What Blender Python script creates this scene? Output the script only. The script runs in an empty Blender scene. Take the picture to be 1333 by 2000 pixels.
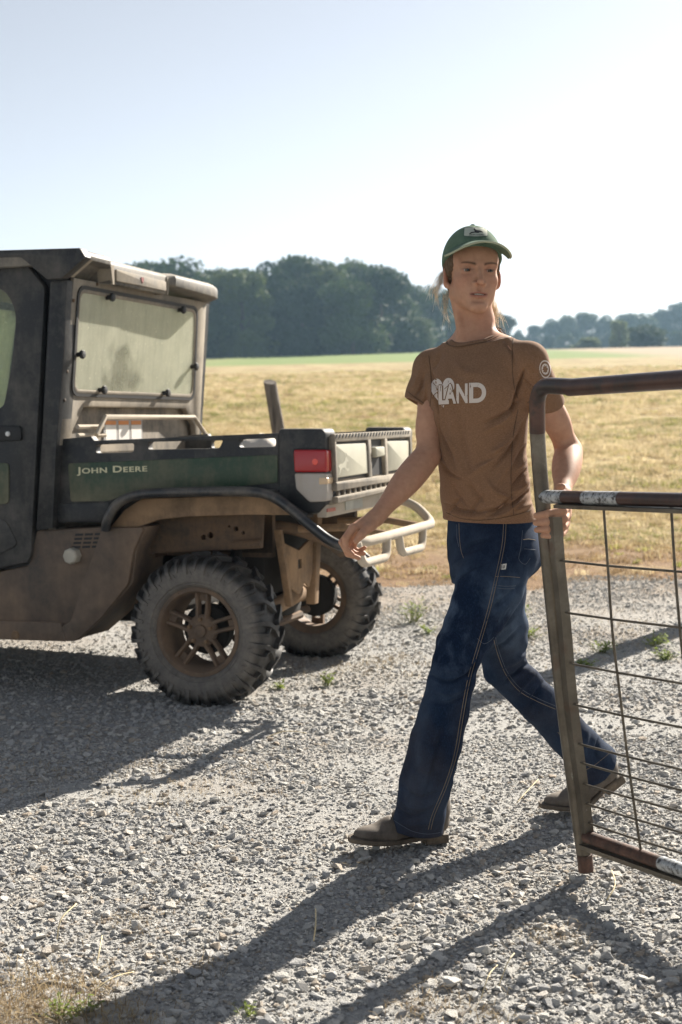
import bpy, bmesh, math, random
import numpy as np
from mathutils import Vector, Matrix, Euler, noise as mnoise
from mathutils.bvhtree import BVHTree

SC = bpy.context.scene
COL = SC.collection
R = math.radians

# ------------------------------------------------------------------ camera
CAM_H = 1.25
PITCH, ROLL = R(-4.42), R(1.0)
cam_d = bpy.data.cameras.new('camera')
cam = bpy.data.objects.new('camera', cam_d)
COL.objects.link(cam)
_f = Vector((0, math.cos(PITCH), math.sin(PITCH)))
_r0 = Vector((1, 0, 0))
_u0 = _r0.cross(_f)
CR = math.cos(ROLL) * _r0 - math.sin(ROLL) * _u0
CU = math.cos(ROLL) * _u0 + math.sin(ROLL) * _r0
cam.matrix_world = Matrix(((CR.x, CU.x, -_f.x, 0), (CR.y, CU.y, -_f.y, 0), (CR.z, CU.z, -_f.z, CAM_H), (0, 0, 0, 1)))
cam_d.sensor_fit = 'VERTICAL'
cam_d.sensor_height = 36.0
cam_d.lens = 50.0
cam_d.clip_start = 0.05
cam_d.clip_end = 5000
cam_d.dof.use_dof = True
cam_d.dof.focus_distance = 3.86
cam_d.dof.aperture_fstop = 5.0
SC.camera = cam

# ------------------------------------------------------------------ sky, sun, exposure
SUN_AZ, SUN_EL = R(36.0), R(30.0)        # azimuth measured from +Y towards +X
wd = bpy.data.worlds.new('World')
SC.world = wd
wd.use_nodes = True
wn = wd.node_tree
for n in list(wn.nodes):
    wn.nodes.remove(n)
wo = wn.nodes.new('ShaderNodeOutputWorld')
wb = wn.nodes.new('ShaderNodeBackground')
sky = wn.nodes.new('ShaderNodeTexSky')
sky.sky_type = 'NISHITA'
sky.sun_disc = False
sky.sun_elevation = SUN_EL
sky.sun_rotation = SUN_AZ
sky.altitude = 100
sky.air_density = 0.68
sky.dust_density = 0.5
sky.ozone_density = 1.0
wb.inputs['Strength'].default_value = 0.05
hs = wn.nodes.new('ShaderNodeHueSaturation')
hs.inputs['Saturation'].default_value = 0.36
wn.links.new(sky.outputs[0], hs.inputs['Color'])
wn.links.new(hs.outputs[0], wb.inputs[0])
wn.links.new(wb.outputs[0], wo.inputs[0])

sd = bpy.data.lights.new('sun', 'SUN')
sd.energy = 5.0
sd.angle = R(0.55)
sd.color = (1.0, 0.925, 0.815)
sun = bpy.data.objects.new('sun', sd)
COL.objects.link(sun)
SUN_DIR = Vector((math.sin(SUN_AZ) * math.cos(SUN_EL), math.cos(SUN_AZ) * math.cos(SUN_EL), math.sin(SUN_EL)))
sun.rotation_euler = SUN_DIR.to_track_quat('Z', 'Y').to_euler()
sun.location = (20, 30, 40)

SC.view_settings.view_transform = 'Standard'
SC.view_settings.look = 'None'
SC.view_settings.exposure = 1.46
SC.view_settings.gamma = 1.0
SC.view_settings.use_curve_mapping = False
cy = SC.cycles
cy.use_denoising = True
cy.max_bounces = 8
cy.diffuse_bounces = 3
cy.glossy_bounces = 3
cy.transmission_bounces = 5
cy.transparent_max_bounces = 12
cy.volume_bounces = 0
cy.sample_clamp_indirect = 6.0
cy.use_adaptive_sampling = False

# ------------------------------------------------------------------ tagging and object helpers
def tag(o, label=None, cat=None, group=None, kind=None):
    if label: o['label'] = label
    if cat: o['category'] = cat
    if group: o['group'] = group
    if kind: o['kind'] = kind
    return o

def empty(name, loc=(0, 0, 0)):
    o = bpy.data.objects.new(name, None)
    o.empty_display_size = 0.1
    o.location = loc
    COL.objects.link(o)
    return o

def link(name, me, mat=None, parent=None, smooth=None):
    o = bpy.data.objects.new(name, me)
    COL.objects.link(o)
    if mat is not None:
        for m in (mat if isinstance(mat, (list, tuple)) else [mat]):
            me.materials.append(m)
    if parent is not None:
        o.parent = parent
    if smooth is not None and len(me.polygons):
        me.polygons.foreach_set('use_smooth', [True] * len(me.polygons))
        if smooth < 179:
            me.set_sharp_from_angle(angle=R(smooth))
    return o

def copy_tree(o, parent=None):
    c = o.copy()
    COL.objects.link(c)
    if parent is not None:
        c.parent = parent
    for ch in list(o.children):
        copy_tree(ch, c)
    return c

def srgb(r, g, b):
    f = lambda c: (c / 255 / 12.92) if c / 255 <= 0.04045 else ((c / 255 + 0.055) / 1.055) ** 2.4
    return (f(r), f(g), f(b), 1.0)

# ------------------------------------------------------------------ materials
class NT:
    """small wrapper for building node materials"""
    def __init__(s, name):
        s.m = bpy.data.materials.new(name)
        s.m.use_nodes = True
        s.t = s.m.node_tree
        for n in list(s.t.nodes):
            s.t.nodes.remove(n)
        s.out = s.t.nodes.new('ShaderNodeOutputMaterial')
        s.b = s.t.nodes.new('ShaderNodeBsdfPrincipled')
        s.t.links.new(s.b.outputs[0], s.out.inputs[0])
        s._oc = None
    def n(s, typ, **kw):
        nd = s.t.nodes.new(typ)
        for k, v in kw.items():
            if hasattr(nd, k):
                setattr(nd, k, v)
        return nd
    def l(s, a, b):
        s.t.links.new(a, b)
    def val(s, sock, v):
        if isinstance(v, bpy.types.NodeSocket):
            s.l(v, sock)
        else:
            sock.default_value = v
    def oc(s, kind='Object'):
        if s._oc is None:
            s._oc = s.n('ShaderNodeTexCoord')
        return s._oc.outputs[kind]
    def noise(s, scale, detail=4, rough=0.6, vec=None, dist=0.0, out=0, stretch=None):
        nd = s.n('ShaderNodeTexNoise')
        nd.inputs['Scale'].default_value = scale
        nd.inputs['Detail'].default_value = detail
        nd.inputs['Roughness'].default_value = rough
        nd.inputs['Distortion'].default_value = dist
        v = vec if vec is not None else s.oc()
        if stretch:
            mp = s.n('ShaderNodeMapping')
            mp.inputs['Scale'].default_value = stretch
            s.l(v, mp.inputs['Vector']); v = mp.outputs[0]
        s.l(v, nd.inputs['Vector'])
        return nd.outputs[out]
    def ramp(s, fac, stops, interp='LINEAR'):
        nd = s.n('ShaderNodeValToRGB')
        cr = nd.color_ramp
        cr.interpolation = interp
        while len(cr.elements) < len(stops):
            cr.elements.new(0.5)
        for e, (p, c) in zip(cr.elements, stops):
            e.position = p
            e.color = c if not isinstance(c, (int, float)) else (c, c, c, 1)
        s.l(fac, nd.inputs[0])
        return nd.outputs[0]
    def mix(s, fac, a, b, mode='MIX'):
        nd = s.n('ShaderNodeMix', data_type='RGBA', blend_type=mode)
        s.val(nd.inputs['Factor'], fac)
        s.val(nd.inputs[6], a)
        s.val(nd.inputs[7], b)
        return nd.outputs[2]
    def math(s, op, a, b=None, c=None, clamp=False):
        nd = s.n('ShaderNodeMath', operation=op, use_clamp=clamp)
        s.val(nd.inputs[0], a)
        if b is not None: s.val(nd.inputs[1], b)
        if c is not None: s.val(nd.inputs[2], c)
        return nd.outputs[0]
    def sep(s, vec):
        nd = s.n('ShaderNodeSeparateXYZ')
        s.l(vec, nd.inputs[0])
        return nd.outputs
    def maprange(s, v, a, b, c=0.0, d=1.0, smooth=True):
        nd = s.n('ShaderNodeMapRange')
        nd.interpolation_type = 'SMOOTHSTEP' if smooth else 'LINEAR'
        s.val(nd.inputs[0], v)
        for i, x in enumerate((a, b, c, d)):
            nd.inputs[i + 1].default_value = x
        return nd.outputs[0]
    def bump(s, h, strength=0.3, dist=0.01, normal=None):
        nd = s.n('ShaderNodeBump')
        nd.inputs['Strength'].default_value = strength
        nd.inputs['Distance'].default_value = dist
        s.l(h, nd.inputs['Height'])
        if normal is not None: s.l(normal, nd.inputs['Normal'])
        s.l(nd.outputs[0], s.b.inputs['Normal'])
        return nd.outputs[0]
    def set(s, **kw):
        for k, v in kw.items():
            s.val(s.b.inputs[k.replace('_', ' ')], v)
        return s

def c4(c):
    return tuple(c) + (1.0,) if len(c) == 3 else tuple(c)

def simple(name, col, rough=0.6, metal=0.0, var=0.25, scale=12.0, bump=0.0, bscale=80.0, spec=0.5):
    """one base colour with a noise variation and optional fine relief"""
    t = NT(name)
    a = tuple(x * (1 - var) for x in col[:3]) + (1,)
    b = tuple(min(1, x * (1 + var)) for x in col[:3]) + (1,)
    f = t.ramp(t.noise(scale, 5), [(0.3, a), (0.7, b)])
    t.set(Base_Color=f, Roughness=rough, Metallic=metal)
    t.b.inputs['Specular IOR Level'].default_value = spec
    if bump:
        t.bump(t.noise(bscale, 4), bump, 0.004)
    return t.m

def dusty(name, base, dust, amount=0.3, rough=0.55, scale=5.0, low=None, spec=0.4, bump=0.12, up=0.35, con=1.7):
    """paint or plastic under a coat of road dust; low=(z0,z1): dust gets thicker from z1 down to z0"""
    t = NT(name)
    f = t.noise(scale, 7, 0.65)
    f2 = t.noise(scale * 9, 4, 0.7)
    f3 = t.noise(scale * 2.2, 5, 0.7, stretch=(2.6, 2.6, 0.45))
    m = t.math('MULTIPLY_ADD', f, con, t.math('MULTIPLY', f2, 0.45))
    m = t.math('MULTIPLY_ADD', f3, 0.5, m)
    m = t.math('ADD', m, amount - 0.72 - (con - 1.1) * 0.5 - 0.25 - 0.05)
    if low:
        z = t.sep(t.oc())[2]
        m = t.math('ADD', m, t.maprange(z, low[1], low[0], 0.0, 0.55))
    if up:
        g = t.n('ShaderNodeNewGeometry')
        nz = t.sep(g.outputs['Normal'])[2]
        m = t.math('ADD', m, t.maprange(nz, 0.3, 1.0, 0.0, up))
    m = t.maprange(m, -0.05, 0.75, 0.04, 0.97, smooth=False)
    # scattered bare specks and scrapes
    sp = t.ramp(t.noise(scale * 26, 2, 0.5), [(0.60, 0.0), (0.72, 0.35)])
    dcol = t.mix(t.noise(scale * 2.3, 4), tuple(x * 0.8 for x in dust[:3]) + (1,), tuple(min(1, x * 1.15) for x in dust[:3]) + (1,))
    col = t.mix(m, c4(base), dcol)
    col = t.mix(t.math('MULTIPLY', sp, 0.5), col, tuple(x * 0.75 for x in dust[:3]) + (1,))
    t.set(Base_Color=col, Roughness=t.math('MULTIPLY_ADD', m, 0.9 - rough, rough))
    t.b.inputs['Specular IOR Level'].default_value = spec
    if bump:
        t.bump(t.noise(scale * 40, 3), bump, 0.002)
    return t.m

# ------------------------------------------------------------------ mesh builder
class MB:
    def __init__(s):
        s.v = []; s.f = []; s.mi = []; s.cur = 0
    def add(s, vs, fs):
        o = len(s.v)
        s.v += [tuple(v) for v in vs]
        s.f += [tuple(i + o for i in f) for f in fs]
        s.mi += [s.cur] * len(fs)
        return s
    def box(s, a, b):
        x0, y0, z0 = (min(p, q) for p, q in zip(a, b)); x1, y1, z1 = (max(p, q) for p, q in zip(a, b))
        return s.add([(x0, y0, z0), (x1, y0, z0), (x1, y1, z0), (x0, y1, z0), (x0, y0, z1), (x1, y0, z1), (x1, y1, z1), (x0, y1, z1)],
                     [(0, 3, 2, 1), (4, 5, 6, 7), (0, 1, 5, 4), (1, 2, 6, 5), (2, 3, 7, 6), (3, 0, 4, 7)])
    def tube(s, pts, r, n=12, caps=True, closed=False, flat=None):
        """round tube along a polyline; r a number or one per point"""
        pts = [Vector(p) for p in pts]
        m = len(pts)
        rs = r if isinstance(r, (list, tuple)) else [r] * m
        tang = []
        for i in range(m):
            a = pts[(i - 1) % m] if (closed or i) else pts[i]
            b = pts[(i + 1) % m] if (closed or i < m - 1) else pts[i]
            tang.append((b - a).normalized())
        up = Vector((0, 0, 1)) if abs(tang[0].z) < 0.9 else Vector((0, 1, 0))
        nrm = (up - tang[0] * up.dot(tang[0])).normalized()
        vs = []
        for i in range(m):
            if i:
                nrm = (nrm - tang[i] * nrm.dot(tang[i])).normalized()
            bn = tang[i].cross(nrm)
            for k in range(n):
                a = 2 * math.pi * k / n
                vs.append(pts[i] + (nrm * math.cos(a) + bn * math.sin(a)) * rs[i])
        fs = []
        for i in range(m if closed else m - 1):
            j = (i + 1) % m
            for k in range(n):
                fs.append((i * n + k, j * n + k, j * n + (k + 1) % n, i * n + (k + 1) % n))
        if caps and not closed:
            fs.append(tuple(range(n))); fs.append(tuple((m - 1) * n + k for k in reversed(range(n))))
        return s.add(vs, fs)
    def lathe(s, prof, n=48, axis='Y', center=(0, 0, 0), closed=False):
        """profile [(r, h)] turned about an axis through center"""
        c = Vector(center); vs = []; m = len(prof)
        for (r, h) in prof:
            for k in range(n):
                a = 2 * math.pi * k / n
                p = {'Y': (r * math.cos(a), h, r * math.sin(a)), 'Z': (r * math.cos(a), r * math.sin(a), h), 'X': (h, r * math.cos(a), r * math.sin(a))}[axis]
                vs.append(c + Vector(p))
        fs = []
        for i in range(m if closed else m - 1):
            j = (i + 1) % m
            for k in range(n):
                fs.append((i * n + k, i * n + (k + 1) % n, j * n + (k + 1) % n, j * n + k))
        return s.add(vs, fs)
    def prism(s, outer, d0, d1, plane='XZ', holes=()):
        """polygon (with holes) extruded; XZ: extruded along y, YZ: along x, XY: along z"""
        bm = bmesh.new()
        loops = [outer] + list(holes)
        edges = []
        for lp in loops:
            vv = [bm.verts.new((p[0], p[1], 0)) for p in lp]
            edges += [bm.edges.new((vv[i], vv[(i + 1) % len(vv)])) for i in range(len(vv))]
        if holes:
            bmesh.ops.triangle_fill(bm, use_beauty=True, use_dissolve=False, edges=edges)
        else:
            bm.faces.new(bm.verts)
        bm.faces.ensure_lookup_table(); bm.verts.index_update()
        flat = [(v.co.x, v.co.y) for v in bm.verts]
        faces = [tuple(v.index for v in f.verts) for f in bm.faces]
        bnd = [(e.verts[0].index, e.verts[1].index) for e in bm.edges if len(e.link_faces) == 1]
        bm.free()
        n = len(flat)
        P = {'XZ': lambda a, b, d: (a, d, b), 'YZ': lambda a, b, d: (d, a, b), 'XY': lambda a, b, d: (a, b, d)}[plane]
        vs = [P(a, b, d0) for a, b in flat] + [P(a, b, d1) for a, b in flat]
        fs = list(faces) + [tuple(i + n for i in reversed(f)) for f in faces]
        fs += [(a, b, b + n, a + n) for a, b in bnd]
        return s.add(vs, fs)
    def xform(s, fn, start=0):
        s.v = s.v[:start] + [tuple(fn(*v)) for v in s.v[start:]]
        return s
    def mesh(s, name, bevel=0.0, bangle=40, seg=2):
        bm = bmesh.new()
        vv = [bm.verts.new(v) for v in s.v]
        bm.verts.ensure_lookup_table()
        for f, mi in zip(s.f, s.mi):
            try:
                fc = bm.faces.new([vv[i] for i in f])
                fc.material_index = mi
            except ValueError:
                pass
        bmesh.ops.recalc_face_normals(bm, faces=bm.faces)
        if bevel:
            bmesh.ops.dissolve_limit(bm, angle_limit=R(1), verts=bm.verts, edges=bm.edges)
            es = [e for e in bm.edges if len(e.link_faces) == 2 and e.calc_face_angle(0) > R(bangle)]
            bmesh.ops.bevel(bm, geom=es, offset=bevel, offset_type='OFFSET', segments=seg, profile=0.5, affect='EDGES', clamp_overlap=True)
        me = bpy.data.meshes.new(name)
        bm.to_mesh(me); bm.free()
        return me
    def build(s, name, mat, parent=None, bevel=0.0, smooth=35, bangle=40, seg=2):
        return link(name, s.mesh(name, bevel, bangle, seg), mat, parent, smooth)

def catmull(pts, n=6, closed=False):
    pts = [Vector(p) for p in pts]
    m = len(pts); out = []
    rng = range(m if closed else m - 1)
    for i in rng:
        g = lambda k: pts[k % m] if closed else pts[max(0, min(m - 1, k))]
        p0, p1, p2, p3 = g(i - 1), g(i), g(i + 1), g(i + 2)
        for k in range(n):
            t = k / n
            out.append(0.5 * ((2 * p1) + (p2 - p0) * t + (2 * p0 - 5 * p1 + 4 * p2 - p3) * t * t + (3 * p1 - p0 - 3 * p2 + p3) * t ** 3))
    if not closed:
        out.append(pts[-1])
    return out

def bend(pts, r, n=5):
    """polyline with its inner corners rounded to about radius r"""
    pts = [Vector(p) for p in pts]
    out = [pts[0]]
    for a, b, c in zip(pts, pts[1:], pts[2:]):
        d1 = (a - b); d2 = (c - b)
        k = min(r, d1.length * 0.48, d2.length * 0.48)
        p, q = b + d1.normalized() * k, b + d2.normalized() * k
        for i in range(n + 1):
            t = i / n
            out.append(p * (1 - t) ** 2 + b * 2 * t * (1 - t) + q * t * t)
    out.append(pts[-1])
    return out

def roundpoly(poly, r, n=4):
    """2D polygon with rounded corners"""
    m = len(poly); out = []
    for i in range(m):
        a, b, c = (Vector((*poly[(i + k) % m], 0)) for k in (-1, 0, 1))
        rr = r[i] if isinstance(r, (list, tuple)) else r
        d1, d2 = a - b, c - b
        k = min(rr, d1.length * 0.45, d2.length * 0.45)
        p, q = b + d1.normalized() * k, b + d2.normalized() * k
        for j in range(n + 1):
            t = j / n
            w = p * (1 - t) ** 2 + b * 2 * t * (1 - t) + q * t * t
            out.append((w.x, w.y))
    return out
# ------------------------------------------------------------------ terrain
def sstep(a, b, x):
    t = np.clip((x - a) / (b - a), 0, 1)
    return t * t * (3 - 2 * t)

def gz(x, y):
    """height of the ground: level gravel lane, then a field that climbs away from it"""
    x = np.asarray(x, float); y = np.asarray(y, float)
    rise = np.where(y > 9, (y - 9) * 0.0415 * sstep(8, 20, y), 0)
    far = 6.27 + (y - 160) * 0.0328
    z = np.where(y > 160, far, rise)
    z = z + 0.5 * np.sin(x * 0.021 + 0.6) * sstep(40, 150, y)
    lane = 1 - sstep(10, 16, y)
    z = z + lane * (0.007 * np.sin(x * 2.1 + y * 0.7) * np.sin(y * 1.7 + 0.4) - 0.03 * np.exp(-((x + 0.15) ** 2 / 0.6 + (y - 7.05) ** 2 / 0.5)))
    z = z + sstep(9.5, 13, y) * 0.03 * np.sin(x * 1.3 + 0.3 * y) * np.sin(y * 0.9)
    return z

def grid_mesh(name, xs, ys, mat, dz=0.0, zf=None):
    X, Y = np.meshgrid(xs, ys)
    Z = gz(X, Y) + dz
    if zf is not None:
        Z = Z + zf(X, Y)
    nx, ny = len(xs), len(ys)
    v = np.stack([X.ravel(), Y.ravel(), Z.ravel()], 1)
    i = np.arange(nx * ny).reshape(ny, nx)
    f = np.stack([i[:-1, :-1].ravel(), i[:-1, 1:].ravel(), i[1:, 1:].ravel(), i[1:, :-1].ravel()], 1)
    me = bpy.data.meshes.new(name)
    me.from_pydata(v.tolist(), [], f.tolist())
    return link(name, me, mat, None, 180)

# edge between lane and field, in metres from the camera
def lane_edge(x):
    return 9.35 + 0.38 * np.sin(x * 1.1) + 0.26 * np.sin(x * 3.1 + 1) + 0.16 * np.sin(x * 7.3 + 2) - 0.05 * x

# gravel bed: grit and dust between the stones
t = NT('gravel_bed')
P = t.n('ShaderNodeNewGeometry').outputs['Position']
n1 = t.noise(1.1, 5, 0.6, P); n2 = t.noise(60, 4, 0.7, P); n3 = t.noise(220, 3, 0.7, P)
dirt = t.ramp(t.noise(0.75, 6, 0.62, P), [(0.50, 0.0), (0.66, 1.0)])
grit = t.ramp(n2, [(0.25, (0.24, 0.235, 0.225, 1)), (0.55, (0.46, 0.445, 0.41, 1)), (0.8, (0.62, 0.60, 0.55, 1))])
earth = t.ramp(n2, [(0.3, (0.20, 0.14, 0.085, 1)), (0.7, (0.40, 0.29, 0.18, 1))])
bpy_ = t.sep(P)[1]
edge = t.math('MULTIPLY', t.maprange(bpy_, 7.4, 9.2), t.ramp(n1, [(0.34, 0.2), (0.6, 1.0)]))
dirt = t.math('MAXIMUM', t.math('MULTIPLY', dirt, 0.62), edge)
col = t.mix(dirt, grit, earth)
col = t.mix(0.35, col, t.ramp(n3, [(0.3, 0.15), (0.7, 0.55)]))
t.set(Base_Color=col, Roughness=0.95)
t.b.inputs['Specular IOR Level'].default_value = 0.15
h = t.math('ADD', t.math('MULTIPLY', n2, 0.6), t.math('MULTIPLY', n3, 0.4))
t.bump(h, 1.0, 0.016)
M_BED = t.m

road = grid_mesh('gravel_road', np.linspace(-14, 14, 190), np.concatenate([np.linspace(-3, 2, 20), np.linspace(2.1, 9.6, 150)]), M_BED, 0.0,
                 lambda X, Y: -0.05 * sstep(-0.05, 0.35, Y - lane_edge(X)))
tag(road, kind='structure')

# field: dry mown pasture with greener bands far off
t = NT('pasture')
P = t.n('ShaderNodeNewGeometry').outputs['Position']
px, py, pz = t.sep(P)
big = t.noise(0.16, 5, 0.6, P); mid = t.noise(1.3, 6, 0.65, P); fine = t.noise(9, 5, 0.7, P, stretch=(1, 0.55, 1)); tiny = t.noise(55, 3, 0.7, P)
straw = t.ramp(fine, [(0.28, (0.25, 0.18, 0.085, 1)), (0.5, (0.42, 0.335, 0.18, 1)), (0.74, (0.54, 0.45, 0.275, 1))])
green = t.ramp(fine, [(0.3, (0.15, 0.15, 0.045, 1)), (0.7, (0.36, 0.32, 0.12, 1))])
earth = t.ramp(tiny, [(0.3, (0.13, 0.080, 0.045, 1)), (0.7, (0.33, 0.22, 0.13, 1))])
gfac = t.ramp(t.math('ADD', t.math('MULTIPLY', big, 0.6), t.math('MULTIPLY', mid, 0.4)), [(0.46, 0.0), (0.64, 0.75)])
col = t.mix(gfac, straw, green)
stub = t.ramp(t.math('ADD', t.math('MULTIPLY', t.noise(0.55, 5, 0.7, P, stretch=(1, 0.6, 1)), 0.6), t.math('MULTIPLY', t.noise(3.2, 4, 0.7, P), 0.4)), [(0.47, 0.0), (0.57, 0.8)])
col = t.mix(stub, col, t.ramp(fine, [(0.3, (0.16, 0.105, 0.05, 1)), (0.7, (0.34, 0.24, 0.13, 1))]))
bare = t.math('MULTIPLY', t.maprange(py, 15.0, 10.6), t.ramp(mid, [(0.32, 0.45), (0.52, 1.0)]))
col = t.mix(bare, col, earth)
# green crop strip below the wood and a bare pinkish strip to the right of it
strip = t.math('MULTIPLY', t.maprange(py, 96, 104), t.maprange(px, -24, -6))
strip = t.math('MULTIPLY', strip, t.maprange(px, 30, 22))
col = t.mix(t.math('MULTIPLY', strip, 0.9), col, (0.17, 0.235, 0.075, 1))
pink = t.math('MULTIPLY', t.maprange(py, 88, 96), t.maprange(px, 20, 26))
col = t.mix(t.math('MULTIPLY', pink, 0.85), col, (0.38, 0.295, 0.21, 1))
t.set(Base_Color=col, Roughness=0.95)
t.b.inputs['Specular IOR Level'].default_value = 0.1
t.bump(t.math('ADD', t.math('MULTIPLY', fine, 0.7), t.math('MULTIPLY', tiny, 0.3)), 0.55, 0.08)
M_FIELD = t.m
field = grid_mesh('field', np.concatenate([np.linspace(-900, -40, 30), np.linspace(-38, 38, 150), np.linspace(40, 900, 30)]),
                  np.concatenate([np.linspace(8.7, 20, 60), np.linspace(20.5, 60, 40), np.linspace(62, 190, 50), np.linspace(200, 1500, 30)]), M_FIELD, 0.0,
                  lambda X, Y: -0.05 * sstep(0.35, -0.05, Y - lane_edge(X)))
tag(field, kind='structure')

# ------------------------------------------------------------------ stones
def stone_mesh(seed, npts=13, flat=0.62):
    rnd = random.Random(seed)
    bm = bmesh.new()
    for _ in range(npts):
        v = Vector((rnd.gauss(0, 1), rnd.gauss(0, 1), rnd.gauss(0, 1))).normalized() * rnd.uniform(0.8, 1.0)
        bm.verts.new((v.x * 0.5, v.y * 0.5 * rnd.uniform(0.7, 0.95), v.z * 0.5 * flat))
    r = bmesh.ops.convex_hull(bm, input=bm.verts)
    junk = [g for g in r['geom_interior'] + r['geom_unused'] if isinstance(g, bmesh.types.BMVert)]
    bmesh.ops.delete(bm, geom=list(set(junk)), context='VERTS')
    me = bpy.data.meshes.new('stone')
    bm.to_mesh(me); bm.free()
    return me

def stone_mat(name, tint=1.0):
    t = NT(name)
    oi = t.n('ShaderNodeObjectInfo').outputs['Random']
    base = t.ramp(oi, [(0.0, (0.27, 0.28, 0.295, 1)), (0.3, (0.46, 0.465, 0.47, 1)), (0.55, (0.58, 0.57, 0.54, 1)), (0.8, (0.70, 0.68, 0.63, 1)), (0.93, (0.46, 0.37, 0.28, 1)), (1.0, (0.78, 0.77, 0.74, 1))])
    g = t.noise(5, 5, 0.7)
    col = t.mix(0.55, base, t.ramp(g, [(0.3, 0.6), (0.7, 1.0)]), 'MULTIPLY')
    col = t.mix(t.math('MULTIPLY', t.noise(1.5, 3), 0.4), col, (0.58, 0.54, 0.475, 1))
    t.set(Base_Color=col, Roughness=0.9)
    t.b.inputs['Specular IOR Level'].default_value = 0.25
    t.bump(t.noise(9, 5, 0.75), 0.5, 0.25)
    return t.m
M_STONE = stone_mat('limestone')
PROTO = [stone_mesh(100 + i, 10 + i % 6, 0.44 + 0.05 * (i % 5)) for i in range(14)]
for m in PROTO:
    m.materials.append(M_STONE)

def scatter(name, pts, rots, scs, idx, protos, parent=None, kind='stuff'):
    """one stuff object: mesh points that carry instanced pieces through geometry nodes"""
    n = len(pts)
    me = bpy.data.meshes.new(name)
    me.vertices.add(n)
    me.vertices.foreach_set('co', np.asarray(pts, np.float32).ravel())
    a = me.attributes.new('rot', 'FLOAT_VECTOR', 'POINT'); a.data.foreach_set('vector', np.asarray(rots, np.float32).ravel())
    a = me.attributes.new('scl', 'FLOAT_VECTOR', 'POINT'); a.data.foreach_set('vector', np.asarray(scs, np.float32).ravel())
    a = me.attributes.new('pick', 'INT', 'POINT'); a.data.foreach_set('value', np.asarray(idx, np.int32))
    o = link(name, me, None, parent)
    ng = bpy.data.node_groups.new(name + '_nodes', 'GeometryNodeTree')
    ng.interface.new_socket('Geometry', in_out='INPUT', socket_type='NodeSocketGeometry')
    ng.interface.new_socket('Geometry', in_out='OUTPUT', socket_type='NodeSocketGeometry')
    N = ng.nodes.new; L = ng.links.new
    gi, go = N('NodeGroupInput'), N('NodeGroupOutput')
    iop = N('GeometryNodeInstanceOnPoints')
    jn = N('GeometryNodeGeometryToInstance')
    for m in reversed(protos):
        ob = bpy.data.objects.new(m.name + '_piece', m)
        oi = N('GeometryNodeObjectInfo'); oi.inputs['Object'].default_value = ob
        L(oi.outputs['Geometry'], jn.inputs[0])
    def attr(nm, typ):
        nd = N('GeometryNodeInputNamedAttribute'); nd.data_type = typ; nd.inputs['Name'].default_value = nm
        return nd.outputs['Attribute']
    L(gi.outputs[0], iop.inputs['Points']); L(jn.outputs[0], iop.inputs['Instance'])
    iop.inputs['Pick Instance'].default_value = True
    L(attr('pick', 'INT'), iop.inputs['Instance Index'])
    e2r = N('FunctionNodeEulerToRotation'); L(attr('rot', 'FLOAT_VECTOR'), e2r.inputs[0]); L(e2r.outputs[0], iop.inputs['Rotation'])
    L(attr('scl', 'FLOAT_VECTOR'), iop.inputs['Scale'])
    L(iop.outputs[0], go.inputs[0])
    md = o.modifiers.new('scatter', 'NODES'); md.node_group = ng
    if kind: o['kind'] = kind
    return o

rng = np.random.default_rng(7)
def vnoise(x, y, s, seed=0.0):
    return np.array([mnoise.noise(Vector((a * s + seed, b * s - seed, seed))) for a, b in zip(x, y)])

def lane_points(n, y0, y1, side=0.7, power=1.0):
    y = y0 + (y1 - y0) * rng.random(n) ** power
    w = 0.245 * y + side
    x = (rng.random(n) * 2 - 1) * w
    k = rng.random(n) < (w / (0.245 * y1 + side))
    x, y = x[k], y[k]
    return x, y

pts = []; rots = []; scs = []; idx = []
for (n, y0, y1, s0, s1, e) in ((190000, 2.45, 5.2, 0.005, 0.020, 2.2), (120000, 5.0, 9.9, 0.008, 0.022, 2.0), (26000, 2.45, 6.0, 0.016, 0.044, 2.0), (14000, 5.6, 9.8, 0.018, 0.040, 2.0)):
    x, y = lane_points(n, y0, y1)
    nz = vnoise(x, y, 0.9, 3.1) + 0.5 * vnoise(x, y, 2.6, 9.3)
    keep = (rng.random(len(x)) < np.clip((0.95 if s1 < 0.03 else 0.62) + 1.05 * nz + 0.45 * (1 - sstep(2.7, 3.6, y)), 0.10 if s1 > 0.03 else 0.28, 1)) & (y < lane_edge(x) - 1.9 * rng.random(len(x)) ** 1.5 * np.clip(0.75 - nz, 0.1, 1.4) + 0.25)
    # soil patches with few stones: straw-coloured ground ahead of the vehicle shadow and the bare corner at the front left
    for (cx, cy_, rx, ry, d) in ((-0.62, 4.55, 0.34, 0.17, 0.8), (-0.66, 2.78, 0.34, 0.2, 0.8), (0.05, 3.75, 0.14, 0.07, 0.5), (-0.1, 6.0, 0.5, 0.12, 0.5), (0.12, 2.85, 0.25, 0.1, 0.5)):
        keep &= ~((((x - cx) / rx) ** 2 + ((y - cy_) / ry) ** 2 < 1) & (rng.random(len(x)) < d))
    x, y = x[keep], y[keep]
    m = len(x)
    s = s0 + (s1 - s0) * rng.random(m) ** e
    z = gz(x, y) + s * rng.uniform(-0.04, 0.18, m)
    pts.append(np.stack([x, y, z], 1))
    rots.append(np.stack([rng.normal(0, 0.22, m), rng.normal(0, 0.22, m), rng.random(m) * 6.283], 1))
    scs.append(np.stack([s, s * rng.uniform(0.75, 1.2, m), s * rng.uniform(0.7, 1.2, m)], 1))
    idx.append(rng.integers(0, len(PROTO), m))
scatter('loose_gravel', np.concatenate(pts), np.concatenate(rots), np.concatenate(scs), np.concatenate(idx), PROTO, road)

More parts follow.
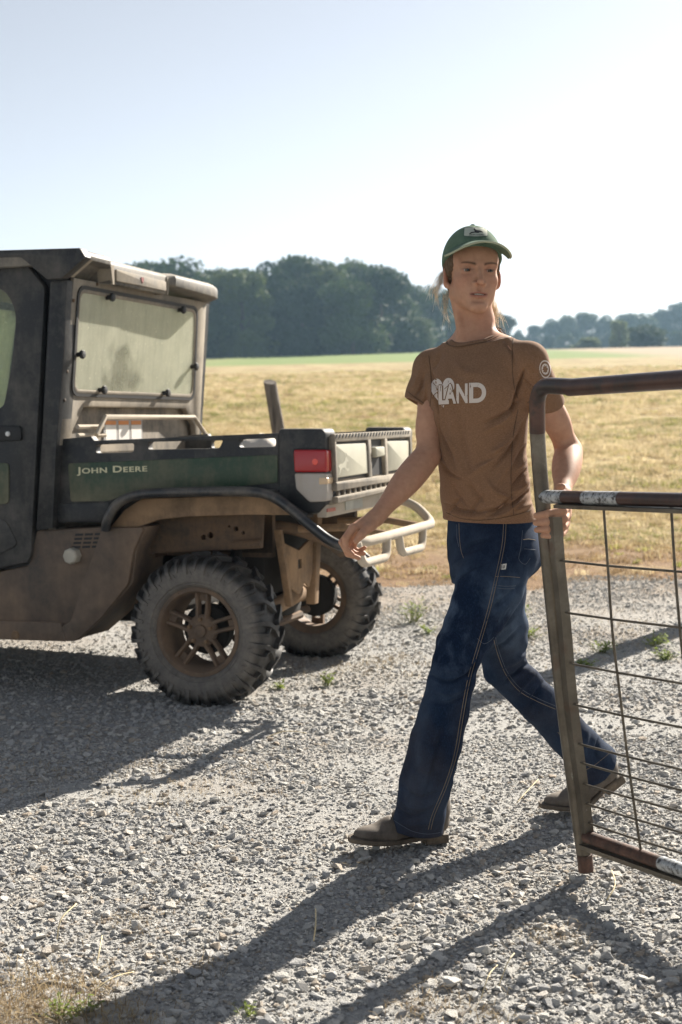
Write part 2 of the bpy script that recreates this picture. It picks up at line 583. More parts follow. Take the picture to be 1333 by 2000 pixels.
rnd = random.Random(11)
cnt = 0
while cnt < 292:
    y = 2.62 + 5.2 * rnd.random() ** 1.7
    x = (rnd.random() * 2 - 1) * (0.245 * y + 0.12)
    s = rnd.uniform(0.030, 0.052) * (1.25 if rnd.random() < 0.10 else 1)
    if mnoise.noise(Vector((x * 0.9 + 3.1, y * 0.9 - 3.1, 3.1))) < rnd.uniform(-0.5, 0.1):
        continue
    o = bpy.data.objects.new('stone', PROTO[rnd.randrange(len(PROTO))])
    COL.objects.link(o); o.parent = road
    o.location = (x, y, float(gz(x, y)) + s * rnd.uniform(0.05, 0.2))
    o.rotation_euler = (rnd.gauss(0, 0.25), rnd.gauss(0, 0.25), rnd.random() * 6.28)
    o.scale = (s, s * rnd.uniform(0.75, 1.1), s * rnd.uniform(0.7, 1.05))
    cnt += 1

# ------------------------------------------------------------------ grass of the field (stuff)
def blade_clump(seed, n, h, spread, w=0.004, lean=0.5):
    rnd = random.Random(seed)
    mb = MB()
    for _ in range(n):
        a = rnd.random() * 6.283; r = spread * rnd.random() ** 0.5
        bx, by = r * math.cos(a), r * math.sin(a)
        hh = h * rnd.uniform(0.5, 1.1); d = rnd.random() * 6.283; ln = hh * lean * rnd.uniform(0.2, 1.3)
        dx, dy = math.cos(d), math.sin(d)
        wx, wy = -dy * w, dx * w
        p = [(bx - wx, by - wy, -0.01), (bx + wx, by + wy, -0.01),
             (bx + dx * ln * 0.35 + wx * 0.8, by + dy * ln * 0.35 + wy * 0.8, hh * 0.6), (bx + dx * ln * 0.35 - wx * 0.8, by + dy * ln * 0.35 - wy * 0.8, hh * 0.6),
             (bx + dx * ln, by + dy * ln, hh * (1 - 0.25 * lean))]
        mb.add(p, [(0, 1, 2, 3), (3, 2, 4)])
    return mb.mesh('grass_clump')

def leafy(name, c1, c2, trans=0.35, rough=0.7, objrand=True, scale=3.0):
    t = NT(name)
    if objrand:
        f = t.n('ShaderNodeObjectInfo').outputs['Random']
        f = t.math('ADD', t.math('MULTIPLY', f, 0.6), t.math('MULTIPLY', t.noise(scale, 3), 0.45))
    else:
        f = t.noise(scale, 4)
    col = t.ramp(f, [(0.25, c4(c1)), (0.75, c4(c2))])
    t.set(Base_Color=col, Roughness=rough)
    t.b.inputs['Specular IOR Level'].default_value = 0.2
    tr = t.n('ShaderNodeBsdfTranslucent'); t.l(col, tr.inputs['Color'])
    mx = t.n('ShaderNodeMixShader'); mx.inputs[0].default_value = trans
    t.l(t.b.outputs[0], mx.inputs[1]); t.l(tr.outputs[0], mx.inputs[2]); t.l(mx.outputs[0], t.out.inputs[0])
    return t.m
M_STRAW = leafy('dry_grass_blades', (0.40, 0.31, 0.16), (0.68, 0.58, 0.37), 0.45)
M_GREENG = leafy('green_grass_blades', (0.16, 0.18, 0.045), (0.40, 0.38, 0.12), 0.45)
M_BROWNG = leafy('brown_stubble', (0.24, 0.165, 0.085), (0.44, 0.32, 0.18), 0.4)
CL = [blade_clump(i, 26, 0.10, 0.10, 0.004, 0.9) for i in range(4)] + [blade_clump(10 + i, 26, 0.085, 0.09, 0.005, 0.8) for i in range(3)] + [blade_clump(20 + i, 20, 0.075, 0.10, 0.004, 1.1) for i in range(3)]
for i, m in enumerate(CL):
    m.materials.append(M_STRAW if i < 4 else (M_GREENG if i < 7 else M_BROWNG))
pts = []; rots = []; scs = []; idx = []
for (n, y0, y1, s) in ((36000, 9.0, 16, 0.7), (44000, 15, 34, 1.0), (30000, 32, 75, 1.6)):
    y = y0 + (y1 - y0) * rng.random(n); x = (rng.random(n) * 2 - 1) * (0.25 * y + 1.2)
    nz = vnoise(x, y, 0.7, 5.5) + 0.6 * vnoise(x, y, 0.18, 1.5)
    k = (y > lane_edge(x) - 0.15 + 4.2 * rng.random(n) ** 1.3 * np.clip(0.62 - nz, 0, 1.5)) & (rng.random(n) < (0.62 + 0.7 * nz) * np.clip(0.16 + 0.84 * sstep(9.8, 14.0, y), 0, 1))
    x, y, nz = x[k], y[k], nz[k]; m = len(x)
    pts.append(np.stack([x, y, gz(x, y)], 1)); rots.append(np.stack([np.zeros(m), np.zeros(m), rng.random(m) * 6.283], 1))
    sc = s * rng.uniform(0.6, 1.25, m); scs.append(np.stack([sc, sc, sc * rng.uniform(0.5, 1.0, m)], 1))
    gr = rng.random(m) < np.clip(0.22 + 0.55 * nz, 0.04, 0.6)
    nb = vnoise(x, y, 0.5, 8.8) + 0.5 * vnoise(x, y, 1.9, 2.8) + 0.9 * (1 - sstep(10, 14.5, y))
    br = rng.random(m) < np.clip(0.10 + 0.7 * nb, 0.02, 0.9)
    idx.append(np.where(br, rng.integers(7, 10, m), np.where(gr, rng.integers(4, 7, m), rng.integers(0, 4, m))))
scatter('pasture_grass', np.concatenate(pts), np.concatenate(rots), np.concatenate(scs), np.concatenate(idx), CL)
# ------------------------------------------------------------------ trees
M_BARK = simple('tree_bark', (0.07, 0.055, 0.04), 0.95, var=0.4, scale=3)
M_LEAF = [leafy('oak_leaves', (0.016, 0.034, 0.009), (0.062, 0.096, 0.024), 0.22, scale=0.4), leafy('mixed_leaves', (0.022, 0.044, 0.011), (0.098, 0.130, 0.034), 0.22, scale=0.4),
          leafy('pale_leaves', (0.10, 0.135, 0.045), (0.21, 0.24, 0.09), 0.35, scale=0.4)]

def crown_mesh(seed, h, rad, low=0.12, n=2600, leaf=0.42, lobes=16):
    """leaf-sized faces spread over many overlapping clumps; gaps between clumps stay open"""
    rnd = np.random.default_rng(seed)
    cs = []
    for i in range(lobes):
        t = rnd.random()
        zc = h * (low + (1 - low) * (0.06 + 0.82 * t))
        rr = rad * (0.55 + 0.45 * math.sin(math.pi * min(1, 0.15 + 0.75 * t)))
        a = i * 2.4 + rnd.random(); q = rnd.random() ** 0.5 * 0.72
        cs.append((rr * q * math.cos(a), rr * q * math.sin(a), zc, rad * rnd.uniform(0.28, 0.46)))
    cs.append((0, 0, h * 0.86, rad * 0.38))
    per = n // len(cs)
    vs = []; fs = []
    for (cx, cy_, cz, r) in cs:
        d = rnd.normal(size=(per, 3)); d /= np.linalg.norm(d, axis=1)[:, None]
        rr = r * rnd.uniform(0.45, 1.08, per) ** 0.6
        p = d * rr[:, None] * np.array([1, 1, 0.8]) + np.array([cx, cy_, cz])
        nrm = d + rnd.normal(size=(per, 3)) * 0.7
        nrm /= np.linalg.norm(nrm, axis=1)[:, None]
        up = rnd.normal(size=(per, 3)); a = np.cross(nrm, up); a /= np.linalg.norm(a, axis=1)[:, None]
        b = np.cross(nrm, a); s = leaf * rnd.uniform(0.5, 1.2, per)[:, None]
        q = np.stack([p - a * s, p - b * s * 0.6, p + a * s, p + b * s * 0.6], 1).reshape(-1, 3)
        o = len(vs); vs += q.tolist()
        fs += [(o + 4 * i, o + 4 * i + 1, o + 4 * i + 2, o + 4 * i + 3) for i in range(per)]
    me = bpy.data.meshes.new('crown'); me.from_pydata(vs, [], fs)
    return me

def trunk_mesh(seed, h, r):
    rnd = random.Random(seed); mb = MB()
    mb.tube([(0, 0, -0.6), (0.05, 0, h * 0.2), (0.1 * rnd.uniform(-1, 1), 0.1, h * 0.5), (0, 0, h * 0.85)], [r * 1.3, r, r * 0.7, r * 0.2], 8)
    for i in range(7):
        z = h * rnd.uniform(0.25, 0.7); a = i * 2.4; l = h * rnd.uniform(0.18, 0.3)
        mb.tube([(0, 0, z), (math.cos(a) * l * 0.5, math.sin(a) * l * 0.5, z + l * 0.3), (math.cos(a) * l, math.sin(a) * l, z + l * 0.75)], [r * 0.45, r * 0.3, r * 0.08], 6)
    return mb.mesh('trunk')

TREES = []
for k in range(5):
    c = crown_mesh(40 + k, 13.0, 4.6 + 0.4 * (k % 3), 0.0, 7200, 0.36, 30)
    c.materials.append(M_LEAF[0 if k < 3 else 1])
    tm = trunk_mesh(k, 13.0, 0.26); tm.materials.append(M_BARK)
    TREES.append((c, tm))
def tree(x, y, h, k, label, group, wide=1.0, name='broadleaf_tree', cat='tree', mat=None):
    r = empty(name, (x, y, float(gz(x, y)) - 0.6))
    s = h / 13.0
    r.scale = (s * wide, s * wide, s); r.rotation_euler = (0, 0, rnd.random() * 6.28)
    cm, tm = TREES[k]
    for nm, m in (('crown', cm), ('trunk', tm)):
        o = bpy.data.objects.new(nm, m); COL.objects.link(o); o.parent = r
        if mat is not None and nm == 'crown':
            o.material_slots[0].link = 'OBJECT'; o.material_slots[0].material = mat
    tag(r, label, cat, group)
    return r

def px_x(u, y):      # lateral metres of a picture column at distance y
    return (u - 667) / 2778 * y
def top_h(u, v, y, x):   # tree height so that its top shows at row v
    hor = 785.3 - 0.01746 * (u - 667)
    return CAM_H + (hor - v) / 2778 * y - float(gz(x, y))

rnd = random.Random(5)
WOOD = 'trees of the hazy wood behind the field'
sky_line = [(-120, 520), (-40, 515), (60, 515), (150, 512), (215, 510), (262, 505), (318, 503), (372, 490), (425, 503), (478, 503), (535, 498), (588, 491), (640, 492), (695, 494), (735, 510), (775, 526)]
for i, (u, v) in enumerate(sky_line):
    y = 168 + rnd.uniform(-5, 8); x = px_x(u, y)
    tree(x, y, top_h(u, v + 4 + rnd.uniform(-7, 9), y, x), i % 5, 'tall dark broadleaf tree in the dense hazy wood behind the vehicle cab and post', WOOD, rnd.uniform(0.95, 1.15))
for i in range(17):   # front row of the wood, lower and overlapping
    u = -110 + i * 54 + rnd.uniform(-14, 14); y = 158 + rnd.uniform(-4, 4); x = px_x(u, y)
    tree(x, y, rnd.uniform(8.0, 10.6), (i * 3 + 1) % 5, 'lower broadleaf tree at the front edge of the hazy wood behind the field', 'lower trees along the front of the wood', rnd.uniform(1.0, 1.3))
for i, (u, v) in enumerate([(805, 545), (842, 548), (880, 556), (925, 575), (965, 590), (992, 608)]):
    y = 185 + 10 * i; x = px_x(u, y)
    tree(x, y, top_h(u, v, y, x), (i + 1) % 5, 'hazy tree in the falling end of the wood behind the woman', 'trees behind the woman', 1.0)
for i, (u, v) in enumerate([(1018, 636), (1050, 628), (1082, 615), (1115, 608), (1150, 603), (1188, 607), (1225, 605), (1262, 603), (1298, 597), (1335, 582), (1375, 572), (1420, 570)]):
    y = 300 + rnd.uniform(-8, 15); x = px_x(u, y)
    tree(x, y, top_h(u, v + 2, y, x), i % 5, 'pale blue-grey tree in the far wood above the gate', 'trees of the far wood above the gate', 1.15)
for i, (u, v) in enumerate([(1030, 655), (1075, 650), (1110, 648), (1195, 640), (1330, 640)]):
    y = 262 + rnd.uniform(-6, 6); x = px_x(u, y)
    tree(x, y, top_h(u, v, y, x), (i + 2) % 5, 'low hazy tree at the foot of the far wood above the gate', 'low trees at the foot of the far wood', 1.5)
y = 176; x = px_x(1266, y)
tree(x, y, top_h(1266, 634, y, x) * 1.22, 0, 'round dark green bushy tree standing alone on the field edge above the gate', None, 2.5)
y = 182; x = px_x(1152, y)
tree(x, y, top_h(1152, 660, y, x) * 1.5, 3, 'small pale yellow-green tree left of the round dark one', None, 2.6, mat=M_LEAF[2])
y = 186; x = px_x(1213, y)
tree(x, y, top_h(1213, 625, y, x) * 1.15, 4, 'pale grey-green tree between the small yellow-green tree and the round dark one', None, 1.0, mat=M_LEAF[2])

for i in range(15):   # scrub closing the foot of the wood
    u = -130 + i * 66 + rnd.uniform(-12, 12); y = 163 + rnd.uniform(-3, 6); x = px_x(u, y)
    tree(x, y, rnd.uniform(4.2, 5.6), (i * 2 + 1) % 5, 'dark scrub bush at the shaded foot of the hazy wood', 'scrub at the foot of the wood', rnd.uniform(1.9, 2.4), 'scrub_bush', 'bush')
# air: light summer haze
hz = MB().box((-420, -6, -1.2), (420, 380, 34)).build('haze', None, None, smooth=None)
t = NT('summer_haze')
t.t.nodes.remove(t.b)
pv = t.n('ShaderNodeVolumePrincipled')
pv.inputs['Color'].default_value = (0.50, 0.76, 1.0, 1)
pv.inputs['Density'].default_value = 0.00042
pv.inputs['Anisotropy'].default_value = 0.35
t.l(pv.outputs[0], t.out.inputs['Volume'])
hz.data.materials.append(t.m)
tag(hz, kind='stuff')
# ------------------------------------------------------------------ utility vehicle
# local axes: x towards its tail, y towards its far side, z up; origin on the ground under the outer face of the near rear wheel
PHI, TR = R(19.5), R(1.0)
_ex = Vector((math.cos(PHI), -math.sin(PHI), 0)); _ey = Vector((math.sin(PHI), math.cos(PHI), 0)); _ez = Vector((0, 0, 1))
_ey2 = math.cos(TR) * _ey - math.sin(TR) * _ez; _ez2 = math.cos(TR) * _ez + math.sin(TR) * _ey
UTV = empty('utility_vehicle')
UTV.matrix_world = Matrix(((_ex.x, _ey2.x, _ez2.x, -0.588), (_ex.y, _ey2.y, _ez2.y, 5.795), (_ex.z, _ey2.z, _ez2.z, 0.0), (0, 0, 0, 1)))
tag(UTV, 'muddy dark green and black farm utility vehicle with enclosed cab and short cargo bed', 'utility vehicle')

DUST = (0.36, 0.275, 0.19); PALE = (0.47, 0.405, 0.32); MUD = (0.36, 0.225, 0.115)
M_BLK = dusty('black_plastic', (0.009, 0.010, 0.012), (0.17, 0.155, 0.135), 0.04, 0.45, 4)
M_BLKLOW = dusty('muddy_black_plastic', (0.022, 0.021, 0.02), MUD, 0.36, 0.5, 3.2, low=(0.35, 0.85))
M_ROCK = dusty('muddy_side_skirt', (0.026, 0.024, 0.023), (0.26, 0.18, 0.12), 0.30, 0.5, 2.8, up=0.35)
M_REAR = dusty('dust_coated_plastic', (0.035, 0.034, 0.033), (0.36, 0.31, 0.24), 0.46, 0.6, 3.5)
M_GRN = dusty('dusty_green_paint', (0.012, 0.045, 0.020), (0.20, 0.18, 0.12), 0.13, 0.38, 5, low=(0.80, 0.96))
M_MUD = dusty('dried_mud', (0.030, 0.024, 0.018), (0.32, 0.205, 0.115), 0.56, 0.8, 5, bump=0.4)
M_MUDD = dusty('dark_muddy_steel', (0.02, 0.018, 0.016), (0.20, 0.12, 0.065), 0.26, 0.7, 5, bump=0.3)
t = NT('tyre_rubber')
x_, y_, z_ = t.sep(t.oc())
rad = t.math('SQRT', t.math('ADD', t.math('MULTIPLY', x_, x_), t.math('MULTIPLY', z_, z_)))
n1 = t.noise(14, 6, 0.7); n2 = t.noise(60, 4, 0.7)
side = t.maprange(rad, 0.292, 0.262)
m = t.math('ADD', t.math('MULTIPLY', side, 0.50), t.math('MULTIPLY_ADD', n1, 0.75, -0.24), clamp=True)
m = t.math('MULTIPLY', m, t.maprange(n2, 0.2, 0.6, 0.5, 1.0), clamp=True)
dc = t.mix(n1, (0.17, 0.155, 0.14, 1), (0.30, 0.265, 0.22, 1))
t.set(Base_Color=t.mix(m, (0.013, 0.013, 0.014, 1), dc), Roughness=t.math('MULTIPLY_ADD', m, 0.4, 0.5))
t.bump(n2, 0.2, 0.002)
M_TYRE = t.m
M_RIM = dusty('muddy_wheel_rim', (0.05, 0.04, 0.033), (0.20, 0.135, 0.088), 0.50, 0.5, 8, up=0.1)
M_TUBE = dusty('black_tube', (0.008, 0.010, 0.014), (0.22, 0.19, 0.15), 0.02, 0.28, 6, spec=0.6, up=0.1)
M_BUMP = dusty('dusty_bumper_tube', (0.06, 0.055, 0.05), PALE, 0.85, 0.6, 6)
M_SEAL = simple('rubber_seal', (0.008, 0.008, 0.009), 0.6, var=0.2)
M_INT = simple('cab_lining', (0.36, 0.29, 0.17), 0.9, var=0.15)
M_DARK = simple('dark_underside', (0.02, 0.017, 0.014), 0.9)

def glass(name, dust, amount, tint=(0.78, 0.84, 0.76)):
    t = NT(name)
    n = t.noise(5, 6, 0.7); n2 = t.noise(90, 2, 0.5); n4 = t.noise(9, 5, 0.7, stretch=(1, 3, 0.35)); n5 = t.noise(3.2, 3, 0.5)
    m = t.math('ADD', t.math('MULTIPLY', t.math('SUBTRACT', n, 0.5), 0.45), amount)
    m = t.math('ADD', m, t.math('MULTIPLY', t.math('SUBTRACT', n4, 0.5), 0.35))
    m = t.math('SUBTRACT', m, t.ramp(n5, [(0.56, 0.0), (0.64, 0.30)]), clamp=True)
    spk = t.ramp(n2, [(0.66, 0.0), (0.74, 0.35)])
    m = t.math('ADD', m, spk, clamp=True)
    t.set(Base_Color=dust + (1,), Roughness=0.9)
    tl = t.n('ShaderNodeBsdfTranslucent'); tl.inputs[0].default_value = dust + (1,)
    md = t.n('ShaderNodeMixShader'); md.inputs[0].default_value = 0.5
    t.l(t.b.outputs[0], md.inputs[1]); t.l(tl.outputs[0], md.inputs[2])
    tp = t.n('ShaderNodeBsdfTransparent'); tp.inputs[0].default_value = tint + (1,)
    gl = t.n('ShaderNodeBsdfGlossy'); gl.inputs['Roughness'].default_value = 0.08
    fr = t.n('ShaderNodeFresnel'); fr.inputs[0].default_value = 1.4
    cl = t.n('ShaderNodeMixShader'); t.l(fr.outputs[0], cl.inputs[0]); t.l(tp.outputs[0], cl.inputs[1]); t.l(gl.outputs[0], cl.inputs[2])
    mx = t.n('ShaderNodeMixShader'); t.l(m, mx.inputs[0]); t.l(cl.outputs[0], mx.inputs[1]); t.l(md.outputs[0], mx.inputs[2])
    t.l(mx.outputs[0], t.out.inputs[0])
    return t.m
M_RGLASS = glass('dusty_rear_glass', (0.90, 0.89, 0.74), 0.52)
M_GLASS = glass('side_glass', (0.72, 0.72, 0.60), 0.02)

# ---- cab -----------------------------------------------------------------
def lean(z):                      # the cab's back wall leans forward with height going down
    return -0.585 - (1.79 - z) * 0.107

door = MB().prism(roundpoly([(-1.60, 1.872), (-0.800, 1.868), (-0.702, 1.755), (-0.752, 1.19), (-0.803, 0.615), (-0.822, 0.585), (-1.0, 0.55), (-1.70, 0.50), (-1.76, 1.10)], 0.022), 0.012, 0.05, 'XZ',
                  holes=[roundpoly([(-1.52, 1.765), (-0.905, 1.765), (-0.845, 1.66), (-0.868, 1.46), (-0.922, 1.25), (-1.62, 1.25)], [0.03, 0.07, 0.05, 0.05, 0.03, 0.03])])
door = door.build('door', M_BLK, UTV, bevel=0.006)
MB().prism([(-1.54, 1.78), (-0.88, 1.78), (-0.83, 1.66), (-0.86, 1.44), (-0.91, 1.235), (-1.64, 1.235)], 0.030, 0.034).build('window_pane', M_GLASS, door)
h = MB().prism(roundpoly([(-1.06, 1.178), (-0.83, 1.172), (-0.828, 1.11), (-1.06, 1.104)], 0.015), 0.0, 0.016).build('handle', M_SEAL, door, bevel=0.004)
MB().lathe([(0, -0.008), (0.009, -0.007), (0.011, -0.002), (0.011, 0.004)], 16, 'Y', (-0.893, 0.0, 1.139)).build('handle_button', simple('white_plastic', (0.75, 0.75, 0.73), 0.3, var=0.05), door)
MB().prism(roundpoly([(-1.50, 1.03), (-0.896, 1.013), (-0.902, 0.838), (-1.54, 0.80)], 0.02), 0.004, 0.014).build('door_panel', M_GRN, door, bevel=0.004)
MB().prism(roundpoly([(-1.50, 0.74), (-0.92, 0.77), (-0.86, 0.66), (-1.0, 0.60), (-1.56, 0.57)], 0.03), 0.006, 0.014).build('door_rib', M_BLK, door, bevel=0.006)

# cab shell: near pillar, far side, roof posts, firewall
MB().prism([(-1.80, 1.87), (-0.70, 1.87), (-0.60, 1.79), (-0.63, 1.45), (-0.67, 1.09), (-0.70, 0.73), (-0.80, 0.56), (-1.80, 0.50)], 0.052, 0.075, 'XZ',
           holes=[[(-1.56, 1.785), (-0.88, 1.785), (-0.83, 1.66), (-0.85, 1.44), (-0.905, 1.23), (-1.66, 1.23)]]).build('door_frame', M_SEAL, UTV)
MB().prism(roundpoly([(-0.672, 1.778), (-0.590, 1.782), (-0.618, 1.45), (-0.662, 1.085), (-0.690, 0.735), (-0.768, 0.727), (-0.724, 1.19)], 0.008), 0.006, 0.12).build('corner_pillar', M_BLK, UTV, bevel=0.008)
far = MB().prism([(-1.62, 1.87), (-0.60, 1.80), (-0.66, 1.09), (-0.70, 0.5), (-1.75, 0.5), (-1.78, 1.1)], 1.405, 1.45, 'XZ', holes=[roundpoly([(-1.52, 1.765), (-0.80, 1.765), (-0.82, 1.26), (-1.62, 1.25)], 0.05)])
far = far.build('far_door', M_BLK, UTV)
MB().prism([(-1.54, 1.78), (-0.78, 1.78), (-0.80, 1.24), (-1.64, 1.24)], 1.425, 1.429).build('window_pane', M_RGLASS, far)
ws = MB().prism([(0.05, 1.12), (1.41, 1.12), (1.36, 1.84), (0.10, 1.84)], 0, 0.03, 'YZ', holes=[roundpoly([(0.13, 1.18), (1.33, 1.18), (1.29, 1.78), (0.17, 1.78)], 0.05)])
ws.xform(lambda x, y, z: (-1.80 + (z - 1.12) * 0.22 + x, y, z)).build('windscreen_frame', M_BLK, UTV)
MB().prism([(0.11, 1.16), (1.35, 1.16), (1.31, 1.80), (0.15, 1.80)], 0.012, 0.016, 'YZ').xform(lambda x, y, z: (-1.80 + (z - 1.12) * 0.22 + x, y, z)).build('windscreen', M_RGLASS, UTV)

# back wall with window
back = MB().prism([(0.030, 1.085), (0.115, 1.085), (0.135, 1.15), (0.215, 1.252), (1.235, 1.252), (1.355, 1.17), (1.385, 1.08), (1.430, 1.08), (1.405, 1.45), (1.385, 1.795), (0.055, 1.795), (0.035, 1.45)], 0, 0.03, 'YZ',
                  holes=[roundpoly([(0.100, 1.302), (1.315, 1.300), (1.275, 1.757), (0.092, 1.763)], 0.055)])
back.xform(lambda x, y, z: (lean(z) - 0.03 + x, y, z)).build('back_wall', M_REAR, UTV, bevel=0.006)
win = [(0.103, 1.305), (1.312, 1.303), (1.272, 1.754), (0.095, 1.760)]
gsk = MB().prism(roundpoly([(0.094, 1.296), (1.321, 1.294), (1.281, 1.763), (0.086, 1.769)], 0.058), 0, 0.012, 'YZ', holes=[roundpoly([(0.108, 1.310), (1.307, 1.308), (1.267, 1.749), (0.100, 1.755)], 0.05)])
wf = gsk.xform(lambda x, y, z: (lean(z) - 0.006 + x, y, z)).build('window_seal', M_SEAL, UTV)
fr2 = MB().prism(roundpoly([(0.108, 1.310), (1.307, 1.308), (1.267, 1.749), (0.100, 1.755)], 0.05), 0, 0.014, 'YZ', holes=[roundpoly([(0.122, 1.326), (1.293, 1.324), (1.253, 1.733), (0.114, 1.739)], 0.045)])
rw = fr2.xform(lambda x, y, z: (lean(z) - 0.010 + x, y, z)).build('rear_window', M_REAR, UTV, bevel=0.003)
MB().prism(roundpoly([(0.118, 1.320), (1.297, 1.318), (1.257, 1.739), (0.110, 1.745)], 0.05), -0.003, 0.002, 'YZ').xform(lambda x, y, z: (lean(z) - 0.002 + x, y, z)).build('window_pane', M_RGLASS, rw)
for (y, z) in ((0.345, 1.735), (1.065, 1.732), (0.120, 1.475), (1.262, 1.463), (0.335, 1.328), (0.965, 1.326)):
    x = lean(z)
    MB().lathe([(0.011, -0.004), (0.010, 0.018), (0.018, 0.022), (0.020, 0.030), (0.015, 0.037), (0, 0.039)], 14, 'X', (x, y, z)).build('window_knob', M_SEAL, rw)
for (y, z) in ((0.06, 1.70), (0.05, 1.40), (0.25, 1.785), (0.045, 1.28)):
    MB().lathe([(0.008, 0), (0.008, 0.004), (0, 0.006)], 8, 'X', (lean(z), y, z)).build('rivet', M_MUDD, UTV)

# roof: lofted across the cab, with a rear visor whose middle third holds a recessed face
ST = [(-0.030, -0.520, 1.900, 1.872), (0.000, -0.500, 1.907, 1.862), (0.215, -0.496, 1.902, 1.857), (0.262, -0.520, 1.893, 1.850), (0.270, -0.522, 1.893, 1.785), (0.800, -0.522, 1.884, 1.782), (0.812, -0.520, 1.884, 1.83),
      (0.850, -0.496, 1.886, 1.822), (1.280, -0.494, 1.878, 1.808), (1.335, -0.500, 1.868, 1.800), (1.372, -0.560, 1.850, 1.800), (1.400, -0.70, 1.845, 1.80)]
mb = MB()
vs = []
for (y, xr, zt, zl) in ST:
    vs += [(-1.74, y, 1.845), (-1.76, y, 1.885), (-1.70, y, zt + 0.004), (-0.66, y, zt + 0.006), (xr - 0.030, y, zt), (xr - 0.006, y, zt - 0.012), (xr, y, zt - 0.026), (xr - 0.002, y, zl + 0.004), (xr - 0.012, y, zl), (-0.575, y, zl + 0.002 if zl > 1.8 else 1.79), (-0.64, y, 1.80), (-0.72, y, 1.845)]
n = 12
fs = [(i * n + k, i * n + (k + 1) % n, (i + 1) * n + (k + 1) % n, (i + 1) * n + k) for i in range(len(ST) - 1) for k in range(n)]
fs += [tuple(range(n)), tuple((len(ST) - 1) * n + k for k in reversed(range(n)))]
mb.add(vs, fs)
roof = mb.build('roof', dusty('roof_plastic', (0.022, 0.023, 0.025), (0.34, 0.30, 0.24), 0.24, 0.5, 4, up=0.25), UTV, bevel=0.004, bangle=30, smooth=30)
MB().prism(roundpoly([(-0.93, 1.917), (-0.505, 1.906), (-0.478, 1.866), (-0.592, 1.785), (-0.664, 1.783), (-0.788, 1.882), (-0.93, 1.886)], 0.006), -0.034, 0.02).build('roof_corner', M_BLK, roof, bevel=0.006)
MB().prism([(-0.585, 1.795), (-0.49, 1.862), (-0.53, 1.862), (-0.60, 1.80)], 0.02, 0.05).build('roof_corner', M_REAR, roof)
MB().prism([(0.255, 1.865), (0.285, 1.865), (0.285, 1.785), (0.272, 1.782)], -0.59, -0.518, 'YZ').build('visor_rib', M_REAR, roof)
MB().prism([(0.80, 1.865), (0.825, 1.865), (0.812, 1.785), (0.80, 1.782)], -0.59, -0.518, 'YZ').build('visor_rib', M_REAR, roof)
MB().prism(roundpoly([(0.30, 1.852), (0.785, 1.842), (0.785, 1.796), (0.30, 1.800)], 0.008), -0.524, -0.514, 'YZ').build('visor_panel', M_REAR, roof, bevel=0.004)
MB().prism([(0.525, 1.838), (0.555, 1.838), (0.55, 1.822), (0.54, 1.812), (0.53, 1.822)], -0.5145, -0.5115, 'YZ').build('visor_badge', simple('faded_red', (0.25, 0.05, 0.04), 0.6), roof)
MB().prism([(-1.70, 0.05), (-0.64, 0.06), (-0.64, 1.36), (-1.70, 1.38)], 1.815, 1.822, 'XY').build('headliner', M_INT, roof)

# interior seen through the panes
MB().box((-1.32, 0.12, 0.56), (-0.80, 1.34, 0.80)).build('seat', M_SEAL, UTV, bevel=0.04)
MB().prism([(-0.96, 0.74), (-0.84, 1.22), (-0.75, 1.22), (-0.80, 0.74)], 0.12, 1.34).build('seat_back', M_SEAL, UTV, bevel=0.03)
MB().box((-1.80, 0.06, 0.62), (-1.52, 1.40, 1.14)).build('dashboard', M_SEAL, UTV, bevel=0.04)
MB().tube([(-1.40, 0.40 + 0.17 * math.cos(a), 1.14 + 0.17 * math.sin(a)) if 0 else (-1.40 + 0.07 * math.sin(a), 0.40 + 0.17 * math.cos(a), 1.13 + 0.155 * math.sin(a)) for a in np.linspace(0, 6.283, 25)[:-1]], 0.013, 8, closed=True).tube([(-1.40, 0.40, 1.13), (-1.55, 0.40, 1.03)], 0.02, 8).build('steering_wheel', M_SEAL, UTV)
mr = MB().prism(roundpoly([(-0.985, 1.69), (-0.915, 1.69), (-0.905, 1.60), (-0.985, 1.595)], 0.015), 0.45, 0.49).build('mirror', M_SEAL, UTV, bevel=0.006)
MB().tube([(-0.91, 0.47, 1.66), (-0.84, 0.47, 1.66), (-0.80, 0.47, 1.82)], 0.008, 6).build('mirror_arm', M_SEAL, mr)
fw = MB().box((-0.735, 0.05, 0.45), (-0.70, 1.41, 1.262)).build('firewall', dusty('grey_firewall', (0.03, 0.03, 0.032), PALE, 0.28, 0.6, 5), UTV)

# ---- skirt, grille, fuel cap ----------------------------------------------
MB().prism([(-1.80, 0.52), (-1.0, 0.535), (-0.83, 0.57), (-0.785, 0.722), (-0.415, 0.742), (-0.248, 0.748), (-0.30, 0.648), (-0.322, 0.508), (-0.45, 0.37), (-0.585, 0.262), (-0.66, 0.25), (-1.80, 0.235)], 0.030, 0.30).build('side_skirt', M_ROCK, UTV, bevel=0.012)
MB().prism(roundpoly([(-0.455, 0.738), (-0.255, 0.744), (-0.308, 0.645), (-0.335, 0.505), (-0.46, 0.365), (-0.592, 0.252), (-0.70, 0.25), (-0.66, 0.315), (-0.615, 0.335), (-0.555, 0.50), (-0.50, 0.62)], 0.02), 0.008, 0.05).build('skirt_rib', M_ROCK, UTV, bevel=0.016)
MB().prism(roundpoly([(-1.80, 0.325), (-0.66, 0.330), (-0.635, 0.25), (-1.80, 0.238)], 0.012), 0.004, 0.06).build('sill', M_ROCK, UTV, bevel=0.012)
g = MB().prism([(-0.602, 0.722), (-0.452, 0.728), (-0.485, 0.655), (-0.618, 0.648)], 0.0275, 0.034).build('vent_grille', M_ROCK, UTV, bevel=0.001)
